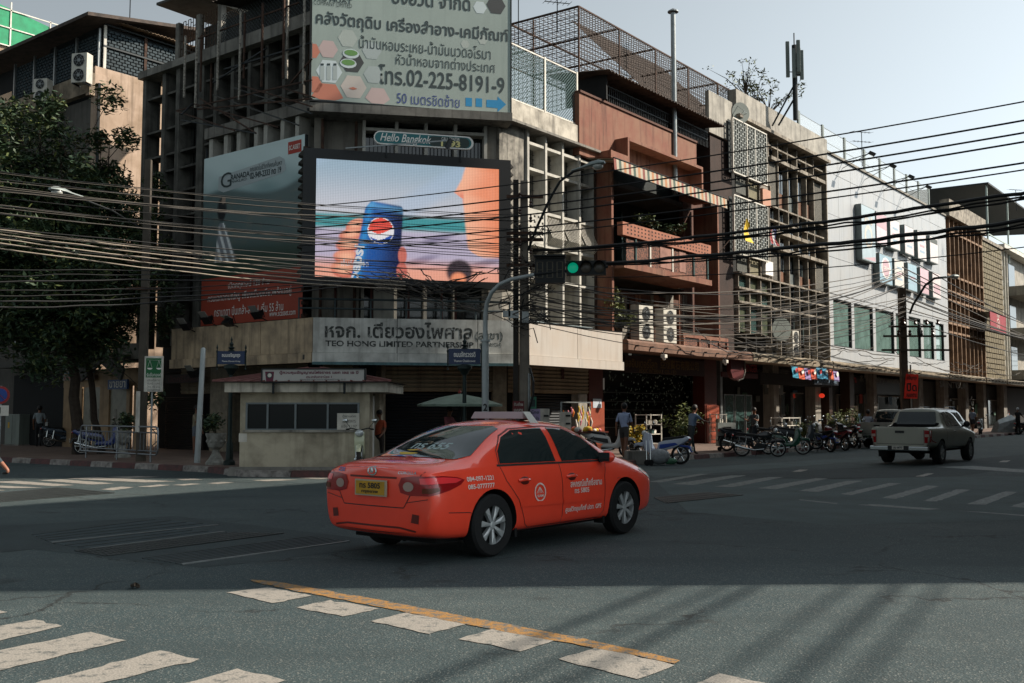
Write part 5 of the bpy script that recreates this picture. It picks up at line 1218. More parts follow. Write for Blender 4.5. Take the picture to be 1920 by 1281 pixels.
# glass doors and steel frames in the shopfronts
for a, b_ in ((1360, 1378), (1380, 1398), (1400, 1412)):
 x0, x1 = FR.X(a, 2.2, 800), FR.X(b_, 2.2, 800)
 cube('glass_door', FR, x0 + .04, x1 - .04, 2.25, 2.27, kz + .1, 2.4, GLS_T, GB)
 for q in (x0, x1 - .05): cube('door_frame', FR, q, q + .05, 2.22, 2.3, kz, 2.45, GSTEEL, GB)
 cube('door_frame', FR, x0 + .05, x1 - .05, 2.22, 2.3, 2.4, 2.45, GSTEEL, GB)
cube('notice_board', FR, FR.X(1432, 2.2), FR.X(1466, 2.2), 2.2, 2.25, 2.5, 3.4, M('dim_grey_panel', '#5d6360', .6, var=.2), GB)
cube('white_box_sign', FR, FR.X(1436, 2.19), FR.X(1460, 2.19), 2.17, 2.19, 2.85, 3.2, WHITE, GB)
for a, b_ in ((1467, 1476), (1490, 1510), (1575, 1592), (1612, 1622), (1626, 1638), (1650, 1690), (1700, 1722), (1785, 1808), (1822, 1842), (1856, 1880)):
 x0, x1 = FR.X(a, 2.4, 800), FR.X(b_, 2.4, 800)
 par = GB if a < 1560 else WB if a < 1776 else NB
 cube('shop_window', FR, x0, x1, 2.5, 2.53, kz + .3, 2.6, GLS, par)
 cube('door_frame', FR, x0 - .06, x0 - .005, 2.45, 2.58, kz, 2.66, CONC if a % 2 else GSTEEL, par); cube('door_frame', FR, x0, x1, 2.45, 2.58, 2.605, 2.66, CONC, par)
rnd = random.Random(9)
for k in range(70):
 px_ = rnd.choice((rnd.uniform(1356, 1560), rnd.uniform(1565, 1770), rnd.uniform(1780, 1890))); y_ = 3.55 if px_ < 1560 else 2.42
 par = GB if px_ < 1560 else WB if px_ < 1776 else NB
 x_ = FR.X(px_, y_, 800); w_ = rnd.uniform(.25, .8); z_ = rnd.uniform(.5, 2.2); cube('shop_poster', FR, x_, x_ + w_, y_ - .03 - k * .0004, y_ - .01 - k * .0004, z_, z_ + rnd.uniform(.3, .8), (M('dim_cream_card', '#8c8470', .8), M('dim_red_card', '#7a2e26', .8), M('dim_blue_card', '#3d5a70', .8), M('dim_grey_panel'), M('dim_green_card', '#3a5a48', .8))[k % 5], par)
# glittering goods hanging in the red shop (chandeliers and glassware): many tiny pieces
b = MB(FR); rnd = random.Random(3)
x0, x1 = FR.X(1140, 2.5, 760), FR.X(1318, 2.5, 760)
for k in range(300):
 x = rnd.uniform(x0, x1); z = 1.3 + 2.0 * rnd.random() ** .7; y = rnd.uniform(2.3, 3.4); s = rnd.uniform(.015, .055)
 b.add([(x - s, y, z), (x, y - s, z), (x + s, y, z), (x, y + s, z), (x, y, z - s * 1.6), (x, y, z + s * 1.2)], [(0, 1, 4), (1, 2, 4), (2, 3, 4), (3, 0, 4), (1, 0, 5), (2, 1, 5), (3, 2, 5), (0, 3, 5)])
o = b.build('glass_goods', M('glass_trinkets', '#5d706b', .15, .3, var=.6, vs=8, col2='#28403c'), None, fix=False); tag(o, 'mass of small glass lamps and trinkets hanging in the red shop', 'glassware', kind='stuff')
for k in range(5):
 z = .9 + k * .38; cube('display_shelf', FR, x0 + .2, x1 - .6, 3.5, 3.9, z, z + .03, M('dim_shelf', '#2c3836', .5), RB)
cube('sunlit_column_strip', FR, FR.X(1322, 1.9), FR.X(1345, 1.9), 1.87, 1.9, kz, 1.9, M('sunlit_red_tile', '#85402c', .45, var=.2, vs=2), RB)  # sunlight on the column's foot painted as a brighter strip
cube('sunlit_column_strip', FR, FR.X(1105, 1.9), FR.X(1131, 1.9), 1.87, 1.9, kz, 2.0, M('sunlit_red_tile'), CB)
for px_ in (1111, 1119): cube('paper_notice', FR, FR.X(px_, 1.86), FR.X(px_ + 8, 1.86), 1.855, 1.865, 1.75, 2.1, M('blue_white_paper', '#a5afb8', .7), CB)
# ================= LEFT STREET
lx = FL.X(165, D); _c = FL.W(lx, D)
LBF = Frame(_c.x, _c.y, -37.2); LBS = Frame(_c.x, _c.y, 51.4)
LB = thing('left_shophouse', 'shophouse row left of the alley with a bare side wall and lattice top storey', 'building', tuple(LBF.W(-4, 4)))
SIDEW = M('streaked_bare_render', '#ab9684', .85, var=.5, vs=.7, streak=.5, bump=.2, col2='#7a6650', fine=.1)
zw = LBS.Z(200, 129, 0); zpar = LBF.Z(158, 150, 0)
MB(LBS).box(.0, 9, .02, .3, 0, zw).build('side_wall', SIDEW, LB)
MB(LBF).prism([(-26, .02), (-.02, .02), (-.02, 8), (-26, 8)], 0, zpar - .9, 'XY').build('wall', M('grey_dim_wall', '#4c4a45', .9, var=.4, vs=1, streak=.5), LB)
cube('parapet', LBF, -14, .0, -.25, .015, zpar - .75, zpar + .1, M('blotched_parapet', '#8d7f6c', .9, var=.5, vs=1.2, streak=.7, col2='#4a4237'), LB)
cube('parapet_end', LBS, -.24, 1.2, .0, .3, zpar - .85, zpar + .1, SIDEW, LB)
BRK = M('dark_teal_screen_block', '#2c3a40', .8, var=.35, vs=3)
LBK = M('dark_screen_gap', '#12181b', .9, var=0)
zr = LBS.Z(196, 44, 0.4)
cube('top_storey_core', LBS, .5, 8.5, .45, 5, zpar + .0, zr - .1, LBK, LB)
# block lattice: side (facing right street) and front
def blocks(F, x0, x1, z0, z1, y, cw, ch, par):
 b = MB(F); nx = int((x1 - x0) / cw); nz = int((z1 - z0) / ch)
 for j in range(nz):
  for i in range(nx):
   x = x0 + cw * (i + (.5 if j % 2 else 0)); b.box(x, min(x + cw * .78, x1), y - .05, y, z0 + ch * j, z0 + ch * (j + .72))
 o = b.build('lattice_blocks', BRK, par, fix=False); o['kind'] = 'stuff'
blocks(LBS, .5, 8.4, zw + .05, zr - .1, .4, .26, .14, LB)
for k in range(5): cube('screen_post', LBS, .5 + k * 1.9, .62 + k * 1.9, .3, .345, zw + .05, zr - .1, RUST if k else WHITE, LB)
for z in (zw + .02, (zw + zr) / 2, zr - .1): cube('screen_rail', LBS, .5, 8.4, .28, .34, z, z + .07, DSTEEL, LB)
LBF2 = Frame(*LBS.W(.5, .42)[:2], -37.2)
blocks(LBF2, -7.5, -.05, zpar + .2, zr - .3, .0, .26, .14, LB)
for k in range(5): cube('screen_post', LBF2, -7.4 + k * 1.82, -7.3 + k * 1.82, -.15, -.055, zpar, zr - .25, GSTEEL, LB)
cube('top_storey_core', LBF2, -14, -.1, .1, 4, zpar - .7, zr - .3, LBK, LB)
for k in range(4): cube('window_pane', LBF2, -13.6 + k * 1.5, -12.4 + k * 1.5, .04, .09, zpar - .2, zr - 1.4, GLS_T, LB)
# roof
e0 = LBF2
MB(LBF2).add([(-26, -1.2, zr - .25), (.9, -1.2, zr - .25), (.9, 5, zr + .9), (-26, 5, zr + .9), (-26, -1.2, zr - .1), (.9, -1.2, zr - .1), (.9, 5, zr + 1.05), (-26, 5, zr + 1.05)], [(0, 3, 2, 1), (4, 5, 6, 7), (0, 1, 5, 4), (1, 2, 6, 5), (2, 3, 7, 6), (3, 0, 4, 7)]).build('roof', CORR, LB)
corrugated(LBS, .2, 9, -.1, 3, zr + .05, zr + .6, M('pale_rusty_sheet', '#7c6854', .8, .1, var=.5, vs=2), LB)
for q in (.35, .6): MB(LBS).tube([(.05 + q * .2, -.08, 3), (.05 + q * .2, -.08, zpar - .3)], .04, 6).build('drain_pipe', DSTEEL, LB)
def ac_unit(F, x, y, z, w_, h_, d_, lb, fans=2, mt=None, rz=0, group=None):
 t = thing('ac_unit', lb, 'air conditioner', tuple(F.W(x, y, z)), F.a + rz, group)
 mt = mt or M('dusty_white_casing', '#b6b3a8', .6, var=.2, vs=4, streak=.3)
 MB().box(-w_ / 2, w_ / 2, 0, d_, 0, h_).build('casing', mt, t).location
 cs = t.children[0]
 for v in cs.data.vertices: pass
 return t
def local_unit(F, x, y, z, w_, h_, d_, lb, fans=2, group=None, rz=0.0):
 T = sub(F, x, y, z, rz); t = thing('ac_unit', lb, 'air conditioner', tuple(F.W(x, y, z)), 0, group)
 MB(T).box(-w_ / 2, w_ / 2, 0, d_, .06, h_).build('casing', M('dusty_white_casing', '#b6b3a8', .6, var=.2, vs=4, streak=.3), t, bevel=.015)
 r_ = min(w_ * .36, h_ / fans * .4)
 for k in range(fans):
  zc_ = .06 + (h_ - .06) * (k + .5) / fans
  MB(T).lathe([(r_, -.012), (r_, -.004)], (0, 0, zc_), 18, 'Y').build('fan_opening', M('fan_opening_black', '#0c0e0e', .7, var=0), t)
  b = MB(T)
  for q in (.35, .65, 1.0): b.tube([(r_ * q * math.cos(a_ * .5236), -.03, zc_ + r_ * q * math.sin(a_ * .5236)) for a_ in range(13)], .006, 4)
  for a_ in range(6): b.bar((0, -.03, zc_), (r_ * math.cos(a_ * 1.047), -.03, zc_ + r_ * math.sin(a_ * 1.047)), .01)
  b.lathe([(r_ * .25, -.035), (r_ * .25, -.02)], (0, 0, zc_), 10, 'Y')
  b.build('fan_guard', GSTEEL, t)
 for s_ in (-1, 1): MB(T).box(s_ * w_ * .35 - .03, s_ * w_ * .35 + .03, -.05, d_ + .05, 0, .055).build('foot', DSTEEL, t)
 return t
x, z = LBF.P(147, 157, -.8); local_unit(LBF, x, -.8, z, .72, 1.3, .4, 'tall white air conditioner on the parapet of the left shophouse', 2, 'air conditioners on the left shophouse', rz=25)
x, z = LBF.P(74, 192, -.8); local_unit(LBF, x, -.8, z, .65, 1.05, .4, 'smaller white air conditioner further left on the same parapet', 2, 'air conditioners on the left shophouse', rz=25)
for lb_, px_, py_, F_ in (('white twin-fan air conditioner above the brown canopy, left of the pair', 1212, 643, FR), ('white twin-fan air conditioner above the brown canopy, right of the pair', 1257, 646, FR)):
 x, z = FR.P(px_, py_, .35); local_unit(FR, x, .35, 4.34, 1.05, 1.45, .4, lb_, 2, 'air conditioners on the brown canopy')
x, z = FR.P(1493, 664, .2); local_unit(FR, x, .2, 4.34, .8, 1.35, .35, 'narrow twin-fan air conditioner on the grey canopy beside the dish', 2)
# green netting building far left
_p = AT(0, 100, 58); GF = Frame(_p.x, _p.y, 51.4)
NG = thing('netted_rooftop', 'rooftop wrapped in bright green netting on a white frame at the far left', 'building', tuple(GF.W(2, 3)))
z0 = GF.Z(60, 100); z1 = GF.Z(0, 22)
NET = M('green_netting', '#12855a', .7, var=.3, vs=2)
MB(GF).add([(-12, 0, z0), (14, 0, z0), (14, 0, z0 + .2), (-1, 0, z1 + .6), (-12, 0, z1 + 2)], [(0, 1, 2, 3, 4)]).build('net', NET, NG, fix=False)
MB(GF).add([(14, 0, z0), (14, 6, z0), (14, 6, z0 + .2), (14, 0, z0 + .2), (-1, 6, z1 + .6), (-1, 0, z1 + .6)], [(0, 1, 2, 3), (3, 2, 4, 5)]).build('net', NET, NG, fix=False)
cube('wall', GF, -12, 14, .1, 8, 0, z0, SIDEW, NG)
for k in range(10): cube('frame_post', GF, -11.5 + k * 2.4, -11.42 + k * 2.4, -.06, -.0, z0, z1 + 1.2 - max(0, k - 4) * (z1 - z0 + .6) / 6, WHITE, NG)
for k in range(3): cube('frame_rail', GF, -12, 11 - k * 3.5, -.06, -.0, z0 + k * 1.1, z0 + .07 + k * 1.1, WHITE, NG)
# dim ground floor of the left street
SF = thing('left_shopfront', 'dim shop with beige door frames behind the tree on the left pavement', 'shopfront', tuple(LBF.W(-3, .2)))
def lbx(px, d=-.15): return LBF.X(px, d, 780)
BEI = M('beige_painted_frame', '#8b7355', .7, var=.3, vs=2, streak=.3)
for a, b_ in ((118, 134), (140, 152), (186, 203), (236, 242), (250, 262)): cube('door_pillar', LBF, lbx(a), lbx(b_), -.15, -.02, kz, 3.0, BEI, SF)
cube('head_beam', LBF, lbx(118), lbx(262), -.17, -.16, 2.6, 3.3, BEI, SF)
for a, b_ in ((153, 168), (170, 186), (204, 236)):
 cube('glass_door', LBF, lbx(a), lbx(b_), -.09, -.06, kz, 2.6, M('pale_frosted_glass', '#6f6c5c', .4, var=.3, vs=3), SF)
 cube('paper_notice', LBF, lbx(a + 8), lbx(a + 12), -.1, -.092, 1.3, 1.7, CREAM, SF)
cube('dark_opening', LBF, lbx(20), lbx(116), -.06, -.02, kz, 3.2, DARK, SF)
BLUE = M('deep_blue_sign', '#15365e', .5, var=.15)
def signboard(name, lb, F, px, d, mat, texts, tmat=None, depth=.08, cat='sign', edge=None, group=None):
 x, z, w_, h_ = pxbox(F, *px, d); t = thing(name, lb, cat, tuple(F.W(x, d, z - h_ / 2)), 0, group)
 MB(F).box(x - w_ / 2, x + w_ / 2, d, d + depth, z - h_ / 2, z + h_ / 2).build('board', mat, t)
 if edge:
  for a in ((x - w_ / 2 - .03, x - w_ / 2, z - h_ / 2, z + h_ / 2), (x + w_ / 2, x + w_ / 2 + .03, z - h_ / 2, z + h_ / 2), (x - w_ / 2 - .03, x + w_ / 2 + .03, z + h_ / 2, z + h_ / 2 + .03), (x - w_ / 2 - .03, x + w_ / 2 + .03, z - h_ / 2 - .03, z - h_ / 2)):
   cube('sign_frame', F, a[0], a[1], d - .01, d + depth + .01, a[2], a[3], edge, t)
 for tx in texts: sign_text(tx[0], F, tx[1], d - .003, tx[2] if len(tx) > 2 else tmat, t, tx[3] if len(tx) > 3 else .01)
 return t
signboard('shop_sign', 'blue Thai shop sign with white letters hanging over the beige doorway', LBF, (202, 712, 238, 730), -.5, BLUE, [('ขายยา', (205, 715, 235, 727), WHITE)])
signboard('shop_sign', 'wide white and blue Thai sign behind the left tree trunk', LBF, (118, 684, 174, 700), -.4, M('teal_grey_sign', '#4b6a72', .6, var=.2), [('ร้านขนม', (122, 686, 172, 698), WHITE, .03)])
signboard('shop_sign', 'cream strip sign with red Thai words below the teal one', LBF, (118, 702, 174, 713), -.4, CREAM, [('ขายยาและเครื่องเขียน', (120, 704, 172, 711), M('red_lettering', '#8a2020', .5))])
signboard('shop_sign', 'dim brown sign with large Thai letters above the dark folding shutter', FL, (310, 702, 372, 718), 1.2, M('dim_brown_sign', '#2a1c18', .7, var=.2), [('บัดกรีโลหะ', (316, 704, 368, 716), M('faint_red_lettering', '#4d2620', .7))])
# balcony blocks and beams over the left shops
cube('beam', LBF, lbx(20), lbx(262), -.9, -.02, 3.5, 3.75, CONC_D, LB)
for k in range(5): cube('upper_window', LBF, -11 + k * 2.2, -9.4 + k * 2.2, -.03, .01, 4.6, 6.6, GLS_T, LB)
cube('block_screen', LBF, lbx(208, -.6), lbx(262, -.6), -.6, -.5, 3.6, 4.2, CREAM, LB)
ap = thing('alley_canopy', 'small pitched canopy frame hanging over the beige doorway', 'canopy', tuple(LBF.W(lbx(225), -1, 3)))
for s_ in (-1, 1): MB(LBF).bar((lbx(225), -1.0, 3.75), (lbx(225) + s_ * 1.5, -1.0, 3.0), .1, .5).build('canopy_slope', CONC_D, ap)
# ================= buildings behind the camera side that shade the crossing
BH = thing('opposite_block', 'tall block on the near side of the right-hand street, outside the picture', 'building', (14, 14, 0))
MB().prism([(7.0, 9.6), (42, 11.4), (95, 118), (86, 112)], 0, 17.4, 'XY').build('wall', CONC, BH)
b = MB();
for j in range(5):
 for k in range(26):
  p = Vector((7, 9.6, 0)) + Vector((.6239, .7815, 0)) * (2 + k * 3.6); q = p + Vector((.6239, .7815, 0)) * 2; n_ = Vector((-.7815, .6239, 0)) * .05
  b.add([tuple(p + n_ + Vector((0, 0, 1.2 + j * 3.3))), tuple(q + n_ + Vector((0, 0, 1.2 + j * 3.3))), tuple(q + n_ + Vector((0, 0, 3 + j * 3.3))), tuple(p + n_ + Vector((0, 0, 3 + j * 3.3)))], [(0, 1, 2, 3)])
o = b.build('window', GLS, BH, fix=False); o['kind'] = 'stuff'
BT = thing('opposite_tower', 'taller block behind the near side row, outside the picture', 'building', (26, 29, 0))
MB().box(21.5, 34, 26.2, 33.0, 0, 33).build('wall', CREAM, BT)
# ================= TREES
BARK = M('dark_bark', '#3a3128', .95, var=.4, vs=8, bump=.5)
def leafmat(name, c, c2):
 m = M(name, c, .55, var=.5, vs=2.5, col2=c2, spec=.35)
 return m
LEAF = [leafmat('leaf_dark_green', (.035, .062, .028), (.02, .04, .022)), leafmat('leaf_olive', (.075, .095, .03), (.045, .06, .022)), leafmat('leaf_yellow_green', (.13, .15, .04), (.08, .1, .03))]
def foliage(clumps, nleaf, size, rnd, name, parent, mats=LEAF):
 b = MB()
 for (c, r_) in clumps:
  for k in range(nleaf):
   d = Vector((rnd.gauss(0, 1), rnd.gauss(0, 1), rnd.gauss(0, .8))).normalized() * r_ * rnd.random() ** .45
   p = Vector(c) + d; u = Vector((rnd.gauss(0, 1), rnd.gauss(0, 1), rnd.gauss(0, .5))).normalized(); v = u.cross(Vector((rnd.gauss(0, .6), rnd.gauss(0, .6), 1))).normalized()
   s = size * rnd.uniform(.6, 1.25)
   b.add([p - u * s, p + v * s * .38, p + u * s, p - v * s * .38], [(0, 1, 2, 3)], min(2, int(abs(rnd.gauss(0, .9)))))
 return b.build(name, mats, parent, fix=False)
def branch(b, p0, p1, r0, r1, rnd, n=5, wob=.12):
 pts = [Vector(p0).lerp(Vector(p1), i / n) + Vector((rnd.uniform(-1, 1), rnd.uniform(-1, 1), 0)) * wob * (0 < i < n) for i in range(n + 1)]
 b.tube(pts, [r0 + (r1 - r0) * i / n for i in range(n + 1)], 8); return pts
def tree(name, lb, base, fork, tips, r0, clump_r, nleaf, size, seed, per=7, trunk_pts=None):
 rnd = random.Random(seed); t = thing(name, lb, 'tree', tuple(base))
 b = MB(); branch(b, base, fork, r0, r0 * .7, rnd, 6, .08); clumps = []
 for tp in tips:
  pts = branch(b, fork, tp, r0 * .45, r0 * .12, rnd, 5, .3)
  for k in range(per):
   c = Vector(tp).lerp(Vector(fork), rnd.random() * .45) + Vector((rnd.gauss(0, 1), rnd.gauss(0, 1), rnd.gauss(0, .8))) * clump_r * 1.5
   clumps.append((c, clump_r * rnd.uniform(.6, 1.15)))
   b.tube([pts[3], (pts[3] + c) / 2 + Vector((0, 0, .1)), c], [r0 * .12, r0 * .07, .012], 5)
 b.build('trunk', BARK, t, smooth=True)
 foliage(clumps, nleaf, size, rnd, 'crown', t)
 return t
tb = G(146, 852, kz); tb.z = kz
Y0 = tb.y
tips = [AT(x, y, Y0 + dy) for x, y, dy in ((-70, 250, 2), (-20, 215, 0), (30, 240, -1), (75, 235, 1), (112, 250, 0), (20, 310, -2), (80, 320, 1), (-40, 340, 0), (118, 330, -1), (60, 390, 0), (0, 420, -1), (90, 450, -2), (30, 490, 0), (130, 500, -1), (-30, 520, 1), (80, 560, -2), (20, 600, -1), (120, 590, 0), (-60, 430, 1), (60, 470, 0), (0, 540, 0), (150, 545, 0), (170, 600, 1), (60, 620, 0), (110, 440, -1))]
tree('street_tree', 'broad dark leafy street tree at the left edge with its trunk by the railing', tb, AT(136, 640, Y0), tips, .22, .75, 290, .12, 11, per=11)
tips = [AT(x, y, Y0 + 1 + dy) for x, y, dy in ((205, 275, 0), (235, 300, 1), (215, 340, 0), (190, 400, -1), (245, 370, 1), (225, 430, 0), (250, 470, 0), (200, 480, -1), (270, 520, 0), (180, 545, 0), (230, 550, 1), (290, 480, 1), (165, 590, -.5), (310, 500, 1.5), (225, 380, 0), (200, 330, 0), (240, 610, 1), (190, 450, 1))]
b2 = G(158, 846, kz)
tree('street_tree', 'slimmer tree with airy drooping leaves in front of the sunlit side wall', Vector((tb.x + .5, tb.y + .8, kz)), AT(160, 660, Y0 + .8), tips, .14, .45, 190, .095, 12, per=9)
# ================= STREET FURNITURE
def onkerb(px, Y, z=kz): return Vector(((px - 960) / 1867 * Y, Y, z))
PW = M('old_concrete_pole', '#7c7469', .85, var=.35, vs=3, streak=.4, bump=.2)
WOODPOLE = M('dark_aged_pole', '#2f2a25', .9, var=.3, vs=3)
up = thing('utility_pole', 'square concrete utility pole at the corner hung with boxes and tangled cables', 'utility pole', (.33, 27.0, kz), 0, 'utility poles')
ztp = AT(984, 340, 27).z
MB().add([(.19, 26.86, kz), (.50, 26.86, kz), (.50, 27.16, kz), (.19, 27.16, kz), (.23, 26.9, ztp), (.43, 26.9, ztp), (.43, 27.1, ztp), (.23, 27.1, ztp)], [(0, 3, 2, 1), (4, 5, 6, 7), (0, 1, 5, 4), (1, 2, 6, 5), (2, 3, 7, 6), (3, 0, 4, 7)]).build('pole_shaft', PW, up)
MB().box(.03, .18, 26.8, 26.9, 1.8, ztp).build('cable_board', WOODPOLE, up)
for px, py, w_, h_ in ((963, 590, .28, .2), (985, 595, .18, .3), (950, 589, .2, .16)):
 p = AT(px, py, 26.7); MB().box(p.x - w_ / 2, p.x + w_ / 2, 26.6, 26.78, p.z - h_ / 2, p.z + h_ / 2).build('junction_box', GSTEEL, up)
for py in (372, 440, 452, 500):
 p = AT(984, py, 27); MB().box(p.x - .5, p.x + .5, 26.74, 26.84, p.z - .04, p.z + .04).build('cross_arm', RUST, up)
for k in range(10):
 p = AT(975 + (k % 2) * 20, 372 + k * 15, 26.7); MB().lathe([(.03, 0), (.05, .04), (.03, .08), (.05, .12), (.02, .16)], tuple(p), 8).build('insulator', M('brown_glazed_insulator', '#3a241a', .3), up)
MB().tube([AT(993, 690, 26.75), AT(1000, 715, 26.7), AT(1000, 740, 26.7), AT(992, 770, 26.75), (.45, 26.75, kz)], .03, 8).build('cable_conduit', BLACK, up)
MB().tube([AT(992, 700, 26.8), (AT(992, 700, 26.8).x, 26.8, kz)], .035, 8).build('conduit_pipe', GSTEEL, up)
lampg = thing('street_lamp', 'street lamp head on a curved arm reaching right from the corner utility pole', 'street lamp', tuple(AT(995, 470, 26.9)))
pts = [AT(990, 470, 26.9), AT(1005, 430, 26.7), AT(1030, 375, 26.4), AT(1050, 340, 26.2), AT(1075, 322, 26.0), AT(1095, 316, 25.9)]
MB().tube(pts, .035, 8).build('lamp_arm', DSTEEL, lampg)
def cobra(p0, p1, t, w_=.16):
 d = (p1 - p0); u = d.normalized(); s = u.cross(Vector((0, 0, 1))).normalized(); n_ = s.cross(u)
 b = MB(); prof = [(0, .05, .04), (.35, .09, .06), (.6, w_, .12), (.85, w_, .13), (1.0, .06, .06)]; rings = []
 for f, a, h_ in prof:
  c = p0 + d * f; rings.append([c + s * a * math.cos(k * math.pi / 6) + n_ * h_ * (math.sin(k * math.pi / 6) * (.9 if math.sin(k * math.pi / 6) > 0 else .35)) for k in range(12)])
 vs = [v for r_ in rings for v in r_]; fs = [(i * 12 + k, i * 12 + (k + 1) % 12, (i + 1) * 12 + (k + 1) % 12, (i + 1) * 12 + k) for i in range(4) for k in range(12)] + [tuple(range(12))[::-1], tuple(range(48, 60))]
 b.add(vs, fs); b.build('lamp_head', M('grey_lamp_casing', '#7f8886', .5, .2, var=.1), t, smooth=True)
 c = p0 + d * .78 - n_ * .05; MB().sphere(tuple(c), .15, 12, 7, sc=(1, .9, .65)).build('lamp_glass', GLASS('milky_lamp_glass', (.35, .36, .33), .15), t, smooth=True)
cobra(AT(1072, 321, 26.0), AT(1134, 305, 25.6), lampg)
# mast with overhead arm and signals
sm = thing('signal_mast', 'grey steel mast curving right to carry the traffic signals', 'mast', tuple(onkerb(910, 25.6)))
x0 = onkerb(910, 25.6)
MB().tube([x0, AT(910, 640, 25.6)], .09, 14).build('mast_base', M('pale_grey_painted_steel', '#9ca3a3', .5, .2, var=.15, vs=3, streak=.2), sm, smooth=True)
MB().tube([AT(910, 640, 25.6), AT(910, 590, 25.6), AT(913, 568, 25.5), AT(922, 548, 25.4), AT(937, 533, 25.3), AT(958, 524, 25.2), AT(1002, 515, 25.0)], [.065, .06, .058, .055, .05, .05, .045], 12).build('mast_arm', M('pale_grey_painted_steel'), sm, smooth=True)
MB().tube([AT(910, 641, 25.6), AT(910, 637, 25.6)], .13, 14).build('collar', M('pale_grey_painted_steel'), sm)
sign_text('2', Frame(0, 25.48, 0), (906, 757, 914, 771), 0, BLACK, sm, .03)
SG = M('matt_black_signal_housing', '#101415', .6, var=.1)
cd = thing('countdown_display', 'black three-digit countdown display hanging on the signal mast arm', 'signal display', tuple(AT(1032, 531, 25)))
FSg = Frame(*AT(1003, 500, 25.0)[:2], -6.0)
def sg(px, py, d=0.0): return FSg.P(px, py, d)
xa_, za_ = sg(1003, 531); xb_, zb_ = sg(1059, 481)
MB(FSg).box(xa_, xb_, 0, .22, za_, zb_).build('display_box', SG, cd)
SEG = M('unlit_segment', '#232c28', .5, var=0)
for k in range(3):
 cx_ = xa_ + (xb_ - xa_) * (k + .5) / 3; cz_ = (za_ + zb_) / 2; w_ = .14; h_ = .4
 MB(FSg).box(cx_ - .12, cx_ + .12, -.06, -.001, cz_ + h_ * .72, cz_ + h_ * .76).build('digit_visor', SG, cd)
 b = MB(FSg)
 for (a1, b1, a2, b2) in ((-1, 1, 1, 1), (-1, 0, 1, 0), (-1, -1, 1, -1), (-1, 0, -1, 1), (1, 0, 1, 1), (-1, -1, -1, 0), (1, -1, 1, 0)):
  b.bar((cx_ + a1 * w_ / 2, -.004, cz_ + b1 * h_ / 2), (cx_ + a2 * w_ / 2, -.004, cz_ + b2 * h_ / 2), .028, .01)
 b.build('digit', M('dark_brass_segment', '#4a4434', .5), cd)
MB(FSg).box(xa_ - .02, xb_ + .02, -.12, .22, zb_ + .001, zb_ + .04).build('top_visor', SG, cd)
ts = thing('traffic_light', 'horizontal three-lamp traffic light showing green beside the countdown display', 'traffic light', tuple(AT(1098, 515, 25)))
xa_, za_ = sg(1062, 516); xb_, zb_ = sg(1136, 488)
MB(FSg).box(xa_, xb_, 0, .2, za_, zb_).build('signal_housing', SG, ts)
GREEN = M('lit_green_lens', (.0, .36, .2), .3, var=0, emit=.28)
for k, (nm, mt) in enumerate((('green_lamp', GREEN), ('amber_lamp', M('unlit_amber_lens', '#4a4238', .3)), ('red_lamp', M('unlit_amber_lens')))):
 cx_ = xa_ + (xb_ - xa_) * (k + .5) / 3; cz_ = (za_ + zb_) / 2; r_ = .135
 l_ = MB(FSg).lathe([(r_, -.02), (r_ * .7, -.035), (.001, -.045)], (cx_, 0, cz_), 16, 'Y').build(nm, mt, ts, smooth=True)
 b = MB(FSg); n = 10; vs = [];
 for i in range(n + 1):
  a = math.pi * i / n; vs += [(cx_ + r_ * 1.15 * math.cos(a), -.001, cz_ + r_ * 1.15 * math.sin(a)), (cx_ + r_ * 1.15 * math.cos(a), -.24 + .1 * abs(math.cos(a)), cz_ + r_ * 1.15 * math.sin(a))]
 b.add(vs, [(2 * i, 2 * i + 1, 2 * i + 3, 2 * i + 2) for i in range(n)]).build('visor', SG, ts, fix=False)
MB().tube([AT(1002, 515, 25.0), AT(1140, 500, 24.9)], .04, 8).build('mounting_bar', SG, ts)
# concrete pole at the left
lp = thing('utility_pole', 'dark slender utility pole beside the green scales sign on the left pavement', 'utility pole', tuple(onkerb(268, 29.5)), 0, 'utility poles')
p = onkerb(268, 29.5); zt = AT(268, 300, 29.5).z
MB().add([(p.x - .12, p.y - .1, kz), (p.x + .12, p.y - .1, kz), (p.x + .12, p.y + .1, kz), (p.x - .12, p.y + .1, kz), (p.x - .09, p.y - .07, zt), (p.x + .09, p.y - .07, zt), (p.x + .09, p.y + .07, zt), (p.x - .09, p.y + .07, zt)], [(0, 3, 2, 1), (4, 5, 6, 7), (0, 1, 5, 4), (1, 2, 6, 5), (2, 3, 7, 6), (3, 0, 4, 7)]).build('pole_shaft', M('dark_weathered_pole', '#4a443c', .9, var=.3, vs=3, streak=.3), lp)
MB().box(p.x - .14, p.x - .02, p.y - .13, p.y - .11, 1.0, 2.2).build('torn_notice', WHITE, lp)
for z in (5.2, 6.0): MB().box(p.x - .5, p.x + .5, p.y - .18, p.y - .1, z, z + .08).build('cross_arm', RUST, lp)
ll = thing('street_lamp', 'pale street lamp head on a thin arm in front of the left tree', 'street lamp', tuple(AT(268, 410, 29.4)))
MB().tube([AT(266, 430, 29.4), AT(210, 395, 28.2), AT(150, 372, 27.0)], .03, 8).build('lamp_arm', DSTEEL, ll)
cobra(AT(155, 370, 27.1), AT(93, 354, 26.2), ll)
# white post
wp = thing('steel_post', 'bare pale grey steel post leaning a little beside the urn planter', 'post', tuple(onkerb(373, 28.6)))
MB().tube([onkerb(373, 28.6), AT(381, 655, 28.6), AT(381, 652, 28.6)], [.085, .07, .04], 12).build('post_tube', M('pale_grey_painted_steel'), wp, smooth=True)
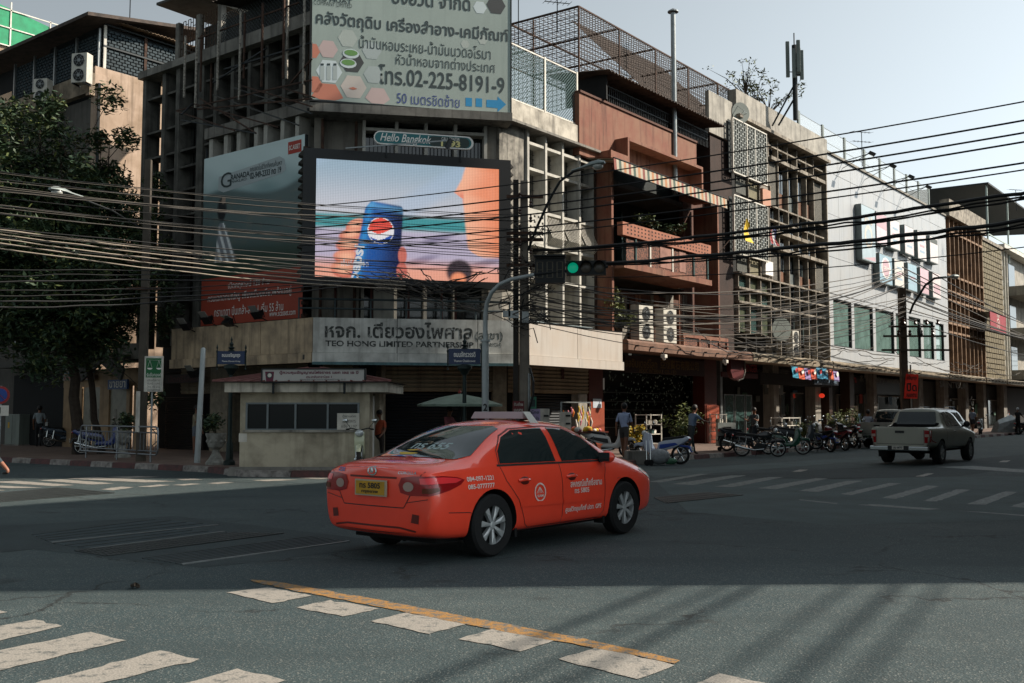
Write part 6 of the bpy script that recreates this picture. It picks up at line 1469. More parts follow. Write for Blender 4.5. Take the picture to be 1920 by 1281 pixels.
# green scales sign
gs = thing('scales_sign', 'green and white sign with a pair of scales on a thin post', 'sign', tuple(onkerb(286, 28.8)))
FG = Frame(*AT(270, 700, 28.8)[:2], 4.0)
x0, z0 = FG.P(269, 735); x1, z1 = FG.P(306, 668)
MB(FG).box(x0, x1, 0, .08, z0, z1).build('sign_board', WHITE, gs, bevel=.02)
gsz = FG.Z(280, 708)
flat(FG, [(x0 + .05, gsz), (x1 - .05, gsz), (x1 - .05, z1 - .06), (x0 + .05, z1 - .06)], -.003, M('scales_sign_green', '#0c5a30', .5, var=.05), 'green_panel', gs)
b = MB(FG)
def gp_(px, py): x, z = FG.P(px, py); return (x, -.008, z)
b.bar(gp_(276, 675), gp_(303, 676), .02, .004);
for cx_ in (281, 298):
 b.bar(gp_(cx_, 676), gp_(cx_ - 4, 689), .012, .004); b.bar(gp_(cx_, 676), gp_(cx_ + 4, 689), .012, .004)
 q = gp_(cx_, 690); b.add([(q[0] + .075 * math.cos(a * .3927 + math.pi), -.008, q[2] + .05 * math.sin(a * .3927 + math.pi)) for a in range(9)], [tuple(range(9))])
b.build('scales_symbol', WHITE_C, gs, fix=False)
sign_text('รับซื้อทองคำ', FG, (275, 699, 304, 706), -.004, WHITE_C, gs)
for tx, y in (('เปิดทำการ', 713), ('จันทร์ - เสาร์', 719), ('โทร. 02-222', 725), ('ปิดวันอาทิตย์', 731)): sign_text(tx, FG, (276, y - 2.2, 300, y + 2.2), -.003, INK, gs)
MB().tube([onkerb(286, 28.95), AT(286, 700, 28.95)], .03, 8).build('post', GSTEEL, gs)
# street name signs
SGREEN = M('dark_green_cast_iron', '#1c2a28', .5, .4, var=.2, vs=6)
def name_sign(px, Y, lb, t1, t2, w_=1.0):
 base = onkerb(px, Y); t = thing('street_name_sign', lb, 'street sign', tuple(base), 0, 'ornate blue street name signs')
 zs = AT(px, 683, Y).z; zt_ = zs + .36 * w_
 MB().lathe([(.16, 0), (.16, .1), (.1, .15), (.09, .6), (.06, .68), (.05, zs - kz - .3), (.09, zs - kz - .26), (.13, zs - kz - .18), (.2, zs - kz - .12), (.2, zs - kz - .04), (.06, zs - kz)], tuple(base), 14).build('post', SGREEN, t, smooth=True)
 T = Frame(base.x, base.y, 2.0)
 MB(T).box(-.37 * w_, .37 * w_, -.03, .03, zs, zt_).build('name_board', M('navy_enamel_board', '#122a4e', .35, var=.1), t)
 for s_ in (-1, 1): MB(T).lathe([(.03, -.15), (.012, -.1), (.02, -.05), (.02, .3), (.035, .36), (.012, .4), (.03, .45), (.004, .55)], (s_ * .39 * w_, 0, zs), 8).build('side_finial', SGREEN, t)
 MB(T).lathe([(.1, .0), (.05, .05), (.1, .09), (.04, .13), (.06, .2), (.015, .26), (.03, .31), (.002, .42)], (0, 0, zt_), 10).build('top_finial', SGREEN, t, smooth=True)
 lettering(t1, T, 0, zt_ - .13 * w_, -.033, .5 * w_, .13 * w_, WHITE_C, t, .02); lettering(t2, T, 0, zs + .075 * w_, -.033, .5 * w_, .05 * w_, WHITE_C, t, .01)
name_sign(433, 27.4, 'ornate blue street name sign standing between the white post and the kiosk', 'ถนนเจริญกรุง', 'Thanon Charoen Krung')
name_sign(871, 26.6, 'ornate blue street name sign rising behind the green parasol', 'ถนนจักรวรรดิ', 'Thanon Chakkrawat', 1.15)
# ---- kiosk
K0 = G(448, 892); K1 = G(690, 893)
KF = Frame(K0.x, K0.y, math.degrees(math.atan2(K1.y - K0.y, K1.x - K0.x)) + 2.0)
KW = (K1 - K0).length
kzb = .0
KS = thing('police_kiosk', 'small beige traffic control kiosk with a red roof at the pavement corner', 'kiosk', tuple(KF.W(KW / 2, 1.0, 0)))
KBE = M('kiosk_beige_render', '#b3aa95', .85, var=.35, vs=1.5, streak=.4, bump=.12, col2='#5e5748', fine=.1)
zk = lambda py, px=560: KF.Z(px, py)
kt = zk(736)
wz0, wz1 = zk(807), zk(755); wxa, wxb = KF.X(464), KF.X(676)
cube('wall', KF, 0, KW, 0, .12, 0, wz0, KBE, KS); cube('wall', KF, 0, KW, 0, .12, wz1, kt, KBE, KS)
cube('wall', KF, 0, wxa, 0, .12, wz0 + .001, wz1 - .001, KBE, KS); cube('wall', KF, wxb, KW, 0, .12, wz0 + .001, wz1 - .001, KBE, KS)
cube('side_wall', KF, 0, .12, .121, 2.2, 0, kt, KBE, KS); cube('back_wall', KF, .121, KW, 2.08, 2.2, 0, kt, KBE, KS)
cube('side_wall', KF, KW - .12, KW, .121, .5, 0, kt, KBE, KS); cube('side_wall', KF, KW - .12, KW, 1.5, 2.079, 0, kt, KBE, KS)
cube('door_frame', KF, KW - .1, KW + .03, .5, .57, kz, 2.0, WHITE_C, KS); cube('floor', KF, .12, KW - .12, .12, 2.07, 0, .15, CONC, KS)
MB(KF).prism([(-.15, 0), (0, .0), (0, .22)], -.25, KW + .1, 'YZ').build('plinth_skirt', CONC, KS)
AL = M('aluminium_window_frame', '#6d7476', .4, .6, var=.15)
cuts = [464, 503, 555, 615, 676]
for a, b_ in zip(cuts[:-1], cuts[1:]):
 x0, x1 = KF.X(a), KF.X(b_)
 cube('window_frame', KF, x0, x0 + .05, -.015, .06, wz0, wz1, AL, KS)
 cube('window_pane', KF, x0 + .05, x1 - .001, .03, .036, wz0 + .04, wz1 - .04, M('kiosk_glass', (.008, .01, .011), .12, var=0, spec=.25), KS)
cube('window_frame', KF, wxb - .05, wxb, -.015, .061, wz0, wz1, AL, KS)
for z in (wz0, wz1 - .04): cube('window_frame', KF, wxa + .05, wxb - .05, -.016, .062, z, z + .04, AL, KS)
cube('sill', KF, wxa - .05, wxb + .05, -.06, -.0165, wz0 - .05, wz0 + .01, CONC_P, KS)
cube('desk', KF, .3, KW - .3, .4, 1.0, .85, .9, DSTEEL, KS)
MB(KF).add([(KF.X(474), .09, wz0 + .06), (KF.X(501), .09, wz0 + .06), (KF.X(490), .09, wz1 - .1), (KF.X(474), .09, wz1 - .1)], [(0, 1, 2, 3)]).build('yellow_curtain', M('ochre_cloth', '#8a6f3a', .9, var=.3), KS, fix=False)
# canopy slab and roof
cube('eaves_slab', KF, -.3, KW + .5, -.35, 2.5, kt + .001, kt + .24, M('streaked_white_eaves', '#c0baac', .8, var=.3, vs=2, streak=.8, col2='#4b463c'), KS)
RT = M('faded_red_roof_tile', '#6f4743', .7, var=.35, vs=2.5, streak=.3)
er = kt + .26
rx0, rx1, ry0, ry1 = -.55, KW + .6, -.55, 2.7; hx0_, hx1_ = KW * .45, KW * .55; rzz = er + .38; ym = 1.0
for q in ([(rx0, ry0, er), (rx1, ry0, er), (hx1_, ym, rzz), (hx0_, ym, rzz)], [(rx1, ry0, er), (rx1, ry1, er), (hx1_, ym, rzz)], [(rx0, ry1, er), (rx0, ry0, er), (hx0_, ym, rzz)], [(rx1, ry1, er), (rx0, ry1, er), (hx0_, ym, rzz), (hx1_, ym, rzz)]):
 MB(KF).add(q, [tuple(range(len(q)))]).build('roof_slope', RT, KS, fix=False)
for k in range(15):
 f = k / 14; xb_ = rx0 + (rx1 - rx0) * f; xt_ = hx0_ + (hx1_ - hx0_) * f
 MB(KF).bar((xb_, ry0, er + .012), (xt_, ym, rzz + .012), .03, .03).build('tile_ridge', RT, KS)
for c_ in ((rx0, ry0), (rx1, ry0)): MB(KF).bar((c_[0], c_[1], er + .02), (hx0_ if c_[0] < 1 else hx1_, ym, rzz + .03), .07, .05).build('hip_ridge', RT, KS)
MB(KF).add([(rx0, ry0, er - .005), (rx1, ry0, er - .005), (rx1, ry1, er - .005), (rx0, ry1, er - .005)], [(0, 1, 2, 3)]).build('soffit', DSTEEL, KS, fix=False)
# kiosk sign
x0, z0 = KF.P(492, 716, -.5); x1, z1 = KF.P(683, 693, -.5)
KSG = thing('kiosk_sign', 'long white Thai sign with a maroon police crest on the kiosk roof', 'sign', tuple(KF.W((x0 + x1) / 2, -.5, z0)))
MB(KF).box(x0, x1, -.5, -.38, z0, z1).build('board', M('white_sign_face', '#a9a7a2', .5, var=.1), KSG)
for a in ((x0 - .03, x0, z0, z1), (x1, x1 + .03, z0, z1), (x0 - .03, x1 + .03, z1, z1 + .03), (x0 - .03, x1 + .03, z0 - .03, z0)): cube('sign_frame', KF, a[0], a[1], -.52, -.36, a[2], a[3], DSTEEL, KSG)
MAR = M('maroon_lettering', '#5b1f33', .6, var=0)
sign_text('ตู้ควบคุมสัญญาณไฟจราจร แยก เอส เอ บี', KF, (524, 695, 672, 703), -.503, MAR, KSG, .03); sign_text('สน.พลับพลาไชย 1', KF, (574, 704, 622, 709), -.503, MAR, KSG, .02); sign_text('สนับสนุนโดย บริษัท ไทยทนง พร็อพเพอร์ตี้ จำกัด  02-22', KF, (562, 710, 648, 714), -.503, INK, KSG)
q = [KF.P(a, b_, -.5) for a, b_ in ((497, 697), (514, 697), (512, 716), (499, 716))]; flat(KF, q, -.503, MAR, 'crest', KSG)
cx_, cz_ = KF.P(505.5, 704, -.5); flat(KF, hexagon(cx_, cz_, .075, 0, 14), -.506, INK, 'crest_disc', KSG); flat(KF, hexagon(cx_, cz_, .05, 0, 14), -.509, WHITE, 'crest_disc', KSG)
for px in (512, 645): cube('sign_prop', KF, KF.X(px, -.45), KF.X(px, -.45) + .05, -.45, -.4, er - .3, z0 - .03, DSTEEL, KSG)
wn = thing('notice_board', 'white notice board with faded Thai lines in the right kiosk window', 'notice', tuple(KF.W(KF.X(654), -.05, zk(806))))
x0, z0 = KF.P(632, 806, -.06); x1, z1 = KF.P(674, 775, -.06)
MB(KF).box(x0, x1, -.07, -.03, z0, z1).build('board', WHITE, wn)
sign_text('ตู้ยามตึก', KF, (642, 778, 667, 784), -.072, INK, wn); sign_text('พิทยทหาร', KF, (642, 786, 667, 793), -.072, CONC, wn); sign_text('แจ้ง 1197', KF, (640, 796, 669, 802), -.072, CONC, wn)
cube('pasted_notice', KF, KF.X(452), KF.X(467), -.006, -.001, zk(829), zk(813), WHITE, KS)
# ---- railing on the left pavement
rl = thing('pedestrian_railing', 'rounded tubular steel railing along the left kerb', 'railing', tuple(G(222, 865, kz)))
ya = G(150, 858, kz); yb = G(295, 868, kz); zt = 1.05
A_ = Vector((ya.x, ya.y, 0)); B_ = Vector((yb.x, yb.y, 0)); u = (B_ - A_).normalized(); Lr = (B_ - A_).length
STN_ = M('brushed_steel_rail', '#7d8286', .35, .8, var=.1)
def rp(s, z): return A_ + u * s + Vector((0, 0, z))
h0, h1 = kz + .22, kz + 1.02
MB().tube([rp(.08, h0), rp(.02, h0 + .06), rp(0, h0 + .15), rp(0, h1 - .15), rp(.04, h1 - .04), rp(.15, h1), rp(Lr - .15, h1), rp(Lr - .04, h1 - .04), rp(Lr, h1 - .15), rp(Lr, h0 + .15), rp(Lr - .02, h0 + .06), rp(Lr - .08, h0), rp(.08, h0)], .028, 10).build('outer_tube', STN_, rl, smooth=True)
MB().tube([rp(0, h1 - .17), rp(Lr, h1 - .17)], .02, 8).build('inner_rail', STN_, rl)
MB().tube([rp(0, h0 + .1), rp(Lr, h0 + .1)], .02, 8).build('inner_rail', STN_, rl)
for k in range(22): MB().tube([rp(Lr * (k + .7) / 22.4, h0 + .1), rp(Lr * (k + .7) / 22.4, h1 - .17)], .012, 6).build('baluster', STN_, rl)
for s in (.4, Lr / 2, Lr - .4): MB().tube([rp(s, kz), rp(s, h1)], .025, 8).build('post', STN_, rl)
# ---- urn planters
def urn(px, py, sc, lb, plant=True):
 p = G(px, py, kz); t = thing('urn_planter', lb, 'planter', tuple(p), 0, 'concrete urn planters')
 STO = M('rough_grey_stone', '#8f8f88', .9, var=.4, vs=6, bump=.5, col2='#55554f')
 MB().lathe([(.27 * sc, 0), (.27 * sc, .06), (.2 * sc, .14), (.11 * sc, .3), (.09 * sc, .4), (.13 * sc, .44), (.2 * sc, .48), (.245 * sc, .6), (.25 * sc, .74), (.29 * sc, .82), (.29 * sc, .86), (.24 * sc, .86), (.22 * sc, .78)], tuple(p), 20).build('urn', STO, t, smooth=True)
 for k in range(10):
  a = k * .6283; MB().sphere((p.x + .235 * sc * math.cos(a), p.y + .235 * sc * math.sin(a), p.z + .64), .05, 6, 4).build('urn_relief', STO, t)
 if plant:
  rnd = random.Random(px); foliage([(p + Vector((rnd.uniform(-.2, .2), rnd.uniform(-.2, .2), 1.0 + rnd.random() * .3)), .2) for _ in range(12)], 40, .07, rnd, 'foliage', t)
  b = MB();
  for k in range(5): b.tube([p + Vector((0, 0, .75)), p + Vector((rnd.uniform(-.2, .2), rnd.uniform(-.2, .2), 1.2))], .012, 5)
  b.build('stem', BARK, t)
urn(404, 871, 1.0, 'stone urn planter with a dark shrub between the white post and the kiosk')
urn(230, 858, .9, 'smaller stone urn planter standing behind the pedestrian railing')
# ---- parasol
pp = thing('parasol', 'wide faded green parasol open behind the taxi', 'parasol', tuple(onkerb(862, 27.6)))
c = AT(862, 738, 27.6); rr = 1.18; n = 12
PGR = M('faded_green_canvas', '#76877a', .8, var=.25, vs=2, streak=.1)
for k in range(n):
 a0, a1 = 2 * math.pi * k / n, 2 * math.pi * (k + 1) / n; q = lambda a, f, dz: (c.x + rr * f * math.cos(a), c.y + rr * f * math.sin(a), c.z - .30 * f ** 1.4 + dz)
 am = (a0 + a1) / 2
 MB().add([q(a0, 0, 0), q(a0, .5, 0), q(am, .5, -.012), q(a1, .5, 0), q(a0, 1, 0), q(am, .97, -.02), q(a1, 1, 0), (c.x + rr * math.cos(a0), c.y + rr * math.sin(a0), c.z - .36), (c.x + rr * math.cos(a1), c.y + rr * math.sin(a1), c.z - .36)], [(0, 1, 2), (0, 2, 3), (1, 4, 5, 2), (2, 5, 6, 3), (4, 7, 8, 6, 5)]).build('canopy_panel', PGR, pp, fix=False)
 MB().bar(q(a0, 0, -.01), q(a0, 1, -.01), .015).build('rib', M('green_painted_rib', '#2f6b4b', .5), pp)
MB().tube([onkerb(862, 27.6), c + Vector((0, 0, .08))], .022, 8).build('pole', DSTEEL, pp)
MB().lathe([(.04, 0), (.05, .04), (.0, .12)], tuple(c), 8).build('finial', M('red_plastic', '#8a2a22', .4), pp)
MB().lathe([(.22, 0), (.22, .1), (.05, .14)], tuple(onkerb(862, 27.6)), 14).build('base', CONC, pp)
# utility cabinet far left
ub = thing('utility_cabinet', 'grey green street utility cabinet with a yellow warning label at the far left', 'cabinet', tuple(G(28, 838, kz)))
p = G(8, 835, kz); CF = Frame(p.x, p.y, -30)
MB(CF).box(0, 1.0, 0, .5, kz + .05, kz + 1.35).build('cabinet_body', M('grey_green_enamel', '#6c746c', .6, var=.15, streak=.3), ub, bevel=.02)
MB(CF).box(-.03, 1.03, -.03, .53, kz, kz + .05).build('plinth', CONC, ub); cube('door_gap', CF, .49, .505, -.004, -.001, kz + .1, kz + 1.3, BLACK, ub)
cube('warning_label', CF, .2, .32, -.006, -.002, kz + .75, kz + 1.0, M('yellow_label', '#b08a20', .6), ub)
nps = thing('no_parking_sign', 'round blue no-parking sign with a red rim at the left edge of the picture', 'traffic sign', tuple(onkerb(-2, 27)))
c = AT(1, 741, 27.0); NF = Frame(c.x, c.y, 8)
MB(NF).lathe([(.24, -.02), (.24, .0)], (0, 0, c.z), 24, 'Y').build('sign_disc', M('red_sign_rim', '#8e2424', .5), nps); MB(NF).lathe([(.18, -.026), (.18, -.021)], (0, 0, c.z), 24, 'Y').build('sign_disc', M('blue_sign_centre', '#1d3f86', .5), nps)
MB(NF).bar((-.13, -.03, c.z + .13), (.13, -.03, c.z - .13), .045, .004).build('red_slash', M('red_sign_rim'), nps)
MB(NF).box(-.22, .22, -.02, 0, c.z - .56, c.z - .28).build('sub_plate', WHITE, nps); MB(NF).bar((0, -.022, c.z - .33), (0, -.022, c.z - .5), .04, .004).build('arrow_mark', BLACK, nps)
MB(NF).tube([(0, .03, kz), (0, .03, c.z + .25)], .03, 8).build('post', GSTEEL, nps)
# ================= pole on the right street
rp_ = FR.W(FR.X(1697, -3.3, 780), -3.3, kz); PY = rp_.y
rpo = thing('utility_pole', 'brown utility pole with several cross arms in front of the white building', 'utility pole', tuple(rp_), 0, 'utility poles')
zt = AT(1696, 540, PY).z
RPM = M('brown_weathered_pole', '#4c3f33', .9, var=.4, vs=3)
MB().bar(rp_, (rp_.x, rp_.y, zt), .34, .3).build('pole_shaft', RPM, rpo)
for py, w_ in ((613, 1.6), (631, 2.2), (657, 2.4)):
 z = AT(1697, py, PY).z; MB().bar((rp_.x - w_ * .5, rp_.y - .2, z), (rp_.x + w_, rp_.y - .2, z), .12, .1).build('cross_arm', RPM, rpo)
for k in range(8): MB().lathe([(.06, 0), (.1, .08), (.06, .16), (.09, .24), (.03, .3)], (rp_.x - .3 + k * .3, rp_.y - .2, AT(1697, 630 - (k % 2) * 20, PY).z), 8).build('insulator', M('brown_glazed_insulator'), rpo)
MB().sphere((rp_.x + .8, rp_.y - .2, AT(1697, 622, PY).z), .25, 8, 6, sc=(.5, .5, 1.6)).build('transformer', DSTEEL, rpo)
rl2 = thing('street_lamp', 'street lamp on a long curved arm over the right-hand street', 'street lamp', (rp_.x, rp_.y, AT(1700, 600, PY).z))
MB().tube([AT(1706, 588, PY), AT(1712, 572, PY - .3), AT(1735, 535, PY - .8), AT(1752, 522, PY - 1.2), AT(1775, 520, PY - 1.4)], .06, 8).build('lamp_arm', DSTEEL, rl2)
cobra(AT(1768, 522, PY - 1.4), AT(1798, 518, PY - 2.0), rl2, .25)
# ================= CABLES
def cable(p0, p1, sag, r, mat, lb, grp, n=18, wob=0.0, seed=0):
 rnd = random.Random(seed); pts = []
 if p1.y in (17.5, 19.0):      # carried on to the front of the block across the street
  d = p1 - p0; p1 = p0 + d * ((7 + (p0.y - 9.6) * .798 - p0.x) / (d.x - d.y * .798))
 if p0.x < -7 and p0.y < 23: p0 = p1 + (p0 - p1) * 1.5
 for i in range(n + 1):
  f = i / n; p = p0.lerp(p1, f); p.z -= sag * 4 * f * (1 - f)
  if wob and 0 < i < n: p += Vector((rnd.uniform(-wob, wob), rnd.uniform(-wob, wob), rnd.uniform(-wob, wob)))
  pts.append(p)
 o = MB().tube(pts, r, 5 if r < .03 else 7).build('overhead_cable', mat, None, fix=False)
 return tag(o, lb, 'cable', grp)
G1 = 'thin dark cables crossing the sky at the right'
for a, b_, c_ in ((328, 182, .013), (355, 217, .017), (373, 240, .017), (388, 257, .017), (412, 296, .017), (425, 309, .013)):
 cable(AT(560, a + (a - b_) * .42, 29), AT(2100, b_ - (a - b_) * .21 - 4, 17.5), .30, c_ * 1.15, CABLE, 'thin dark cable crossing the sky in the upper right', G1)
for a, b_, r, lb in ((459, 343, .036, 'upper of two thick black cable bundles running to the right edge'), (487, 396, .042, 'lower of two thick black cable bundles running to the right edge')):
 p0 = AT(1000, a + 12, 27); p1 = AT(2100, b_ - (a - b_) * .18, 17.5)
 cable(p0, p1, .22, r, CABLE, lb, 'thick black cable bundles', 40, .02, a);
 for k in range(2): tag(cable(p0 + Vector((0, 0, .05 * k)), p1 + Vector((0, 0, -.04)), .3 + .06 * k, .02, CABLE, 'thinner cable laid along a thick black bundle', 'thinner cables beside the bundles', 36, .03, a + k))
cable(AT(1000, 475, 27), AT(2100, 330, 17.5), .3, .016, CABLE, 'thin dark cable just under the upper bundle', None, 24)
cable(AT(1110, 520, 27), AT(2100, 425, 19), .3, .012, CABLE, 'thin dark cable below both thick bundles', None, 24)
rnd = random.Random(5)
G2 = 'cables fanning from the corner pole along the right-hand street'
pe = rp_
for k in range(24):
 p0 = Vector((.4, 26.85, rnd.uniform(4.0, 5.3))); z1 = rnd.uniform(6.2, 9.2)
 p1 = Vector((pe.x + rnd.uniform(-.3, .5), pe.y - .2, z1));
 cable(p0, p1, rnd.uniform(.5, 1.3), rnd.uniform(.010, .02), CABLE_G if rnd.random() < .6 else CABLE, 'cable running from the corner pole to the pole by the white building', G2, 22, 0.012, k)
G3 = 'cables from the right-hand pole to the far right'
for k in range(12):
 p0 = Vector((pe.x, pe.y - .2, rnd.uniform(6.5, 10.0))); p1 = FR.W(110, -3 + rnd.uniform(-.5, .5), rnd.uniform(6.5, 10))
 cable(p0, p1, rnd.uniform(.6, 1.3), .03, CABLE_G if k % 2 else CABLE, 'cable running on from the right-hand pole beyond the white building', G3)
G4 = 'loose cables looped along the shop canopies'
for k in range(26):
 s0 = rnd.uniform(8, 60); L_ = rnd.uniform(4, 14)
 p0 = FR.W(s0, -.15 - rnd.random() * .5, 4.25 + rnd.random() * 1.1); p1 = FR.W(s0 + L_, -.15 - rnd.random() * .5, 4.3 + rnd.random() * 1.1)
 cable(p0, p1, rnd.uniform(.05, .5), rnd.uniform(.012, .028), CABLE_G if rnd.random() < .5 else CABLE, 'loose cable looped above the canopy of the right-hand shops', G4, 12, .06, k)
G5 = 'cables strung from the left edge past the big screen'
for k in range(22):
 yl = 285 + k * 6.2 + rnd.uniform(-5, 5); p0 = AT(-120, yl - 12, rnd.uniform(19, 21)); yr = 395 + k * 5.6 + rnd.uniform(-14, 14)
 p1 = AT(975, min(yr, 560), 26.8)
 cable(p0, p1, rnd.uniform(.15, .7), rnd.choice((.007, .008, .010, .013)), CABLE_G if rnd.random() < .45 else CABLE, 'cable strung from the left edge to the corner pole across the big screen', G5, 26, .01, k)
PALE = M('sunlit_pale_cable_sheath', '#8c8172', .6, var=.2, vs=4)  # pale sheath colour stands in for sunlight on these cables
for k in range(5):
 p0 = AT(-120, 400 + k * 5, 20); p1 = AT(760, 515 + k * 7, 27)
 cable(p0, p1, .18 + k * .04, .016, PALE, 'pale thick cable sagging from the left edge to below the screen', 'pale thick cables at the left', 26, .012, k + 90)
G6 = 'slack cables tangled below the big screen'
for k in range(22):
 x0 = rnd.uniform(640, 800); x1 = rnd.uniform(880, 985); p0 = AT(x0, rnd.uniform(505, 535), 28.5); p1 = AT(x1, rnd.uniform(500, 590), 26.9)
 cable(p0, p1, rnd.uniform(.05, .6), rnd.uniform(.008, .018), CABLE_G if rnd.random() < .6 else CABLE, 'slack cable in the tangle below the big screen', G6, 14, .05, k + 30)
for k in range(7):
 p0 = AT(-60, 520 + k * 6, 22); p1 = AT(640, 520 + k * 3, 28.5); cable(p0, p1, -.25 if k % 2 else .3, .02 if k > 3 else .012, CABLE, 'dark cable crossing the orange poster towards the tangle', 'dark cables crossing the orange poster', 24, .02, k + 60)
coil = thing('cable_coil', 'loose coils of spare cable hanging in the tangle under the screen', 'cable coil', tuple(AT(735, 545, 28.4)))
for k in range(6):
 c = AT(rnd.uniform(700, 760), rnd.uniform(512, 530), 28.4); r_ = rnd.uniform(.12, .26); MB().tube([(c.x + r_ * math.cos(a * .4189), c.y + .05 * math.sin(a + k), c.z + r_ * .8 * math.sin(a * .4189)) for a in range(16)], .01, 5).build('loop', CABLE_G, coil)
tg = thing('cable_tangle', 'dense tangle of cables wrapped around the corner utility pole', 'cable tangle', tuple(AT(1000, 560, 26.8)))
for k in range(46):
 a = rnd.uniform(0, 6.28); pts = []
 c = Vector((.35 + rnd.gauss(.1, .22), 26.75 + rnd.gauss(0, .12), rnd.uniform(3.9, 6.6)))
 for i in range(9): pts.append(c + Vector((.42 * math.cos(a + i * .6) * rnd.uniform(.3, 1.3), .15 * math.sin(a + i * .6), (i - 4) * rnd.uniform(.02, .12))))
 MB().tube(pts, rnd.uniform(.008, .018), 5).build('cable_loop', CABLE_G if k % 3 else CABLE, tg, fix=False)
# cables above the near road (outside the picture) whose shadows stripe the sunlit foreground
for k, (yy, dx) in enumerate(((2.6, 0), (3.3, 0), (4.6, .3), (5.2, -.2), (6.4, .2), (7.6, .4))):
 z = 9.0; c = Vector((11.4 + dx, yy + .6, z)); d = Vector((math.sin(R(31)), math.cos(R(31)), 0)) * 9
 cable(c - d, c + d * .9, .1, .026 + .012 * (k % 2), CABLE, 'cable bundle above the near corner, outside the picture', 'cable bundles above the near corner')
# ================= VEHICLES  (local x forward, y left, z up)
PAINT = M('orange_red_car_paint', '#f0462c', .26, var=.06, vs=3, spec=.5, coat=1.0)
CGL = GLASS('car_glass', (.012, .02, .021), .04)
CHR = M('chrome', '#b8bcbc', .15, 1.0, var=0); ALLOY = M('alloy_rim', '#b9bdbd', .35, .5, var=.1); TRIMB = M('black_plastic_trim', '#121414', .5, var=0)
ARCH = M('wheel_arch_black', '#070808', .9, var=0)
def loft_body(S, T, par, mat, wheels, wr, name='body', cuts=(), nose=.06):
 """S: stations (x, zb, w2, w4, w6, z6, w8, z8, w9, z9, z10, z11); wheels: x of the axles"""
 rows = []
 for s in S:
  x, zb, w2, w4, w6, z6, w8, z8, w9, z9, z10, z11 = s
  rows.append([(x, 0, zb), (x, w2 * .85, zb), (x, w2, zb + .05), (x, (w2 + w4) / 2 + .012, zb + .2), (x, w4, zb + .42), (x, (w4 + w6) / 2 + .02, (zb + .42 + z6) / 2 + .03), (x, w6, z6), (x, w6 + (w8 - w6) * .18, z6 + (z8 - z6) * .12 + .004), (x, w8, z8), (x, w9, z9), (x, w9 * .55, z10), (x, 0, z11)])
 bm = bmesh.new(); n = 12; ring = []
 for r_ in rows:
  L_ = [bm.verts.new(p) for p in r_]; Rr = [L_[0]] + [bm.verts.new((p[0], -p[1], p[2])) for p in r_[1:11]] + [L_[11]]
  ring.append((L_, Rr))
 for (a, b_), (c, d) in zip(ring[:-1], ring[1:]):
  for j in range(11):
   bm.faces.new((a[j], c[j], c[j + 1], a[j + 1])); bm.faces.new((b_[j], b_[j + 1], d[j + 1], d[j]))
 for (L_, Rr), flip, bulge in ((ring[0], True, -nose), (ring[-1], False, nose)):
  mids = [L_[0]] + [bm.verts.new((L_[j].co.x + bulge, 0, L_[j].co.z)) for j in range(1, 11)] + [L_[11]]
  for j in range(11):
   f = [L_[j], L_[j + 1], mids[j + 1], mids[j]]; g = [mids[j], mids[j + 1], Rr[j + 1], Rr[j]]
   for q in (f, g):
    q = list(dict.fromkeys(q))
    if len(q) > 2: bm.faces.new(q if flip else q[::-1])
 bmesh.ops.recalc_face_normals(bm, faces=bm.faces[:])
 me = bpy.data.meshes.new(name); bm.to_mesh(me); bm.free()
 me.materials.append(mat); me.materials.append(ARCH)
 ob = bpy.data.objects.new(name, me); COL.objects.link(ob)
 m = ob.modifiers.new('s', 'SUBSURF'); m.levels = m.render_levels = 3
 helpers = []
 for wx in wheels:
  for sgn in (1, -1):
   b = MB().lathe([(wr + .055, -.2), (wr + .055, .6)], (wx, 0, wr), 40, 'Y')
   hm = bpy.data.meshes.new('c'); hm.from_pydata([(v[0], v[1] * sgn + sgn * .75, v[2]) for v in b.v], [], b.f)
   helpers.append(hm)
 for (x0, x1, y0, y1, z0, z1) in cuts:
  b = MB().box(x0, x1, y0, y1, z0, z1); hm = bpy.data.meshes.new('c'); hm.from_pydata(b.v, [], b.f); helpers.append(hm)
 hobs = []
 for hm in helpers:
  t2 = bmesh.new(); t2.from_mesh(hm); bmesh.ops.recalc_face_normals(t2, faces=t2.faces[:]); t2.to_mesh(hm); t2.free()
  hm.materials.append(ARCH); h = bpy.data.objects.new('c', hm); COL.objects.link(h); hobs.append(h)
  bo = ob.modifiers.new('b', 'BOOLEAN'); bo.operation = 'DIFFERENCE'; bo.object = h; bo.solver = 'EXACT'
  try: bo.material_mode = 'TRANSFER'
  except Exception: pass
 dg = bpy.context.evaluated_depsgraph_get(); fin = bpy.data.meshes.new_from_object(ob.evaluated_get(dg))
 for h in hobs: bpy.data.objects.remove(h)
 bpy.data.objects.remove(ob)
 fin.polygons.foreach_set('use_smooth', [True] * len(fin.polygons))
 try: fin.set_sharp_from_angle(angle=R(35))
 except Exception: pass
 for p in fin.polygons:
  for wx in wheels:
   c = p.center
   if abs(math.hypot(c.x - wx, c.z - wr) - wr - .055) < .02 and abs(c.y) < .9 and abs(p.normal.y) < .5: p.material_index = 1
 bt_ = BVHTree.FromPolygons([v.co.copy() for v in fin.vertices], [tuple(p.vertices) for p in fin.polygons])
 ob = bpy.data.objects.new(name, fin); COL.objects.link(ob); ob.parent = par
 return ob, bt_
DIRS = {'R': (Vector((0, -3, 0)), Vector((0, 1, 0))), 'L': (Vector((0, 3, 0)), Vector((0, -1, 0))), 'B': (Vector((-3, 0, 0)), Vector((1, 0, 0))), 'F': (Vector((9, 0, 0)), Vector((-1, 0, 0))), 'T': (Vector((0, 0, 4)), Vector((0, 0, -1)))}
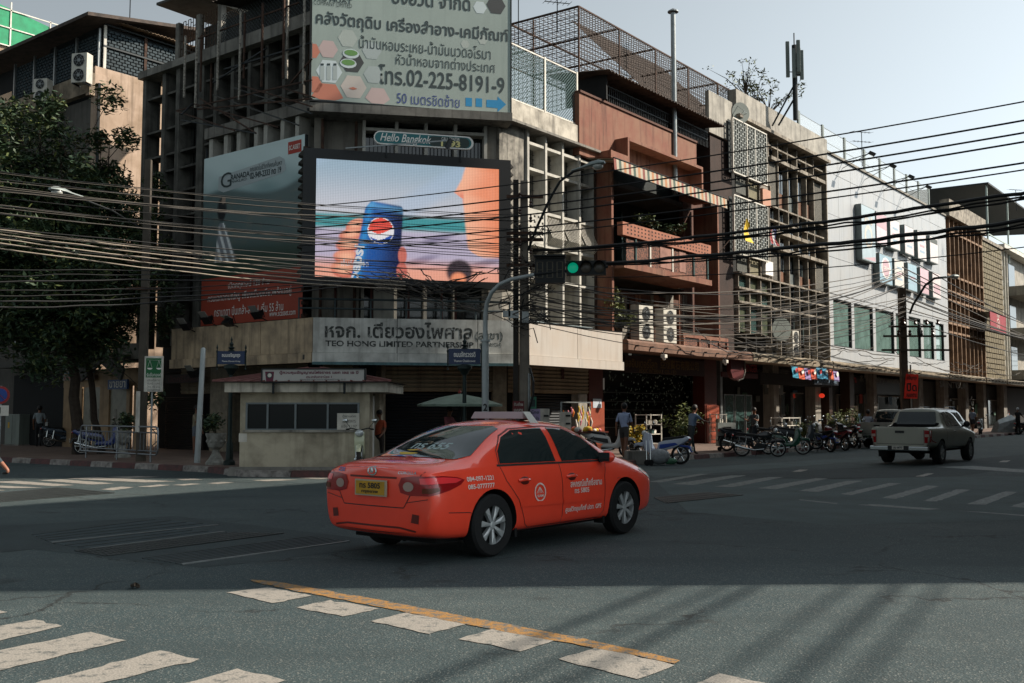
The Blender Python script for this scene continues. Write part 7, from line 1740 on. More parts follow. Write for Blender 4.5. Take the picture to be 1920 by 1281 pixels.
def patch(bvh, poly, side, mat, name, par, off=.004, cell=.09, thick=0.0, smooth=True):
 """a piece that follows the body's surface, outlined in the side (x, z), rear (y, z) or top (x, y) view"""
 o, d = DIRS[side]
 to3 = (lambda a, b: Vector((a, o.y, b))) if side in 'RL' else (lambda a, b: Vector((o.x, a, b))) if side in 'BF' else (lambda a, b: Vector((a, b, o.z)))
 bm = bmesh.new()
 if isinstance(poly, bpy.types.Mesh): bm.from_mesh(poly)
 else: bm.faces.new([bm.verts.new((p[0], p[1], 0)) for p in poly])
 if cell:
  xs = [v.co.x for v in bm.verts]; ys = [v.co.y for v in bm.verts]
  for ax, lo, hi in ((0, min(xs), max(xs)), (1, min(ys), max(ys))):
   k = math.floor(lo / cell) + 1
   while k * cell < hi:
    c = Vector((k * cell, 0, 0)) if ax == 0 else Vector((0, k * cell, 0)); n = Vector((1, 0, 0)) if ax == 0 else Vector((0, 1, 0))
    bmesh.ops.bisect_plane(bm, geom=bm.verts[:] + bm.edges[:] + bm.faces[:], plane_co=c, plane_no=n); k += 1
 bm.verts.ensure_lookup_table()
 bad = []
 for v in bm.verts:
  s = to3(v.co.x, v.co.y); h, nrm, i, dist = bvh.ray_cast(s, d)
  if h is None: bad.append(v); continue
  if nrm.dot(d) > 0: nrm = -nrm
  v.co = h + nrm * off
 bmesh.ops.delete(bm, geom=bad, context='VERTS')
 me = bpy.data.meshes.new(name); bm.to_mesh(me); bm.free(); me.materials.clear(); me.materials.append(mat)
 if smooth: me.polygons.foreach_set('use_smooth', [True] * len(me.polygons))
 if len(me.polygons) and me.polygons[0].normal.dot(d) > 0: me.flip_normals()
 ob = bpy.data.objects.new(name, me); COL.objects.link(ob); ob.parent = par; return ob
def wrap_patch(bvh, poly, s_, mat, name, par, off=.006, piv=(.55, .30), cell=3.0):
 """a piece wrapped round the rear corner: poly points are (angle from the rear in degrees, z)"""
 bm = bmesh.new(); bm.faces.new([bm.verts.new((p[0], p[1] * 100, 0)) for p in poly])
 for ax in (0, 1):
  vs = [v.co[ax] for v in bm.verts]; k = math.floor(min(vs) / cell) + 1
  while k * cell < max(vs):
   bmesh.ops.bisect_plane(bm, geom=bm.verts[:] + bm.edges[:] + bm.faces[:], plane_co=Vector((k * cell if ax == 0 else 0, k * cell if ax else 0, 0)), plane_no=Vector((1 - ax, ax, 0))); k += 1
 for v in bm.verts:
  a = R(v.co.x); d = Vector((math.cos(a), -s_ * math.sin(a), 0)); h, n_, _, _ = bvh.ray_cast(Vector((piv[0], s_ * piv[1], v.co.y / 100)) - d * 3, d)
  if h is not None: v.co = h + (n_ if n_.dot(d) < 0 else -n_) * off
 bmesh.ops.recalc_face_normals(bm, faces=bm.faces[:]); me = bpy.data.meshes.new(name); bm.to_mesh(me); bm.free(); me.materials.append(mat); me.polygons.foreach_set('use_smooth', [True] * len(me.polygons))
 f = me.polygons[0]
 if f.normal.dot(f.center - Vector((piv[0], s_ * piv[1], f.center.z))) < 0: me.flip_normals()
 ob = bpy.data.objects.new(name, me); COL.objects.link(ob); ob.parent = par; return ob
def text_patch(bvh, s, cx, cz, w_, h_, side, mat, par, name='lettering', bold=.02, shear=0.0):
 me = text_mesh(s, 1.0, 'CENTER', bold); xs = [v.co.x for v in me.vertices]; ys = [v.co.y for v in me.vertices]
 ax, ay = (max(xs) + min(xs)) / 2, (max(ys) + min(ys)) / 2; sx = w_ / (max(xs) - min(xs)); sy = h_ / (max(ys) - min(ys)); f = -1 if side in 'LB' and side != 'B' else 1
 if side == 'B': f = -1
 for v in me.vertices: v.co = Vector((cx + f * ((v.co.x - ax) * sx + (v.co.y - ay) * sy * shear), cz + (v.co.y - ay) * sy, 0))
 return patch(bvh, me, side, mat, name, par, .007, 0)
def line_patch(bvh, pts, side, mat, par, name='panel_gap', w_=.008):
 b = []
 P_ = [Vector((p[0], p[1])) for p in pts]; up_, dn = [], []
 for i, p in enumerate(P_):
  d = (P_[min(i + 1, len(P_) - 1)] - P_[max(i - 1, 0)]).normalized(); n = Vector((-d.y, d.x)) * w_ / 2; up_.append(p + n); dn.append(p - n)
 me = bpy.data.meshes.new('l'); k = len(P_); me.from_pydata([(v.x, v.y, 0) for v in up_ + dn], [], [(i, i + 1, k + i + 1, k + i) for i in range(k - 1)])
 return patch(bvh, me, side, mat, name, par, .003, .07)
def wheel(par, x, y, r, sgn, w_=.2, spokes=7, rim=None):
 t = MB(); t.lathe([(r * .62, -w_ / 2), (r * .93, -w_ / 2), (r, -w_ * .36), (r, w_ * .36), (r * .93, w_ / 2), (r * .66, w_ / 2), (r * .6, 0), (r * .62, -w_ / 2)], (x, y, r), 36, 'Y', cap=False)
 ty = t.build('wheel', RUBBER, par, smooth=True)
 q = MB(); f = sgn * w_ / 2
 q.lathe([(r * .68, 0), (r * .68, f * .9), (r * .64, f * .96), (r * .61, f * .8), (r * .6, f * .2)], (x, y, r), 36, 'Y', cap=False)
 q.lathe([(r * .13, f * .55), (r * .12, f * .82), (r * .06, f * .86), (.001, f * .86)], (x, y, r), 16, 'Y')
 for k in range(spokes):
  a = 2 * math.pi * k / spokes + .3; c, s = math.cos(a), math.sin(a); tx, tz = -s, c
  def P_(rr_, t_, yy): return (x + c * rr_ + tx * t_, y + yy, r + s * rr_ + tz * t_)
  q.add([P_(r * .1, r * .045, f * .8), P_(r * .1, -r * .045, f * .8), P_(r * .62, -r * .105, f * .88), P_(r * .62, r * .105, f * .88), P_(r * .1, r * .045, f * .4), P_(r * .1, -r * .045, f * .4), P_(r * .62, -r * .105, f * .5), P_(r * .62, r * .105, f * .5), P_(r * .36, 0, f * .93)], [(0, 1, 8), (1, 2, 8), (2, 3, 8), (3, 0, 8), (0, 4, 5, 1), (1, 5, 6, 2), (3, 7, 4, 0), (4, 7, 6, 5)])
 q.build('rim', rim or ALLOY, ty, smooth=False)
 MB().lathe([(r * .6, f * .1), (r * .6, f * .16), (.001, f * .16)], (x, y, r), 24, 'Y').build('brake_disc', M('dark_brake', '#181a1a', .6, .3), ty)
 return ty
def vehicle(name, lb, cat, contact, heading_deg, wx_r, half_track, group=None, sc=1.0):
 """contact: ground point under the outer face of the rear right wheel; heading measured from +Y towards +X"""
 a = R(90 - heading_deg); fx = Vector((math.cos(a), math.sin(a), 0)); left = Vector((-math.sin(a), math.cos(a), 0))
 o = contact - fx * wx_r * sc + left * half_track * sc; o.z = .008
 t = thing(name, lb, cat, tuple(o), a, group); t.scale = (sc,) * 3; DEF[0] = Fixed(local_m(t)); return t
# ---- taxi
TX = vehicle('taxi', 'orange-red taxi saloon turning across the junction in the foreground', 'taxi', G(925, 1045), 39.5, 1.0, .86, sc=1.02)
S = [(0.06, 0.3, 0.72, 0.8, 0.72, 0.88, 0.64, 0.93, 0.51, 0.955, 0.967, 0.975), (0.085, 0.27, 0.76, 0.83, 0.75, 0.905, 0.67, 0.935, 0.52, 0.96, 0.972, 0.98), (0.15, 0.25, 0.8, 0.85, 0.77, 0.93, 0.69, 0.97, 0.59, 0.995, 1.01, 1.015), (0.36, 0.21, 0.82, 0.865, 0.79, 0.945, 0.715, 0.99, 0.62, 1.025, 1.04, 1.05), (0.7, 0.2, 0.84, 0.875, 0.8, 0.945, 0.725, 1.005, 0.64, 1.045, 1.06, 1.07), (1.05, 0.2, 0.85, 0.88, 0.81, 0.96, 0.71, 1.12, 0.6, 1.21, 1.24, 1.255), (1.45, 0.2, 0.85, 0.88, 0.815, 0.955, 0.69, 1.21, 0.565, 1.36, 1.4, 1.415), (1.8, 0.2, 0.85, 0.88, 0.815, 0.95, 0.68, 1.25, 0.56, 1.42, 1.455, 1.465), (2.4, 0.2, 0.85, 0.88, 0.815, 0.94, 0.685, 1.25, 0.565, 1.43, 1.465, 1.475), (2.8, 0.2, 0.85, 0.88, 0.81, 0.93, 0.69, 1.2, 0.585, 1.38, 1.42, 1.435), (3.2, 0.2, 0.85, 0.88, 0.805, 0.92, 0.71, 1.08, 0.62, 1.19, 1.23, 1.245), (3.55, 0.2, 0.85, 0.88, 0.795, 0.905, 0.72, 0.98, 0.645, 1.01, 1.04, 1.05), (3.95, 0.2, 0.83, 0.865, 0.775, 0.86, 0.7, 0.91, 0.61, 0.945, 0.965, 0.975), (4.28, 0.22, 0.79, 0.825, 0.72, 0.78, 0.64, 0.83, 0.55, 0.855, 0.87, 0.88), (4.46, 0.26, 0.7, 0.73, 0.63, 0.69, 0.55, 0.73, 0.45, 0.745, 0.755, 0.76)]
body, bv = loft_body(S, None, TX, PAINT, (1.0, 3.6), .335)
for x in (1.0, 3.6):
 for s_ in (1, -1): wheel(TX, x, s_ * .77, .335, s_)
sideglass = {'rear_door_window': [(1.18, .985), (1.23, 1.12), (1.40, 1.27), (1.62, 1.345), (2.16, 1.37), (2.20, .975)], 'front_door_window': [(2.32, .972), (2.27, 1.372), (2.60, 1.345), (2.92, 1.235), (3.27, .985), (3.22, .965)]}
for sd_ in 'RL':
 for nm, pl in sideglass.items(): patch(bv, pl, sd_, CGL, nm, TX, .005)
 line_patch(bv, [(1.12, .968), (2.2, .957), (3.3, .948)], sd_, CHR if False else TRIMB, TX, 'window_trim', .022)
 line_patch(bv, [(1.42, .58), (1.55, .30), (1.62, .26), (3.02, .26), (3.10, .34), (3.13, .75), (3.24, .95)], sd_, TRIMB, TX)
 line_patch(bv, [(2.235, .26), (2.24, .95)], sd_, TRIMB, TX); line_patch(bv, [(1.42, .58), (1.22, .80), (1.16, .96)], sd_, TRIMB, TX)
 line_patch(bv, [(.30, .52), (.62, .50), (.68, .44)], sd_, TRIMB, TX)
 line_patch(bv, [(1.16, .975), (1.21, 1.13), (1.39, 1.285), (1.61, 1.36), (2.22, 1.388), (2.62, 1.36), (2.94, 1.25), (3.32, .965)], sd_, M('paint_shadow_gap', '#5b1a0e', .5, var=0), TX, 'door_seal', .012)
 patch(bv, [(1.44, .50), (2.22, .485), (2.22, .535), (1.44, .55)], sd_, PAINT, 'side_moulding', TX, .014); patch(bv, [(2.25, .485), (3.08, .48), (3.08, .53), (2.25, .535)], sd_, PAINT, 'side_moulding', TX, .014)
 sg_ = -1 if sd_ == 'R' else 1
 for hx in (1.52, 2.42):
  h, n_, _, _ = bv.ray_cast(Vector((hx, sg_ * 3, .79)), Vector((0, -sg_, 0))); yy = h.y + sg_ * .02
  MB().sphere((hx + .02, h.y, .785), .06, 10, 6, sc=(1.5, .35, .8)).build('handle_recess', M('paint_shadow_gap'), TX, smooth=True)
  MB().tube([(hx - .09, h.y + sg_ * .005, .79), (hx - .06, yy + sg_ * .012, .797), (hx + .06, yy + sg_ * .012, .797), (hx + .1, h.y + sg_ * .005, .79)], .017, 8).build('door_handle', PAINT, TX, smooth=True)
 mb = MB().sphere((3.10, sg_ * .93, 1.0), .1, 12, 8, sc=(.7, 1.05, .78)).build('wing_mirror', PAINT, TX, smooth=True)
 MB().box(3.025, 3.035, sg_ * .93 - .075, sg_ * .93 + .075, .945, 1.055).build('mirror_glass', CGL, mb); MB().bar((3.13, sg_ * .78, .95), (3.12, sg_ * .9, .97), .05).build('mirror_foot', TRIMB, mb)
 patch(bv, [(4.06, .66), (4.10, .78), (3.98, .84), (4.30, .74), (4.36, .66)] if False else [(4.02, .80), (4.30, .66), (4.42, .62), (4.38, .72), (4.15, .82)], sd_, M('headlamp_lens', '#a9b0ae', .1, .3, var=0), 'headlight', TX, .006)
 patch(bv, [(3.42, .70), (3.50, .695), (3.50, .72), (3.42, .725)], sd_, CHR, 'side_repeater', TX, .006)
RL_ = M('red_tail_lamp', '#8a1014', .12, var=0, coat=.6); RLB = M('bright_red_lamp_lens', '#e2343a', .12, var=0, coat=.6); AMB = M('amber_lamp_lens', '#5c2814', .12, var=0); CLR = M('clear_lamp_lens', '#a08a80', .1, var=0)
for s_ in (1, -1):
 sd_ = 'L' if s_ > 0 else 'R'
 wrap_patch(bv, [(13, .72), (10, .80), (14, .875), (30, .895), (60, .895), (80, .875), (91, .845), (84, .80), (66, .745), (46, .70), (26, .695)], s_, RL_, 'tail_lamp', TX)
 wrap_patch(bv, [(24 + 7 * math.cos(k * .524), .785 + .05 * math.sin(k * .524)) for k in range(12)], s_, CLR, 'reversing_lamp', TX, .011)
 wrap_patch(bv, [(40, .725), (40, .775), (54, .78), (56, .75), (48, .725)], s_, AMB, 'indicator_lamp', TX, .010)
 wrap_patch(bv, [(38, .815), (37, .875), (60, .88), (78, .865), (86, .845), (76, .82)], s_, RLB, 'brake_lamp', TX, .010)
 patch(bv, [(s_ * .56, .42), (s_ * .66, .41), (s_ * .67, .50), (s_ * .58, .51)], 'B', M('paint_shadow_gap'), 'bumper_recess', TX, .004, .05)
patch(bv, [(-.62, 1.045), (-.67, 1.08), (-.50, 1.36), (-.40, 1.39), (.40, 1.39), (.50, 1.36), (.67, 1.08), (.62, 1.045), (.3, 1.06), (-.3, 1.06)], 'B', CGL, 'rear_window', TX, .006, .06)
patch(bv, [(2.86, -.50), (2.86, .50), (3.50, .60), (3.50, -.60)], 'T', CGL, 'windscreen', TX, .006, .06)
line_patch(bv, [(-.70, .94), (-.50, .62), (-.46, .565), (.46, .565), (.50, .62), (.70, .94)], 'B', TRIMB, TX, 'boot_gap', .010)
line_patch(bv, [(-.78, .665), (-.5, .62)], 'B', TRIMB, TX, 'boot_gap', .007); line_patch(bv, [(.5, .62), (.78, .665)], 'B', TRIMB, TX, 'boot_gap', .007)
line_patch(bv, [(-.36, .87), (.36, .87)], 'B', M('paint_shadow_gap'), TX, 'boot_crease', .02)
line_patch(bv, [(-.62, .33), (-.4, .36), (.4, .36), (.62, .33)], 'B', M('paint_shadow_gap'), TX, 'bumper_crease', .02)
pl = MB().box(-.11, -.09, -.24, .24, .67, .84).build('number_plate', M('cream_plate_rim', '#a8a088', .5, var=.1), TX); pl.location.x = .10
MB().box(-.115, -.1105, -.22, .22, .685, .825).build('plate_face', M('yellow_plate', '#b88c1a', .5, var=.2, vs=10), TX).location.x = .10
_T = Frame(0, 0, -90)
def rear_text(s, y, z, w_, h_, mat, x=-.018):
 me = text_mesh(s, 1.0, 'CENTER', .03); xs = [v.co.x for v in me.vertices]; ys = [v.co.y for v in me.vertices]
 for v in me.vertices: v.co = Vector((x, y - (v.co.x - (max(xs) + min(xs)) / 2) * w_ / (max(xs) - min(xs)), z + (v.co.y - (max(ys) + min(ys)) / 2) * h_ / (max(ys) - min(ys))))
 me.materials.clear(); me.materials.append(mat); o = bpy.data.objects.new('lettering', me); COL.objects.link(o); o.parent = TX
rear_text('ทร 5805', 0, .78, .32, .06, BLACK); rear_text('กรุงเทพ', 0, .71, .26, .035, BLACK)
for k in range(2): patch(bv, [((.075, .05)[k] * math.cos(q * .5236), .93 + (.048, .032)[k] * math.sin(q * .5236)) for q in range(12)], 'B', (CHR, PAINT)[k], 'badge', TX, .006 + .003 * k, .04)
patch(bv, [(.03 * math.cos(q * .5236), .936 + .026 * math.sin(q * .5236)) for q in range(12)], 'B', CHR, 'badge', TX, .012, .04)
text_patch(bv, 'COROLLA', -.5, .925, .24, .028, 'B', CHR, TX); text_patch(bv, 'E20', .52, .93, .12, .04, 'B', M('blue_badge', '#4c6da8', .4), TX)
WL = M('white_vinyl_lettering', '#d8c6bd', .6, var=0)
text_patch(bv, 'สหกรณ์แท็กซี่สยาม', 2.72, .705, .66, .09, 'R', WL, TX); text_patch(bv, 'ทร 5805', 2.62, .585 + .03, .30, .06, 'R', WL, TX); text_patch(bv, 'ศูนย์วิทยุแท็กซี่ ปตท. GPS', 2.66, .40, .74, .085, 'R', WL, TX, shear=.1)
text_patch(bv, '084-097-1221', .80, .845, .42, .05, 'R', WL, TX); text_patch(bv, '085-0777777', .80, .765, .42, .05, 'R', WL, TX)
ring = bpy.data.meshes.new('ring'); ring.from_pydata([(1.80 + q * math.cos(k * .2618), .62 + .02 + q * 1.02 * math.sin(k * .2618), 0) for q in (.105, .088) for k in range(24)], [], [(k, (k + 1) % 24, 24 + (k + 1) % 24, 24 + k) for k in range(24)]); patch(bv, ring, 'R', WL, 'crest_ring', TX, .007, 0)
text_patch(bv, 'SIAM', 1.80, .60, .11, .03, 'R', WL, TX); text_patch(bv, '☸', 1.80, .67, .10, .09, 'R', WL, TX, 'crest') if False else None
for k in range(5): line_patch(bv, [(1.74 + .03 * k, .63), (1.80, .70)], 'R', WL, TX, 'crest_rays', .007)
text_patch(bv, 'ทร 655', -.02, 1.17, .55, .07, 'B', M('pale_glass_sticker', '#8fa2a2', .5, var=0), TX)
patch(bv, [(.14 + .17 * math.cos(q * .3927), 1.10 + .026 * math.sin(q * .3927)) for q in range(16)], 'B', M('yellow_sticker', '#c9a52e', .5), 'round_sticker', TX, .009, .05)
# roof sign and aerial, seen pale with old paint
RSg = M('faded_lilac_plastic', '#a08f92', .5, var=.1)
rs_ = MB().add([(2.05, -.42, 1.475), (2.20, -.42, 1.475), (2.20, .42, 1.475), (2.05, .42, 1.475), (2.09, -.39, 1.56), (2.16, -.39, 1.56), (2.16, .39, 1.56), (2.09, .39, 1.56)], [(0, 3, 2, 1), (4, 5, 6, 7), (0, 1, 5, 4), (1, 2, 6, 5), (2, 3, 7, 6), (3, 0, 4, 7)]).build('roof_sign', RSg, TX, bevel=.01)
for s_ in (-.34, .34): MB().box(2.05, 2.2, s_ - .03, s_ + .03, 1.455, 1.476).build('roof_sign_foot', TRIMB, TX)
MB().add([(2.02, -.56, 1.43), (2.16, -.58, 1.42), (2.16, -.44, 1.56), (2.06, -.42, 1.56), (2.08, -.50, 1.44)], [(0, 1, 2, 3), (0, 3, 4), (1, 4, 2), (0, 4, 1), (2, 4, 3)]).build('roof_sign_end', M('pale_plastic', '#b9b6ae', .4), TX)
MB().tube([(.5, 0, .19), (1.0, .2, .17), (3.4, .1, .16)], .05, 8).build('exhaust_pipe', ARCH, TX); MB().box(.35, 4.2, -.62, .62, .18, .24).build('underbody', ARCH, TX)
MB().bar((1.0, -.7, .32), (1.0, .7, .32), .07).build('rear_axle', ARCH, TX)
for x in (1.42, 3.16):
 for s_ in (-1, 1): MB().box(x - .02, x + .02, s_ * .76 - .07, s_ * .76 + .07, .17, .28).build('mud_flap', TRIMB, TX)
# ---- pickups and SUV
def pickup(T, mat, detail=True):
 P_ = [(.02, .53, .79, .865, .845, 1.085, .805, 1.125, .70, 1.125, 1.125, 1.125), (.045, .52, .78, .86, .84, 1.08, .80, 1.12, .70, 1.12, 1.12, 1.12), (.10, .48, .82, .88, .85, 1.09, .81, 1.13, .70, 1.13, 1.13, 1.13), (.8, .46, .84, .90, .86, 1.09, .81, 1.13, .70, 1.13, 1.13, 1.13), (1.58, .44, .84, .90, .86, 1.09, .81, 1.13, .70, 1.13, 1.13, 1.13), (1.66, .42, .84, .90, .86, 1.09, .74, 1.38, .66, 1.62, 1.67, 1.68), (1.85, .42, .84, .90, .86, 1.09, .73, 1.42, .64, 1.66, 1.70, 1.71), (2.7, .42, .84, .90, .86, 1.08, .73, 1.42, .64, 1.66, 1.70, 1.71), (3.05, .42, .84, .90, .86, 1.07, .74, 1.38, .66, 1.58, 1.63, 1.64), (3.55, .42, .84, .90, .85, 1.06, .76, 1.17, .68, 1.22, 1.25, 1.26), (3.75, .42, .84, .90, .85, 1.05, .76, 1.11, .68, 1.14, 1.16, 1.17), (4.4, .42, .83, .89, .82, 1.0, .74, 1.05, .64, 1.08, 1.10, 1.11), (4.85, .45, .80, .85, .76, .90, .68, .96, .58, .98, 1.0, 1.0), (5.0, .50, .74, .78, .70, .84, .62, .90, .5, .92, .93, .93)]
 body, bv = loft_body(P_, None, T, mat, (1.15, 4.1), .36, cuts=[(.16, 1.52, -.70, .70, .75, 1.6)], nose=.02)
 for x in (1.15, 4.1):
  for s_ in (1, -1): wheel(T, x, s_ * .77, .36, s_, .24, 6)
 patch(bv, [(-.58, 1.20), (-.60, 1.24), (-.54, 1.58), (.54, 1.58), (.60, 1.24), (.58, 1.20)], 'B', CGL, 'rear_window', T, .02, .1)
 for sd_ in 'RL':
  patch(bv, [(1.78, 1.14), (1.78, 1.56), (2.18, 1.59), (2.22, 1.14)], sd_, CGL, 'rear_quarter_window', T, .006); patch(bv, [(2.30, 1.14), (2.26, 1.59), (2.75, 1.58), (3.05, 1.48), (3.48, 1.15)], sd_, CGL, 'front_door_window', T, .006)
  line_patch(bv, [(2.26, 1.58), (2.25, .5), (3.4, .5), (3.5, .9), (3.52, 1.1)], sd_, TRIMB, T); line_patch(bv, [(1.62, .5), (1.62, 1.08)], sd_, TRIMB, T, w_=.015)
  line_patch(bv, [(1.75, 1.115), (3.5, 1.10)], sd_, TRIMB, T, 'window_trim', .02)
  s_ = -1 if sd_ == 'R' else 1
  m_ = MB().sphere((3.32, s_ * 1.0, 1.2), .11, 10, 7, sc=(.6, .9, .9)).build('wing_mirror', TRIMB, T, smooth=True); MB().bar((3.36, s_ * .84, 1.12), (3.34, s_ * .95, 1.17), .05).build('mirror_arm', TRIMB, m_)
  for hx in (2.42,): MB().tube([(hx - .09, s_ * .885, .98), (hx + .1, s_ * .885, .98)], .02, 6).build('door_handle', TRIMB, T)
 patch(bv, [(2.98, -.5), (2.98, .5), (3.6, .62), (3.6, -.62)], 'T', CGL, 'windscreen', T, .006, .1)
 line_patch(bv, [(-.70, 1.05), (-.70, .62), (.70, .62), (.70, 1.05)], 'B', TRIMB, T, 'tailgate_gap', .014)
 for s_ in (1, -1):
  patch(bv, [(s_ * .715, .66), (s_ * .715, 1.04), (s_ * .85, 1.03), (s_ * .87, .66)], 'B', RL_, 'tail_lamp', T, .012, .08); patch(bv, [(s_ * .73, .84), (s_ * .73, .92), (s_ * .85, .92), (s_ * .85, .84)], 'B', CLR, 'reversing_lamp', T, .018, .08)
  patch(bv, [(.08, .68), (.08, 1.03), (.18, 1.03), (.18, .68)], 'L' if s_ > 0 else 'R', RL_, 'tail_lamp', T, .008, .08)
  MB().box(.72, .76, s_ * .77 - .14, s_ * .77 + .14, .2, .52).build('mud_flap', ARCH, T)
 MB().box(-.02, .03, -.13, .13, .95, 1.02).build('tailgate_handle', TRIMB, T)
 bp_ = MB().box(-.16, .02, -.86, .86, .42, .56).build('rear_bumper', CHR, T, bevel=.03); MB().box(-.19, -.155, -.3, .3, .45, .57).build('bumper_step', TRIMB, T)
 MB().box(-.2, -.19, -.17, .17, .46, .57).build('number_plate', WHITE, T)
 MB().box(.1, 4.7, -.6, .6, .36, .5).build('underbody', ARCH, T); MB().tube([(1.15, -.7, .36), (1.15, -.12, .36), (1.15, 0, .36), (1.15, .12, .36), (1.15, .7, .36)], [.05, .05, .15, .05, .05], 10).build('rear_axle', ARCH, T)
 return bv
PK1 = vehicle('pickup_truck', 'grey green pickup truck driving away on the right-hand street', 'pickup truck', G(1768, 871), 40.0, 1.15, .88)
pickup(PK1, M('grey_green_truck_paint', '#8c8c80', .35, .3, var=.08, coat=.4))
_o = text_mesh('บน 6870', 1.0, 'CENTER', .03)
for v in _o.vertices: v.co = Vector((-.203, -v.co.x * .075, .515 + (v.co.y) * .085))
_o.materials.clear(); _o.materials.append(INK); _q = bpy.data.objects.new('lettering', _o); COL.objects.link(_q); _q.parent = PK1
s0 = FR.X(1643, -5.2, 800); q = FR.W(s0 + 1.15, -6.1)
PK2 = vehicle('pickup_truck', 'second silver pickup parked at the kerb behind the moving one', 'pickup truck', Vector((q.x, q.y, 0)), 38.6, 1.15, .88)
pickup(PK2, M('silver_truck_paint', '#7f817a', .35, .3, var=.08, coat=.4))
s0 = FR.X(1738, -5.2, 800); q = FR.W(s0 + .9, -6.2)
SUV = vehicle('parked_suv', 'dark and silver sport utility car parked beyond the two pickups', 'car', Vector((q.x, q.y, 0)), 38.6, .9, .88)
V = [(.04, .45, .76, .84, .82, 1.02, .74, 1.32, .64, 1.6, 1.66, 1.67), (.14, .42, .82, .88, .86, 1.05, .76, 1.4, .66, 1.68, 1.74, 1.75), (.8, .40, .84, .9, .87, 1.06, .76, 1.42, .66, 1.70, 1.77, 1.78), (2.4, .40, .84, .9, .87, 1.05, .76, 1.42, .66, 1.70, 1.76, 1.77), (2.8, .40, .84, .9, .86, 1.04, .76, 1.36, .68, 1.60, 1.66, 1.67), (3.35, .40, .84, .9, .85, 1.03, .77, 1.15, .69, 1.20, 1.23, 1.24), (3.9, .40, .83, .88, .82, 1.0, .74, 1.06, .64, 1.1, 1.12, 1.13), (4.4, .44, .78, .82, .74, .88, .66, .94, .56, .97, .98, .99)]
_, b2_ = loft_body(V, None, SUV, M('silver_blue_car_paint', '#7d878c', .3, .3, var=.05, coat=.4), (.9, 3.6), .36)
for x in (.9, 3.6):
 for s_ in (1, -1): wheel(SUV, x, s_ * .77, .36, s_, .24, 6)
for sd_ in 'RL':
 for a in ((.3, .95), (1.02, 1.85), (1.92, 2.95)): patch(b2_, [(a[0], 1.1), (a[0] + .05, 1.55), (a[1] - (.35 if a[1] > 2.5 else 0), 1.55), (a[1], 1.1)], sd_, CGL, 'side_window', SUV, .006)
patch(b2_, [(-.55, 1.15), (-.5, 1.55), (.5, 1.55), (.55, 1.15)], 'B', CGL, 'rear_window', SUV, .006, .1); patch(b2_, [(2.9, -.5), (2.9, .5), (3.3, .6), (3.3, -.6)], 'T', CGL, 'windscreen', SUV, .006, .1)
for s_ in (-1, 1): MB().tube([(.4, s_ * .6, 1.76), (.5, s_ * .6, 1.82), (2.2, s_ * .6, 1.82), (2.3, s_ * .6, 1.76)], .02, 6).build('roof_rail', TRIMB, SUV); patch(b2_, [(s_ * .66, .75), (s_ * .66, 1.0), (s_ * .82, 1.0), (s_ * .82, .75)], 'B', RL_, 'tail_lamp', SUV, .008, .08)
DEF[0] = WORLD
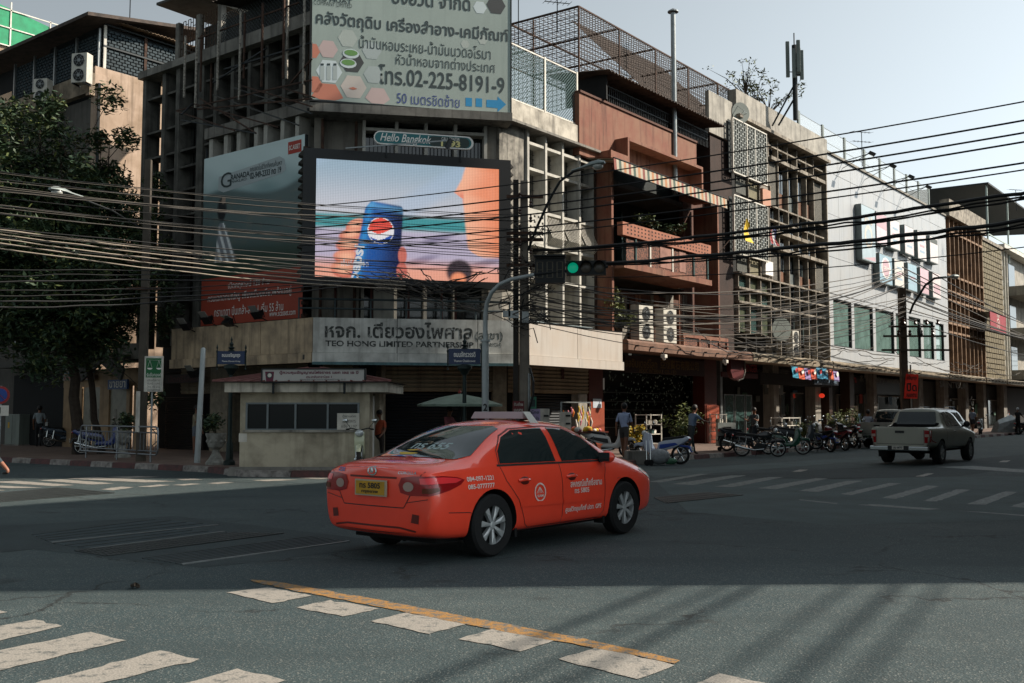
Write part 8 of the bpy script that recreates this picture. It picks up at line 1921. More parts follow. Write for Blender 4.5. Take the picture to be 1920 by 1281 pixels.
# ================= PEOPLE
def person(lb, pos, head, shirt, pants, h=1.68, skin='#6b4632', hair='#0d0b0a', lleg=(0, 0), rleg=(0, 0), larm=(8, 10), rarm=(8, 10), shorts=False, bag=None, helmet=None, lean=0, sandals=False):
 """head: heading from +Y towards +X; legs/arms: (swing forward, bend) in degrees"""
 a = R(90 - head); t = thing('person', lb, 'person', tuple(pos), a)
 k = h / 1.75; V = []; E = []; Rd = []; L_ = []
 def v(p, r, lab, par=None):
  V.append((p[0] * k, p[1] * k, p[2] * k)); Rd.append(r * k); L_.append(lab)
  if par is not None: E.append((par, len(V) - 1))
  return len(V) - 1
 le = math.sin(R(lean))
 pel = v((0, 0, .95), .13, 'p'); wa = v((.02 + le * .15, 0, 1.1), .125, 's', pel); ch = v((.02 + le * .35, 0, 1.3), .145, 's', wa); nb = v((.0 + le * .5, 0, 1.44), .075, 's', ch); nk = v((.01 + le * .55, 0, 1.5), .055, 'k', nb)
 h1 = v((.035 + le * .6, 0, 1.57), .078, 'k', nk); h2 = v((.03 + le * .65, 0, 1.65), .098, 'k', h1); h3 = v((.015 + le * .68, 0, 1.715), .07, 'k', h2)
 hd = Vector((.03 + le * .65, 0, 1.64)) * k
 for s_, (sw, bd), (asw, abd) in ((1, lleg, larm), (-1, rleg, rarm)):
  hp = v((0, s_ * .09, .9), .10, 'p', pel)
  A = R(sw); K = Vector((math.sin(A) * .42, s_ * .1, .9 - math.cos(A) * .42)); kn = v(K, .062, 'k' if shorts else 'p', hp)
  mid = None; B = A - R(bd); F_ = K + Vector((math.sin(B) * .41, 0, -math.cos(B) * .41)); ak = v(F_, .04, 'k' if shorts or sandals else 'p', kn)
  f1 = v(F_ + Vector((.05, 0, -.045)), .04, 'b', ak); v(F_ + Vector((.17, s_ * .02, -.055)), .03, 'b', f1)
  sh = v((.0 + le * .42, s_ * .17, 1.39), .065, 's', ch)
  A = R(asw); S_ = Vector((le * .42, s_ * .19, 1.38)); El = S_ + Vector((math.sin(A) * .28, s_ * .05, -math.cos(A) * .28)); m_ = v(S_.lerp(El, .55), .052, 's', sh); el = v(El, .04, 'k', m_)
  B = A + R(abd); H_ = El + Vector((math.sin(B) * .25, 0, -math.cos(B) * .25)); wr_ = v(H_, .027, 'k', el); D_ = Vector((math.sin(B), 0, -math.cos(B))); pm = v(H_ + D_ * .06, .034, 'k', wr_)
  for q in range(4): f = v(H_ + D_ * .11 + Vector((0, 0, 0)) + Vector((-D_.z * 0, (q - 1.5) * .018, 0)), .010, 'k', pm); v(H_ + D_ * (.155 - .01 * abs(q - 1.5)) + Vector((.01, (q - 1.5) * .019, 0)), .009, 'k', f)
  v(H_ + D_ * .08 + Vector((.05, 0, 0)), .011, 'k', pm)
 me = bpy.data.meshes.new('b'); me.from_pydata(V, E, []); ob = bpy.data.objects.new('b', me); COL.objects.link(ob)
 m1 = ob.modifiers.new('k', 'SKIN'); m2 = ob.modifiers.new('s', 'SUBSURF'); m2.levels = m2.render_levels = 1
 for i, d in enumerate(me.skin_vertices[0].data): d.radius = (Rd[i], Rd[i]); d.use_root = (i == 0)
 fin = bpy.data.meshes.new_from_object(ob.evaluated_get(bpy.context.evaluated_depsgraph_get())); bpy.data.objects.remove(ob)
 mats = [M('cloth_' + shirt, shirt, .85, var=.2, vs=9), M('cloth_' + pants, pants, .85, var=.2, vs=9), M('skin_' + skin, skin, .5, var=.1), M('shoe_dark', '#17120f', .6, var=0)]
 fin.materials.clear()
 for m in mats: fin.materials.append(m)
 lab = {'s': 0, 'p': 1, 'k': 2, 'b': 3}; VV = [Vector(q) for q in V]
 for p in fin.polygons:
  c = p.center; best = min(E, key=lambda e: _segd(c, VV[e[0]], VV[e[1]]))
  i = best[1] if (c - VV[best[1]]).length < (c - VV[best[0]]).length * (1.6 if L_[best[1]] == 'k' and shorts is False else 1.0) else best[0]
  p.material_index = lab[L_[i]]; p.use_smooth = True
 fin.name = 'body'; bo = bpy.data.objects.new('body', fin); COL.objects.link(bo); bo.parent = t
 DEF[0] = Fixed(local_m(t))
 MB().sphere((hd.x - .018 * k, 0, hd.z + .028 * k), .112 * k, 12, 8, sc=(1.0, .88, 1.02)).build('helmet' if helmet else 'hair', M('helmet_shell', helmet, .2, var=0) if helmet else M('hair_black', hair, .6, var=0), t, smooth=True)
 MB().sphere((hd.x + .098 * k, 0, hd.z - .015 * k), .018 * k, 6, 5, sc=(1, .8, 1.3)).build('nose', mats[2], t, smooth=True)
 for s_ in (1, -1):
  MB().sphere((hd.x + .086 * k, s_ * .032 * k, hd.z + .012 * k), .012 * k, 6, 4).build('eye', M('eye_dark', '#0b0908', .2, var=0), t); MB().sphere((hd.x, s_ * .092 * k, hd.z - .01 * k), .026 * k, 6, 4, sc=(.9, .4, 1.2)).build('ear', mats[2], t)
 DEF[0] = WORLD
 if bag:
  p = Vector(pos) + Vector((math.cos(a) * .02 + math.sin(a) * .3, math.sin(a) * .02 - math.cos(a) * .3, bag[1]))
  bt_ = thing('shopping_bag', bag[0], 'bag', tuple(p)); w_ = bag[2]
  MB(Frame(p.x, p.y, math.degrees(a), p.z)).prism([(-.13 * w_, 0), (.13 * w_, 0), (.16 * w_, .2 * w_), (.1 * w_, .34 * w_), (-.1 * w_, .34 * w_), (-.15 * w_, .2 * w_)], -.05, .05).build('bag_body', M('bag_' + bag[3], bag[3], .6, var=.2, vs=6), bt_, bevel=.02)
  MB(Frame(p.x, p.y, math.degrees(a), p.z)).tube([(-.08 * w_, 0, .33 * w_), (-.04, 0, .33 * w_ + .14), (.04, 0, .33 * w_ + .14), (.08 * w_, 0, .33 * w_)], .008, 5).build('bag_strap', M('bag_' + bag[3]), bt_)
 return t
def _segd(p, a, b):
 d = b - a; l = d.length_squared; f = 0 if l < 1e-9 else max(0, min(1, (p - a).dot(d) / l)); return (p - a - d * f).length
def fr(px, y, z=kz): return FR.W(FR.X(px, y, 800), y, z)
person('man in a pale blue short-sleeved shirt and grey shorts walking away beside the taxi', Vector((3.5, 31.2, kz)), 30, '#8f9cb8', '#3b3a38', 1.72, lleg=(14, 5), rleg=(-14, 12), larm=(-12, 12), rarm=(14, 18), shorts=True)
person('man in a blue shirt and grey trousers leaning over the shrub by the red pillar', fr(1296, -3.5), 60, '#5d7088', '#2b3336', 1.68, lleg=(18, 4), rleg=(-16, 8), rarm=(50, 30), larm=(40, 40), lean=14)
person('vendor in a dark grey shirt standing behind the parked motorbikes', fr(1415, -1.2), 220, '#384246', '#202426', 1.62, larm=(35, 70), rarm=(35, 70))
person('woman in a white top and black trousers with a shoulder bag at the kerb', fr(1628, -4.5, .01), 30, '#9aa0ac', '#15161a', 1.66, hair='#120c0a', lleg=(6, 2), rleg=(-6, 4), bag=('brown shoulder bag carried by the woman at the kerb', .85, 1.2, '#4a3c38'))
person('man in a grey shirt and dark shorts walking beyond the pickup trucks', fr(1824, -2.9), 50, '#6c7686', '#23262a', 1.7, lleg=(12, 5), rleg=(-12, 10), shorts=True)
person('motorcyclist in dark clothes and a silver helmet at the right edge', fr(1909, -4.0), 60, '#14171a', '#101214', 1.72, helmet='#8d9498', larm=(40, 20), rarm=(40, 20))
p_ = G(72, 838, kz); person('man in a pale grey T-shirt walking away on the far left pavement', p_, -15, '#7e878a', '#15171a', 1.7, lleg=(12, 3), rleg=(-12, 10), bag=('white paper bag held by the man in the grey T-shirt', .62, 1.2, '#9a9a94'))
p_ = G(366, 853, kz); person('man in a loose beige shirt and patterned shorts standing by the bare steel post', p_, 100, '#7a705c', '#5a6068', 1.66, rarm=(30, 110), shorts=True)
person('seller in a pink shirt under the green parasol', Vector(((842 - 960) / 1867 * 27.9, 27.9, kz)), 120, '#a3616a', '#222222', 1.6, larm=(30, 60), rarm=(30, 60))
person('person in an orange vest beside the right wall of the kiosk', Vector(((712 - 960) / 1867 * 26.6, 26.6, kz)), 200, '#a0482c', '#2a2522', 1.5, larm=(20, 40))
p_ = G(22, 909); person('pedestrian in dark jeans stepping out of the picture at the left edge', Vector((p_.x - .62, p_.y - .05, .01)), -80, '#5a5a58', '#2f3a40', 1.72, lleg=(34, 4), rleg=(-40, 6), sandals=True, skin='#8a5c48')
# ================= MOTORBIKES
def motorbike(lb, pos, head, col, col2='#1a1c1e', seat='#101214', scooter=True, group='parked motorbikes'):
 a = R(90 - head); t = thing('motorbike', lb, 'motorbike', (pos.x, pos.y, .0 if pos.z < .1 else kz), a, group); DEF[0] = Fixed(local_m(t))
 C1 = M('bike_paint_' + col, col, .25, var=0, coat=.5); C2 = M('bike_paint_' + col2, col2, .35, var=0); r = .29
 for x in (-.62, .62):
  w_ = MB().lathe([(r * .8, -.045), (r, -.03), (r, .03), (r * .8, .045), (r * .8, -.045)], (x, 0, r), 24, 'Y', cap=False).build('wheel', RUBBER, t, smooth=True)
  b = MB().lathe([(r * .8, -.02), (r * .8, .02), (r * .74, .02), (r * .74, -.02), (r * .8, -.02)], (x, 0, r), 24, 'Y', cap=False); b.lathe([(.05, -.05), (.05, .05)], (x, 0, r), 10, 'Y')
  for k in range(6): b.bar((x, 0, r), (x + r * .76 * math.cos(k * 1.047), 0, r + r * .76 * math.sin(k * 1.047)), .022)
  b.build('rim', CHR, w_)
 for s_ in (-.07, .07): MB().tube([(.62, s_, r), (.50, s_, .78)], .022, 8).build('fork', CHR, t)
 MB().prism([(.30, .52), (.42, .5), (.78, .56), (.9, .48), (.86, .62), (.62, .66), (.45, .62)], -.06, .06).build('front_fender', C1, t, bevel=.02, smooth=True)
 if scooter:
  MB().prism([(.50, .40), (.30, .30), (-.25, .32), (-.15, .44), (.22, .46), (.30, .62), (.34, .92), (.50, .98), (.58, .72)], -.13, .13).build('leg_shield', C1, t, bevel=.05, smooth=True)
  MB().prism([(-.12, .42), (.12, .40), (.05, .66), (-.2, .74), (-.72, .80), (-.88, .86), (-.95, .78), (-.7, .62), (-.4, .48)], -.12, .12).build('side_panel', C1, t, bevel=.04, smooth=True)
  MB().prism([(.02, .46), (-.15, .48), (-.6, .60), (-.5, .66), (.0, .6)], -.135, .135).build('side_trim', C2, t, bevel=.02)
 else:
  MB().prism([(.36, .62), (.42, .84), (.2, .93), (-.12, .82), (-.12, .72), (.2, .66)], -.12, .12).build('fuel_tank', C1, t, bevel=.05, smooth=True)
  MB().prism([(-.2, .58), (-.7, .66), (-.85, .74), (-.3, .74)], -.09, .09).build('side_panel', C1, t, bevel=.03, smooth=True)
  MB().tube([(.45, 0, .85), (.25, 0, .4), (-.2, 0, .33), (-.3, 0, .7)], .03, 8).build('frame', C2, t)
 MB().prism([(-.05, .70), (-.1, .80), (-.4, .83), (-.78, .88), (-.8, .83), (-.4, .74)], -.12, .12).build('seat', M('bike_seat_' + seat, seat, .6, var=0), t, bevel=.03, smooth=True)
 MB().prism([(.2, .25), (.25, .45), (-.1, .5), (-.25, .3), (-.1, .2)], -.1, .1).build('engine', DSTEEL, t, bevel=.03)
 MB().tube([(.15, -.13, .28), (-.2, -.15, .24), (-.5, -.17, .3), (-.85, -.18, .4)], [.02, .025, .045, .05], 10).build('exhaust', CHR, t, smooth=True)
 MB().tube([(.36, .34, 1.02), (.42, .2, 1.05), (.47, 0, 1.0), (.42, -.2, 1.05), (.36, -.34, 1.02)], .014, 8).build('handlebar', DSTEEL, t)
 for s_ in (1, -1):
  MB().tube([(.36, s_ * .34, 1.02), (.33, s_ * .26, 1.03)], .02, 8).build('grip', RUBBER, t)
  m_ = MB().sphere((.38, s_ * .36, 1.24), .06, 8, 6, sc=(.3, 1.2, .8)).build('mirror', CHR, t, smooth=True); MB().tube([(.42, s_ * .22, 1.05), (.38, s_ * .34, 1.2)], .007, 5).build('mirror_stem', DSTEEL, m_)
 MB().sphere((.55, 0, .93), .1, 10, 7, sc=(.8, 1.1, .9)).build('headlight', M('bike_lamp', '#b9bfbf', .1, .3, var=0), t, smooth=True)
 MB().sphere((-.93, 0, .76), .06, 8, 6, sc=(.6, 1.4, .8)).build('tail_light', RL_, t, smooth=True)
 MB().prism([(-.6, .6), (-.95, .56), (-1.02, .38), (-.97, .38), (-.9, .52), (-.6, .55)], -.06, .06).build('rear_fender', C2, t); MB().box(-1.02, -1.01, -.09, .09, .42, .54).build('number_plate', WHITE, t)
 MB().tube([(-.1, .1, .25), (-.15, .28, .0)], .012, 6).build('kickstand', DSTEEL, t)
 for x in (-.5, -.75): MB().tube([(x, -.12, .35), (x + .05, -.12, .68)], .022, 6).build('shock_absorber', CHR, t)
 DEF[0] = WORLD; return t
motorbike('blue and white scooter with a red panel parked at the kerb right of the taxi', G(1240, 870), -60, '#a9b0bf', '#23408e')
motorbike('black classic motorbike with chrome wheels, front wheel turned to the road', fr(1424, -4.6, 0), 105, '#14161a', '#2a2c2e', scooter=False)
motorbike('dark scooter with a green leg shield right of the black classic motorbike', fr(1472, -4.6, 0), 105, '#1c4a38', '#16181a')
motorbike('brown old motorbike standing on the pavement behind the black one', fr(1446, -3.2), 95, '#3a2e26', '#2a2c2e', scooter=False)
motorbike('black step-through motorbike with its rear towards the road, left of the large shrub', fr(1536, -4.5, 0), -25, '#15181c', '#23408e')
motorbike('dark red scooter parked beside the black step-through', fr(1566, -4.5, 0), -20, '#5c1a20', '#15181c')
motorbike('motorbike with a lit tail lamp half hidden by the woman at the kerb', fr(1606, -4.3, 0), 10, '#2f5a35', '#15181c')
motorbike('dark motorbike under the helmeted rider at the right edge', fr(1922, -4.3, 0), 70, '#16191c', '#3a1416')
motorbike('white and black scooter on the pavement behind the man in the blue shirt', fr(1140, -2.4), 100, '#b5b4b0', '#16181a')
motorbike('pale green old scooter standing against the right wall of the kiosk', Vector(((682 - 960) / 1867 * 25.6, 25.2, kz)), 175, '#b4b89a', '#1a1c1c')
motorbike('dark motorbike parked on the left pavement between the cabinet and the tree', G(122, 838, kz), 60, '#2a3a48', '#15181c')
motorbike('blue motorbike behind the pedestrian railing', G(190, 852, kz), 70, '#1c2f66', '#15181c')
for px_, y_, hd_, c_, lb_ in ((1392, -3.4, 80, '#20242a', 'small dark motorbike behind the notice cart'), (1498, -4.4, 100, '#3a3f44', 'grey scooter just left of the first potted plant'), (1550, -3.2, -40, '#6a6e70', 'silver scooter squeezed in behind the pair near the large shrub'), (1585, -4.5, -15, '#101317', 'black scooter right of the dark red one'), (1838, -3.4, 30, '#7b7f80', 'pale old motorbike beside the man in the grey shirt')):
 motorbike(lb_, fr(px_, y_), hd_, c_)
# covered motorbike, bicycles
cvm = fr(1888, -3.2); t = thing('covered_motorbike', 'motorbike under a silver cover near the right edge', 'motorbike', tuple(cvm)); T = Frame(cvm.x, cvm.y, 10, kz)
MB(T).add([(-1, -.4, 0), (1, -.4, 0), (1, .4, 0), (-1, .4, 0), (-.8, -.25, .6), (.55, -.3, .95), (.55, .3, .95), (-.8, .25, .6), (.35, 0, 1.25), (-.7, 0, .85), (.8, 0, .7)], [(0, 1, 5, 4), (2, 3, 7, 6), (3, 0, 4, 9, 7), (1, 2, 6, 10, 5), (4, 5, 8, 9), (6, 7, 9, 8), (5, 10, 8), (10, 6, 8)]).build('cover', M('silver_cover', '#8f9494', .4, .4, var=.3, vs=4), t)
# ================= SIGNS, PLANTS AND CLUTTER ON THE RIGHT PAVEMENT
rsg = thing('red_closed_sign', 'bright red Thai sign hanging from the canopy by the right-hand pole', 'sign', tuple(FR.W(FR.X(1708, -.4, 720), -.4, 2.4)))
_b = fr(1708, -3.6); FQ = Frame(*AT(1697, 720, _b.y)[:2], 4); x0, z0 = FQ.P(1697, 747); x1, z1 = FQ.P(1722, 702)
REDS = M('bright_red_sign', '#d42a1c', .45, var=.05); MB(FQ).add([(x0 - .05, -.02, z0), (x1 - .1, -.02, z0 - .02), (x1, -.02, z1), (x0 + .1, -.02, z1 + .02), (x0 - .05, .04, z0), (x1 - .1, .04, z0 - .02), (x1, .04, z1), (x0 + .1, .04, z1 + .02)], [(0, 1, 2, 3), (4, 7, 6, 5), (0, 4, 5, 1), (1, 5, 6, 2), (2, 6, 7, 3), (3, 7, 4, 0)]).build('sign_board', REDS, rsg)
for tx, ya, yb in (('เจริญกรุง', 705, 714), ('ปิด', 718, 734), ('คลองตาม', 738, 745)): sign_text(tx, FQ, (1700, ya, 1719, yb), -.024, BLACK, rsg, .03)
MB(FQ).bar(((x0 + x1) / 2, .08, kz), ((x0 + x1) / 2, .08, z1 + .5), .06).build('sign_post', GSTEEL, rsg)
# string of snack banners
cols = ['#1f7f9a', '#c2502c', '#8a78a8', '#c0482c', '#2b7fa0', '#2f86a8', '#c25a30', '#9a88b4']
bn = thing('banner_string', 'string of eight small blue, orange and lilac advertising flags under the canopy', 'banner', tuple(FR.W(FR.X(1525, -.25, 690), -.25, 3.4)))
x0, x1 = FR.X(1484, -.25, 690), FR.X(1572, -.25, 690); zt = FR.Z(1500, 688, -.25)
MB(FR).tube([(x0 - .2, -.25, zt + .03), ((x0 + x1) / 2, -.25, zt - .02), (x1 + .2, -.25, zt + .05)], .01, 5).build('string', CABLE, bn)
for k in range(8):
 a = x0 + (x1 - x0) * k / 8; b_ = a + (x1 - x0) / 8 - .05; zs = zt - .05 * math.sin(k); fl_ = MB(FR).add([(a, -.25, zs), (b_, -.25, zs - .02), (b_ - .03, -.33, zs - .58), (a + .03, -.31, zs - .56)], [(0, 1, 2, 3)]).build('flag', M('flag_' + cols[k], cols[k], .7, var=.3, vs=6), bn, fix=False)
 flat(FR, [((a + b_) / 2 + .16 * math.cos(q * .785), zs - .2 + .13 * math.sin(q * .785)) for q in range(8)], -.36, WHITE_C if k % 2 else M('flag_red_spot', '#b03030', .6), 'flag_print', bn)
signboard('shop_sign', 'small dark JANOME sign hanging under the snack banners', FR, (1527, 709, 1572, 722), -.1, M('near_black_sign', '#0e1620', .5), [('JANOME', (1530, 711, 1569, 720), M('blue_grey_lettering', '#5b7080', .5), .03)])
ov = thing('hanging_shop_sign', 'rounded dark red sign hanging edge-lit under the canopy', 'sign', tuple(FR.W(FR.X(1382, .4, 700), .4, 3)))
x0, z1 = FR.P(1370, 672, .4); x1, z0 = FR.P(1396, 714, .4)
MB(FR).prism([(x0, z1), (x1, z1), (x1, z0 + .4), (x1 - .2, z0 + .1), ((x0 + x1) / 2, z0), (x0 + .2, z0 + .1), (x0, z0 + .4)], .4, .6).build('sign_body', M('dark_red_sign'), ov); MB(FR).tube([(x1 + .02, .38, z1), (x1 + .02, .38, z0 + .4), (x1 - .2, .38, z0 + .08), ((x0 + x1) / 2, .38, z0 - .02)], .035, 6).build('sign_rim', CREAM, ov)
for i, px in enumerate((1243, 1358)):
 b0 = FR.W(FR.X(px, -.05, 670), -.1, cz0 - .22); l = thing('canopy_lamp', ('left' if i == 0 else 'right') + ' one of two small white bracket lamps under the brown canopy', 'lamp', tuple(b0))
 T = Frame(b0.x, b0.y, 51.4, b0.z); MB(T).box(-.1, .1, -.1, .1, 0, .14).build('lamp_body', WHITE, l, bevel=.02); MB(T).bar((0, 0, .14), (0, .1, .24), .03).build('bracket', DSTEEL, l); MB(T).sphere((0, 0, -.02), .07, 8, 5).build('bulb', WHITE_C, l)
rl_ = thing('red_lantern', 'glowing red lantern in the doorway below the snack banners', 'lantern', tuple(FR.W(FR.X(1541, 1.7, 740), 1.7, 2.4))); LT = sub(FR, FR.X(1541, 1.7, 740), 1.7, FR.Z(1541, 742, 1.7))
MB(LT).sphere((0, 0, 0), .16, 12, 8, sc=(1, 1, .8)).build('lantern_shade', M('lit_red_paper', '#c2301c', .5, var=0, emit=.6), rl_, smooth=True); MB(LT).bar((0, 0, .12), (0, 0, .9), .01).build('lantern_cord', BLACK, rl_)
def shrub(px, y, h_, r_, lb, seed, pot=True, mats=None, z0=kz):
 b0 = fr(px, y, z0); t = thing('potted_shrub', lb, 'potted plant', tuple(b0)); rnd = random.Random(seed)
 if pot: MB().lathe([(.16, 0), (.22, .35), (.24, .38), (.2, .38), (.19, .33)], tuple(b0), 14).build('pot', M('dark_plastic_pot', '#1b1a1a', .6, var=.1), t)
 b = MB(); cl = []
 for k in range(8):
  e = b0 + Vector((rnd.gauss(0, r_ * .5), rnd.gauss(0, r_ * .5), h_ * rnd.uniform(.55, 1))); b.tube([b0 + Vector((0, 0, .3)), (b0 + e) / 2 + Vector((0, 0, .2)), e], [.02, .014, .006], 5); cl += [(e, r_ * .5), ((b0 + e) / 2 + Vector((0, 0, .2)), r_ * .45)]
 b.build('stem', BARK, t); foliage(cl, 55, .075, rnd, 'foliage', t, mats or LEAF[::-1]); return t
shrub(1281, -3.0, 1.6, .55, 'leafy sunlit shrub beside the man leaning by the red pillar', 1)
shrub(1509, -3.2, 1.0, .35, 'small potted plant between the scooters and the display shelves', 2)
shrub(1590, -3.0, 1.55, .6, 'large round bushy shrub in a black pot behind the motorbikes', 3)
shrub(1560, -2.2, 1.3, .35, 'thin shrub left of the large bushy one', 4)
shrub(1190, -1.6, .9, .3, 'low yellow flowering plant in front of the red shop', 5, mats=[M('yellow_petal', '#a88a18', .6), LEAF[2], LEAF[1]])
shrub(1150, 1.0 - .4, 1.9, .55, 'leafy climber growing over the end of the white band', 6, pot=False, z0=4.35)
shrub(1165, .2, 1.2, .5, 'lower part of the climber beside the air conditioners', 7, pot=False, z0=4.35)
for px, lb, sd in ((1420, 'leafy bush growing from the parapet beside the satellite dish', 8), (1402, 'bare twiggy plant on the roof left of the dish', 9), (1445, 'sparse bush in front of the phone mast', 12)):
 b0 = FR.W(FR.X(px, 1.2, 240), 1.3, zgt + (1.0 if px != 1402 else 1.3)); t = thing('roof_plant', lb, 'plant', tuple(b0)); rnd = random.Random(sd); b = MB(); cl = []
 for k in range(12): e = b0 + Vector((rnd.gauss(0, .8), rnd.gauss(0, .5), rnd.uniform(.6, 1.9))); b.tube([b0, (b0 + e) / 2 + Vector((0, 0, .2)), e], [.04, .02, .006], 4); cl.append((e, .3))
 b.build('stem', BARK, t); foliage(cl, 26 if px != 1402 else 8, .11, rnd, 'foliage', t, LEAF[::-1])
for px, lb in ((1208, 'potted plant on the left of the upper balcony'), (1250, 'spiky potted plant in the middle of the upper balcony'), (1275, 'potted plant on the right of the upper balcony')):
 b0 = FR.W(FR.X(px, .2, 420), .3, bz - .3); t = thing('balcony_plant', lb, 'potted plant', tuple(b0)); rnd = random.Random(px); MB().lathe([(.12, 0), (.17, .3), (.13, .3)], tuple(b0), 10).build('pot', RED_D, t); foliage([(b0 + Vector((rnd.gauss(0, .2), 0, .5 + rnd.random() * .4)), .25) for _ in range(5)], 30, .1, rnd, 'foliage', t)
# display shelves, cart, notice boards, block, bags
def shelf(px0, px1, y, z0, z1, lb):
 a, b_ = FR.X(px0, y, 800), FR.X(px1, y, 800); t = thing('display_rack', lb, 'rack', tuple(FR.W((a + b_) / 2, y, kz)))
 for x in (a, b_):
  for yy in (y, y + .5): cube('rack_post', FR, x - .02, x + .02, yy - .02, yy + .02, z0, z1, WHITE, t)
 for k in range(4): z = z0 + .15 + (z1 - z0 - .2) * k / 3; cube('rack_shelf', FR, a, b_, y, y + .5, z, z + .03, WHITE, t)
 rnd = random.Random(px0)
 for k in range(9): x = rnd.uniform(a + .1, b_ - .2); z = z0 + .18 + (z1 - z0 - .2) * rnd.randrange(3) / 3; tag(MB(FR).prism([(x, z), (x + .15, z), (x + .17, z + .12), (x + .08, z + .18), (x - .02, z + .12)], y + .1, y + .3).build('parcel', (WHITE, GLS_T, CREAM)[k % 3], None, bevel=.01), 'small parcel of goods on the ' + lb.split(' with')[0], 'parcel', 'goods on the display racks')
shelf(1466, 1500, -1.8, kz, 1.35, 'white wire display rack behind the dark scooter')
ct = fr(1365, -3.0); t = thing('notice_cart', 'grey wheeled notice board cart on the pavement before the glass doors', 'cart', tuple(ct)); T = Frame(ct.x, ct.y, 8, kz)
MB(T).add([(-.38, 0, .18), (.38, 0, .18), (.34, .12, 1.05), (-.34, .12, 1.05), (-.38, .3, .18), (.38, .3, .18), (.34, .24, 1.05), (-.34, .24, 1.05)], [(0, 1, 2, 3), (4, 7, 6, 5), (0, 4, 5, 1), (2, 6, 7, 3), (1, 5, 6, 2), (0, 3, 7, 4)]).build('board', M('pale_grey_board', '#8e938e', .7, var=.3, vs=5), t)
for x in (-.3, .3): MB(T).lathe([(.08, -.03), (.08, .03)], (x, .1, .08), 12, 'Y').build('wheel', RUBBER, t)
MB(T).box(-.15, .15, .05, .06, .62, .9).build('picture_patch', BLACK, t); lettering('← จอดรถ', T, 0, .42, 0.02, .45, .1, BLACK, t)
bp0 = G(1196, 872); t = thing('concrete_block', 'low concrete barrier block at the kerb behind the taxi bonnet', 'barrier', tuple(bp0)); T = Frame(bp0.x, bp0.y, 8)
MB(T).prism([(-.38, 0), (.38, 0), (.32, .42), (-.32, .42)], 0, .35).build('block', CONC, t, bevel=.02)
sk = G(1235, 872); t = thing('trolley_bags', 'folded trolley loaded with grey bags beside the blue and white scooter', 'trolley', tuple(sk)); T = Frame(sk.x, sk.y - .35, 10)
for x in (-.42, -.3): MB(T).tube([(x, 0, .08), (x, .05, .75)], .015, 6).build('handle', CHR, t); MB(T).lathe([(.09, -.02), (.09, .02)], (x, -.02, .09), 12, 'Y').build('wheel', RUBBER, t)
MB(T).sphere((0, .1, .26), .26, 10, 7, sc=(1.3, .8, .9)).build('grey_bag', M('grey_bag_cloth', '#8b8f92', .7, var=.4, vs=7), t, smooth=True); MB(T).sphere((.35, .1, .12), .14, 8, 6, sc=(1.6, .8, .7)).build('green_bag', M('green_bag_cloth', '#3f6b50', .6, var=.3, vs=7), t, smooth=True)
def lowsign(px, py0, py1, w_, Y, lb, col, txt, tcol, post=True):
 p = AT(px, (py0 + py1) / 2, Y); z1 = AT(px, py0, Y).z; z0 = AT(px, py1, Y).z; T = Frame(p.x, p.y, 4); t = thing('stand_sign', lb, 'sign', (p.x, p.y, kz))
 MB(T).box(-w_ / 2, w_ / 2, 0, .03, z0, z1).build('board', col, t); MB(T).tube([(0, .05, kz), (0, .05, z1)], .018, 6).build('post', GSTEEL, t)
 for i, s_ in enumerate(txt): lettering(s_, T, 0, z1 - (z1 - z0) * (i + .5) / len(txt), -.003, w_ * .8, (z1 - z0) / len(txt) * .55, tcol, t, .02)
lowsign(972, 752, 776, .30, 26.5, 'small dark red sign with white Thai words on the corner pole', M('dark_red_board', '#5b1a1c', .6, var=.1), ['รับถ่าย', 'เอกสาร'], WHITE)
lowsign(1000, 767, 790, .38, 27.2, 'lilac poster with a yellow and green oval above the taxi roof', M('lilac_poster', '#a393b8', .6, var=.1), ['ชาไทย', 'เย็นชื่นใจ'], INK)
lowsign(992, 744, 768, .42, 28.2, 'translucent green cloth tied behind the corner pole', M('green_cloth', '#3f7d66', .7, var=.3), [' - '], INK)
for i, px in enumerate((1024, 1065)):
 b0 = fr(px, -1.5); l = thing('white_stand', ('left' if i == 0 else 'right') + ' of two tall narrow white stands before the dark shutter', 'stand', tuple(b0)); T = Frame(b0.x, b0.y, 40, kz)
 cube('stand_body', T, -.14, .14, 0, .25, 0, 1.55 - i * .1, WHITE, l);
 for k in range(5): cube('stand_slot', T, -.1, .1, -.012, -.001, .3 + k * .25, .36 + k * .25, DSTEEL, l)
# garland seller's stall
st = thing('flower_stall', 'street stall piled with orange and yellow garlands and white packets behind the taxi', 'stall', tuple(fr(1090, -1.6))); a, b_ = FR.X(1068, -1.6, 800), FR.X(1122, -1.6, 800)
cube('table_top', FR, a, b_, -2.0, -1.3, .92, .96, REDC, st)
for x in (a + .05, b_ - .05):
 for y in (-1.95, -1.35): cube('table_leg', FR, x - .02, x + .02, y - .02, y + .02, kz, .92, DSTEEL, st)
for x in (a, b_): cube('rack_post', FR, x - .02, x + .02, -1.3, -1.26, .96, 1.9, GSTEEL, st)
cube('rack_rail', FR, a, b_, -1.3, -1.26, 1.88, 1.92, GSTEEL, st)
rnd = random.Random(4); gc = [M('garland_orange', '#c2691c', .7), M('garland_yellow', '#c2a02c', .7), M('garland_white', '#c9c5bc', .7), M('garland_pink', '#b36a78', .7)]
for k in range(26):
 x = rnd.uniform(a, b_); z = rnd.uniform(1.3, 1.85); L__ = rnd.uniform(.2, .45); pts = [(x, -1.3, z), (x + .03, -1.33, z - L__ * .5), (x, -1.32, z - L__)]
 tag(MB(FR).tube(pts, [.02, .035, .02], 6).build('garland', gc[k % 4], None), 'short flower garland hanging at the stall behind the taxi', 'garland', 'garlands hanging at the stall')
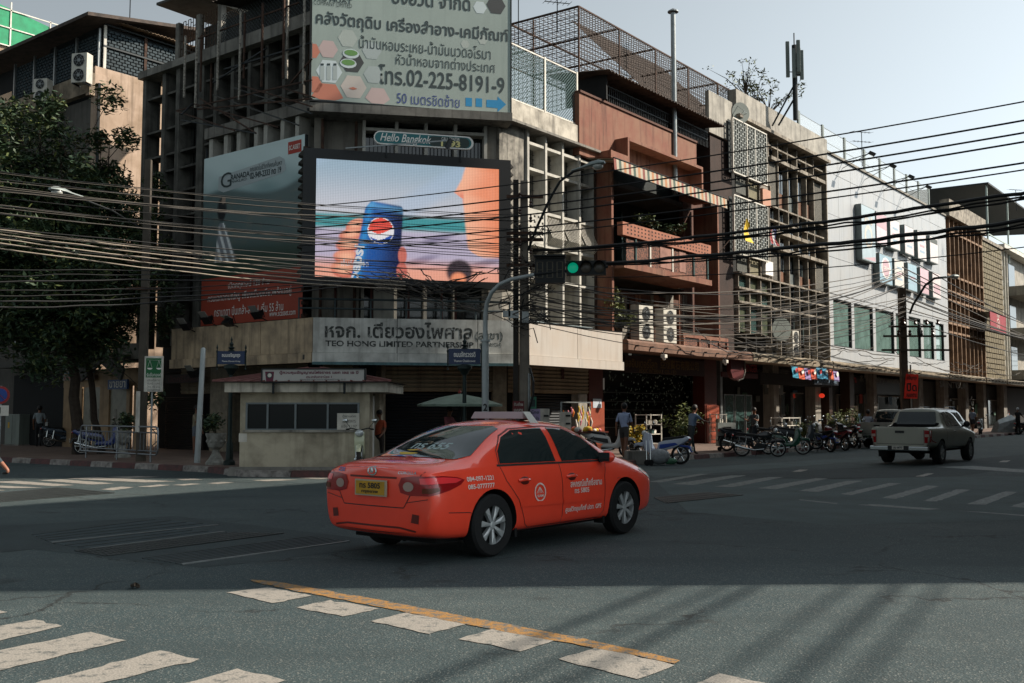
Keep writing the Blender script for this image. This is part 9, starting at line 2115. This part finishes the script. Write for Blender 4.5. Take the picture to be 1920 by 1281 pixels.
for k in range(16):
 x = rnd.uniform(a, b_ - .15); y = rnd.uniform(-1.95, -1.45); s_ = rnd.uniform(.06, .12); tag(MB(FR).sphere((x, y, .96 + s_ * .7), s_, 8, 5, sc=(1.2, 1, .8)).build('packet', gc[(k * 3) % 4], None), 'small packet of sweets on the stall table behind the taxi', 'packet', 'packets on the stall table')
ft = G(305, 838, kz); t = thing('folding_table', 'small dark folding table with pink packets by the left shutter', 'table', tuple(ft)); MB().box(ft.x - .45, ft.x + .45, ft.y - .3, ft.y + .3, .85, .89).build('table_top', REDC, t)
for s_ in (-1, 1): MB().bar((ft.x - .4, ft.y + s_ * .25, kz), (ft.x + .35, ft.y + s_ * .25, .85), .03).build('table_leg', DSTEEL, t); MB().bar((ft.x + .4, ft.y + s_ * .25, kz), (ft.x - .35, ft.y + s_ * .25, .85), .03).build('table_leg', DSTEEL, t)
tag(MB().prism([(ft.x - .1, ft.y - .1), (ft.x + .3, ft.y - .1), (ft.x + .28, ft.y + .12), (ft.x - .08, ft.y + .1)], .89, .96, 'XY').build('pink_packet', gc[3], None, bevel=.02), 'pink packet lying on the folding table', 'packet')
# ================= ROOF THINGS
sdh = lambda F, px, py, d, r_, lb, rz=0: _dish(F, px, py, d, r_, lb, rz)
def _dish(F, px, py, d, r_, lb, rz):
 x, z = F.P(px, py, d); T = sub(F, x, d, z, rz); t = thing('satellite_dish', lb, 'satellite dish', tuple(F.W(x, d, z - r_)))
 b = MB(T); b.lathe([(.02, .12 * r_)] + [(r_ * q, .12 * r_ - .3 * r_ * q * q) for q in (.3, .6, .85, 1.0)], (0, 0, 0), 24, 'Y'); b.build('dish', M('grey_green_mesh_dish', '#6d7570', .6, .2, var=.2), t, smooth=True)
 b = MB(T)
 for k in range(3): b.bar((r_ * .8 * math.cos(k * 2.09), -.1 * r_, r_ * .8 * math.sin(k * 2.09)), (0, -.7 * r_, 0), .015)
 b.build('feed_arm', GSTEEL, t); MB(T).tube([(0, .1, 0), (0, .25, -r_), (0, .25, -r_ * 1.6)], .03, 6).build('mount', GSTEEL, t)
_dish(FR, 1387, 212, 1.0, .5, 'round grey satellite dish on the roof edge above the lattice screens', -30); _dish(FR, 1463, 618, .2, .6, 'large mesh satellite dish tilted above the grey canopy', -25)
tm = AT(1492, 225, 50); t = thing('phone_mast', 'tall phone mast with grey panel antennas on the far roof', 'mast', tuple(tm)); zt_ = AT(1492, 62, 50).z
MB().tube([tm, (tm.x, tm.y, AT(1492, 85, 50).z)], .13, 10).build('mast_tube', DSTEEL, t); MB().tube([(tm.x, tm.y, AT(1492, 85, 50).z), (tm.x, tm.y, zt_)], .03, 6).build('lightning_rod', DSTEEL, t)
for k, (dx, dy, y0, y1) in enumerate(((-.35, 0, 78, 145), (-.12, -.3, 95, 150), (.1, -.35, 80, 140), (.35, -.05, 95, 150), (.28, .2, 88, 140))):
 MB().box(tm.x + dx - .09, tm.x + dx + .09, tm.y + dy - .06, tm.y + dy + .06, AT(1492, y1, 50).z, AT(1492, y0, 50).z).build('panel_antenna', M('grey_green_post'), t, bevel=.02); MB().bar((tm.x, tm.y, AT(1492, y1 - 10, 50).z), (tm.x + dx, tm.y + dy, AT(1492, y1 - 10, 50).z), .04).build('antenna_bracket', DSTEEL, t)
for a, b_ in ((tm + Vector((-1.2, 0, -.3)), tm + Vector((0, 0, 1.9))), (tm + Vector((-.8, .3, -.2)), tm + Vector((0, 0, 1.2)))): MB().bar(a, b_, .08).build('stay', DSTEEL, t)
cp = AT(1263, 110, 42); t = thing('vent_pipe', 'tall grey vent pipe with a conical cap rising behind the cage', 'vent pipe', tuple(cp)); ct_ = AT(1263, 24, 42).z - cp.z
MB().lathe([(.11, -6), (.11, ct_)], tuple(cp), 12).build('pipe', GSTEEL, t, smooth=True); MB().lathe([(.24, ct_ + .02), (.24, ct_ + .06), (.02, ct_ + .2)], tuple(cp), 12).build('cap', GSTEEL, t)
def tv(px, py, Y, h_, w_, lb, n=6):
 p = AT(px, py, Y); t = thing('tv_antenna', lb, 'antenna', tuple(p)); MB().bar(p, p + Vector((0, 0, h_)), .035).build('mast', DSTEEL, t); d = Vector((.8, .2, 0)); e = Vector((-.2, .8, .1))
 for q in (h_, h_ * .72):
  MB().bar(p + Vector((0, 0, q)) - d * w_ * .5, p + Vector((0, 0, q)) + d * w_ * .5, .025).build('boom', DSTEEL, t)
  for k in range(n): c = p + Vector((0, 0, q)) + d * w_ * (k / (n - 1) - .5); MB().bar(c - e * .35, c + e * .35, .012).build('element', DSTEEL, t)
tv(243, 42, 44, 2.6, 2.2, 'wide TV antenna on the left shophouse roof'); tv(972, 100, 36, 3.2, 1.3, 'TV antenna just right of the big billboard', 5); tv(1045, 60, 37, 1.6, 1.2, 'second TV antenna over the wire cage'); tv(1617, 312, 62, 2.2, 1.6, 'TV antenna on the white building roof'); tv(1906, 395, 75, 1.6, 1.4, 'small TV antenna at the far right')
for px, lb in ((1600, 'first'), (1640, 'second'), (1675, 'third'), (1708, 'fourth')):
 x, z = FR.P(px, 330 + (px - 1600) * .5, .6); x = FR.X(px, .6, 350); zc = zwt - .1; t = thing('roof_floodlight', lb + ' of four floodlights on brackets leaning over the white facade, counted from the left', 'floodlight', tuple(FR.W(x, .6, zc)))
 MB(FR).bar((x, 1.2, zc + .1), (x, -.6, zc + .35), .04).build('arm', DSTEEL, t); MB(FR).bar((x, 1.2, zc - .3), (x, -.3, zc + .3), .03).build('strut', DSTEEL, t); MB(FR).prism([(-.75, zc + .3), (-.5, zc + .45), (-.35, zc + .3), (-.6, zc + .15)], x - .18, x + .18, 'YZ').build('lamp_housing', BLACK, t)
# flags
def flagp(px, py, d, lb, cols_, w_, h_):
 x, z = FR.P(px, py, d); t = thing('flag', lb, 'flag', tuple(FR.W(x, d, z))); n = len(cols_)
 MB(FR).tube([(x, D2, z - .9), (x, d, z + h_ * .5)], .02, 6).build('flag_pole', WHITE, t)
 for k, c in enumerate(cols_):
  vs = [];
  for i in range(6):
   f = i / 5
   for q in (k / n, (k + 1) / n): vs.append((x + (q - .5) * w_ * (.4 + .8 * f) + .06 * math.sin(f * 6 + q * 3), d + .1 * math.sin(q * 6 + f * 4), z + h_ * .5 - f * h_ - .25 * q * h_ * (1 - f)))
  MB(FR).add(vs, [(2 * i, 2 * i + 1, 2 * i + 3, 2 * i + 2) for i in range(5)]).build('flag_stripe', M('flagcloth_' + c, c, .8, var=.1), t, fix=False)
 return t
flagp(1403, 432, -.2, 'yellow flag hanging in front of the lower lattice screen', ['#c9a92a'], .7, 1.1); flagp(1452, 442, -.3, 'Thai national flag in red, white and blue drooping by the dark windows', ['#8a2226', '#b5b5b8', '#26305c', '#26305c', '#b5b5b8', '#8a2226'], .8, .9)
tag(MB().tube([G(248, 1098, .02), G(254, 1096, .05), G(259, 1099, .02)], .02, 6).build('litter', BARK, None), 'scrap of dark litter on the sunlit asphalt near the shade line', 'litter')
shelf(1350, 1362, 1.2, kz, 1.5, 'narrow white rack inside the doorway left of the cart'); shelf(1568, 1590, .6, kz, 1.4, 'white rack of boxes before the charcoal sign shop'); shelf(1212, 1240, .8, kz, 1.5, 'white rack of lamps inside the red shop')
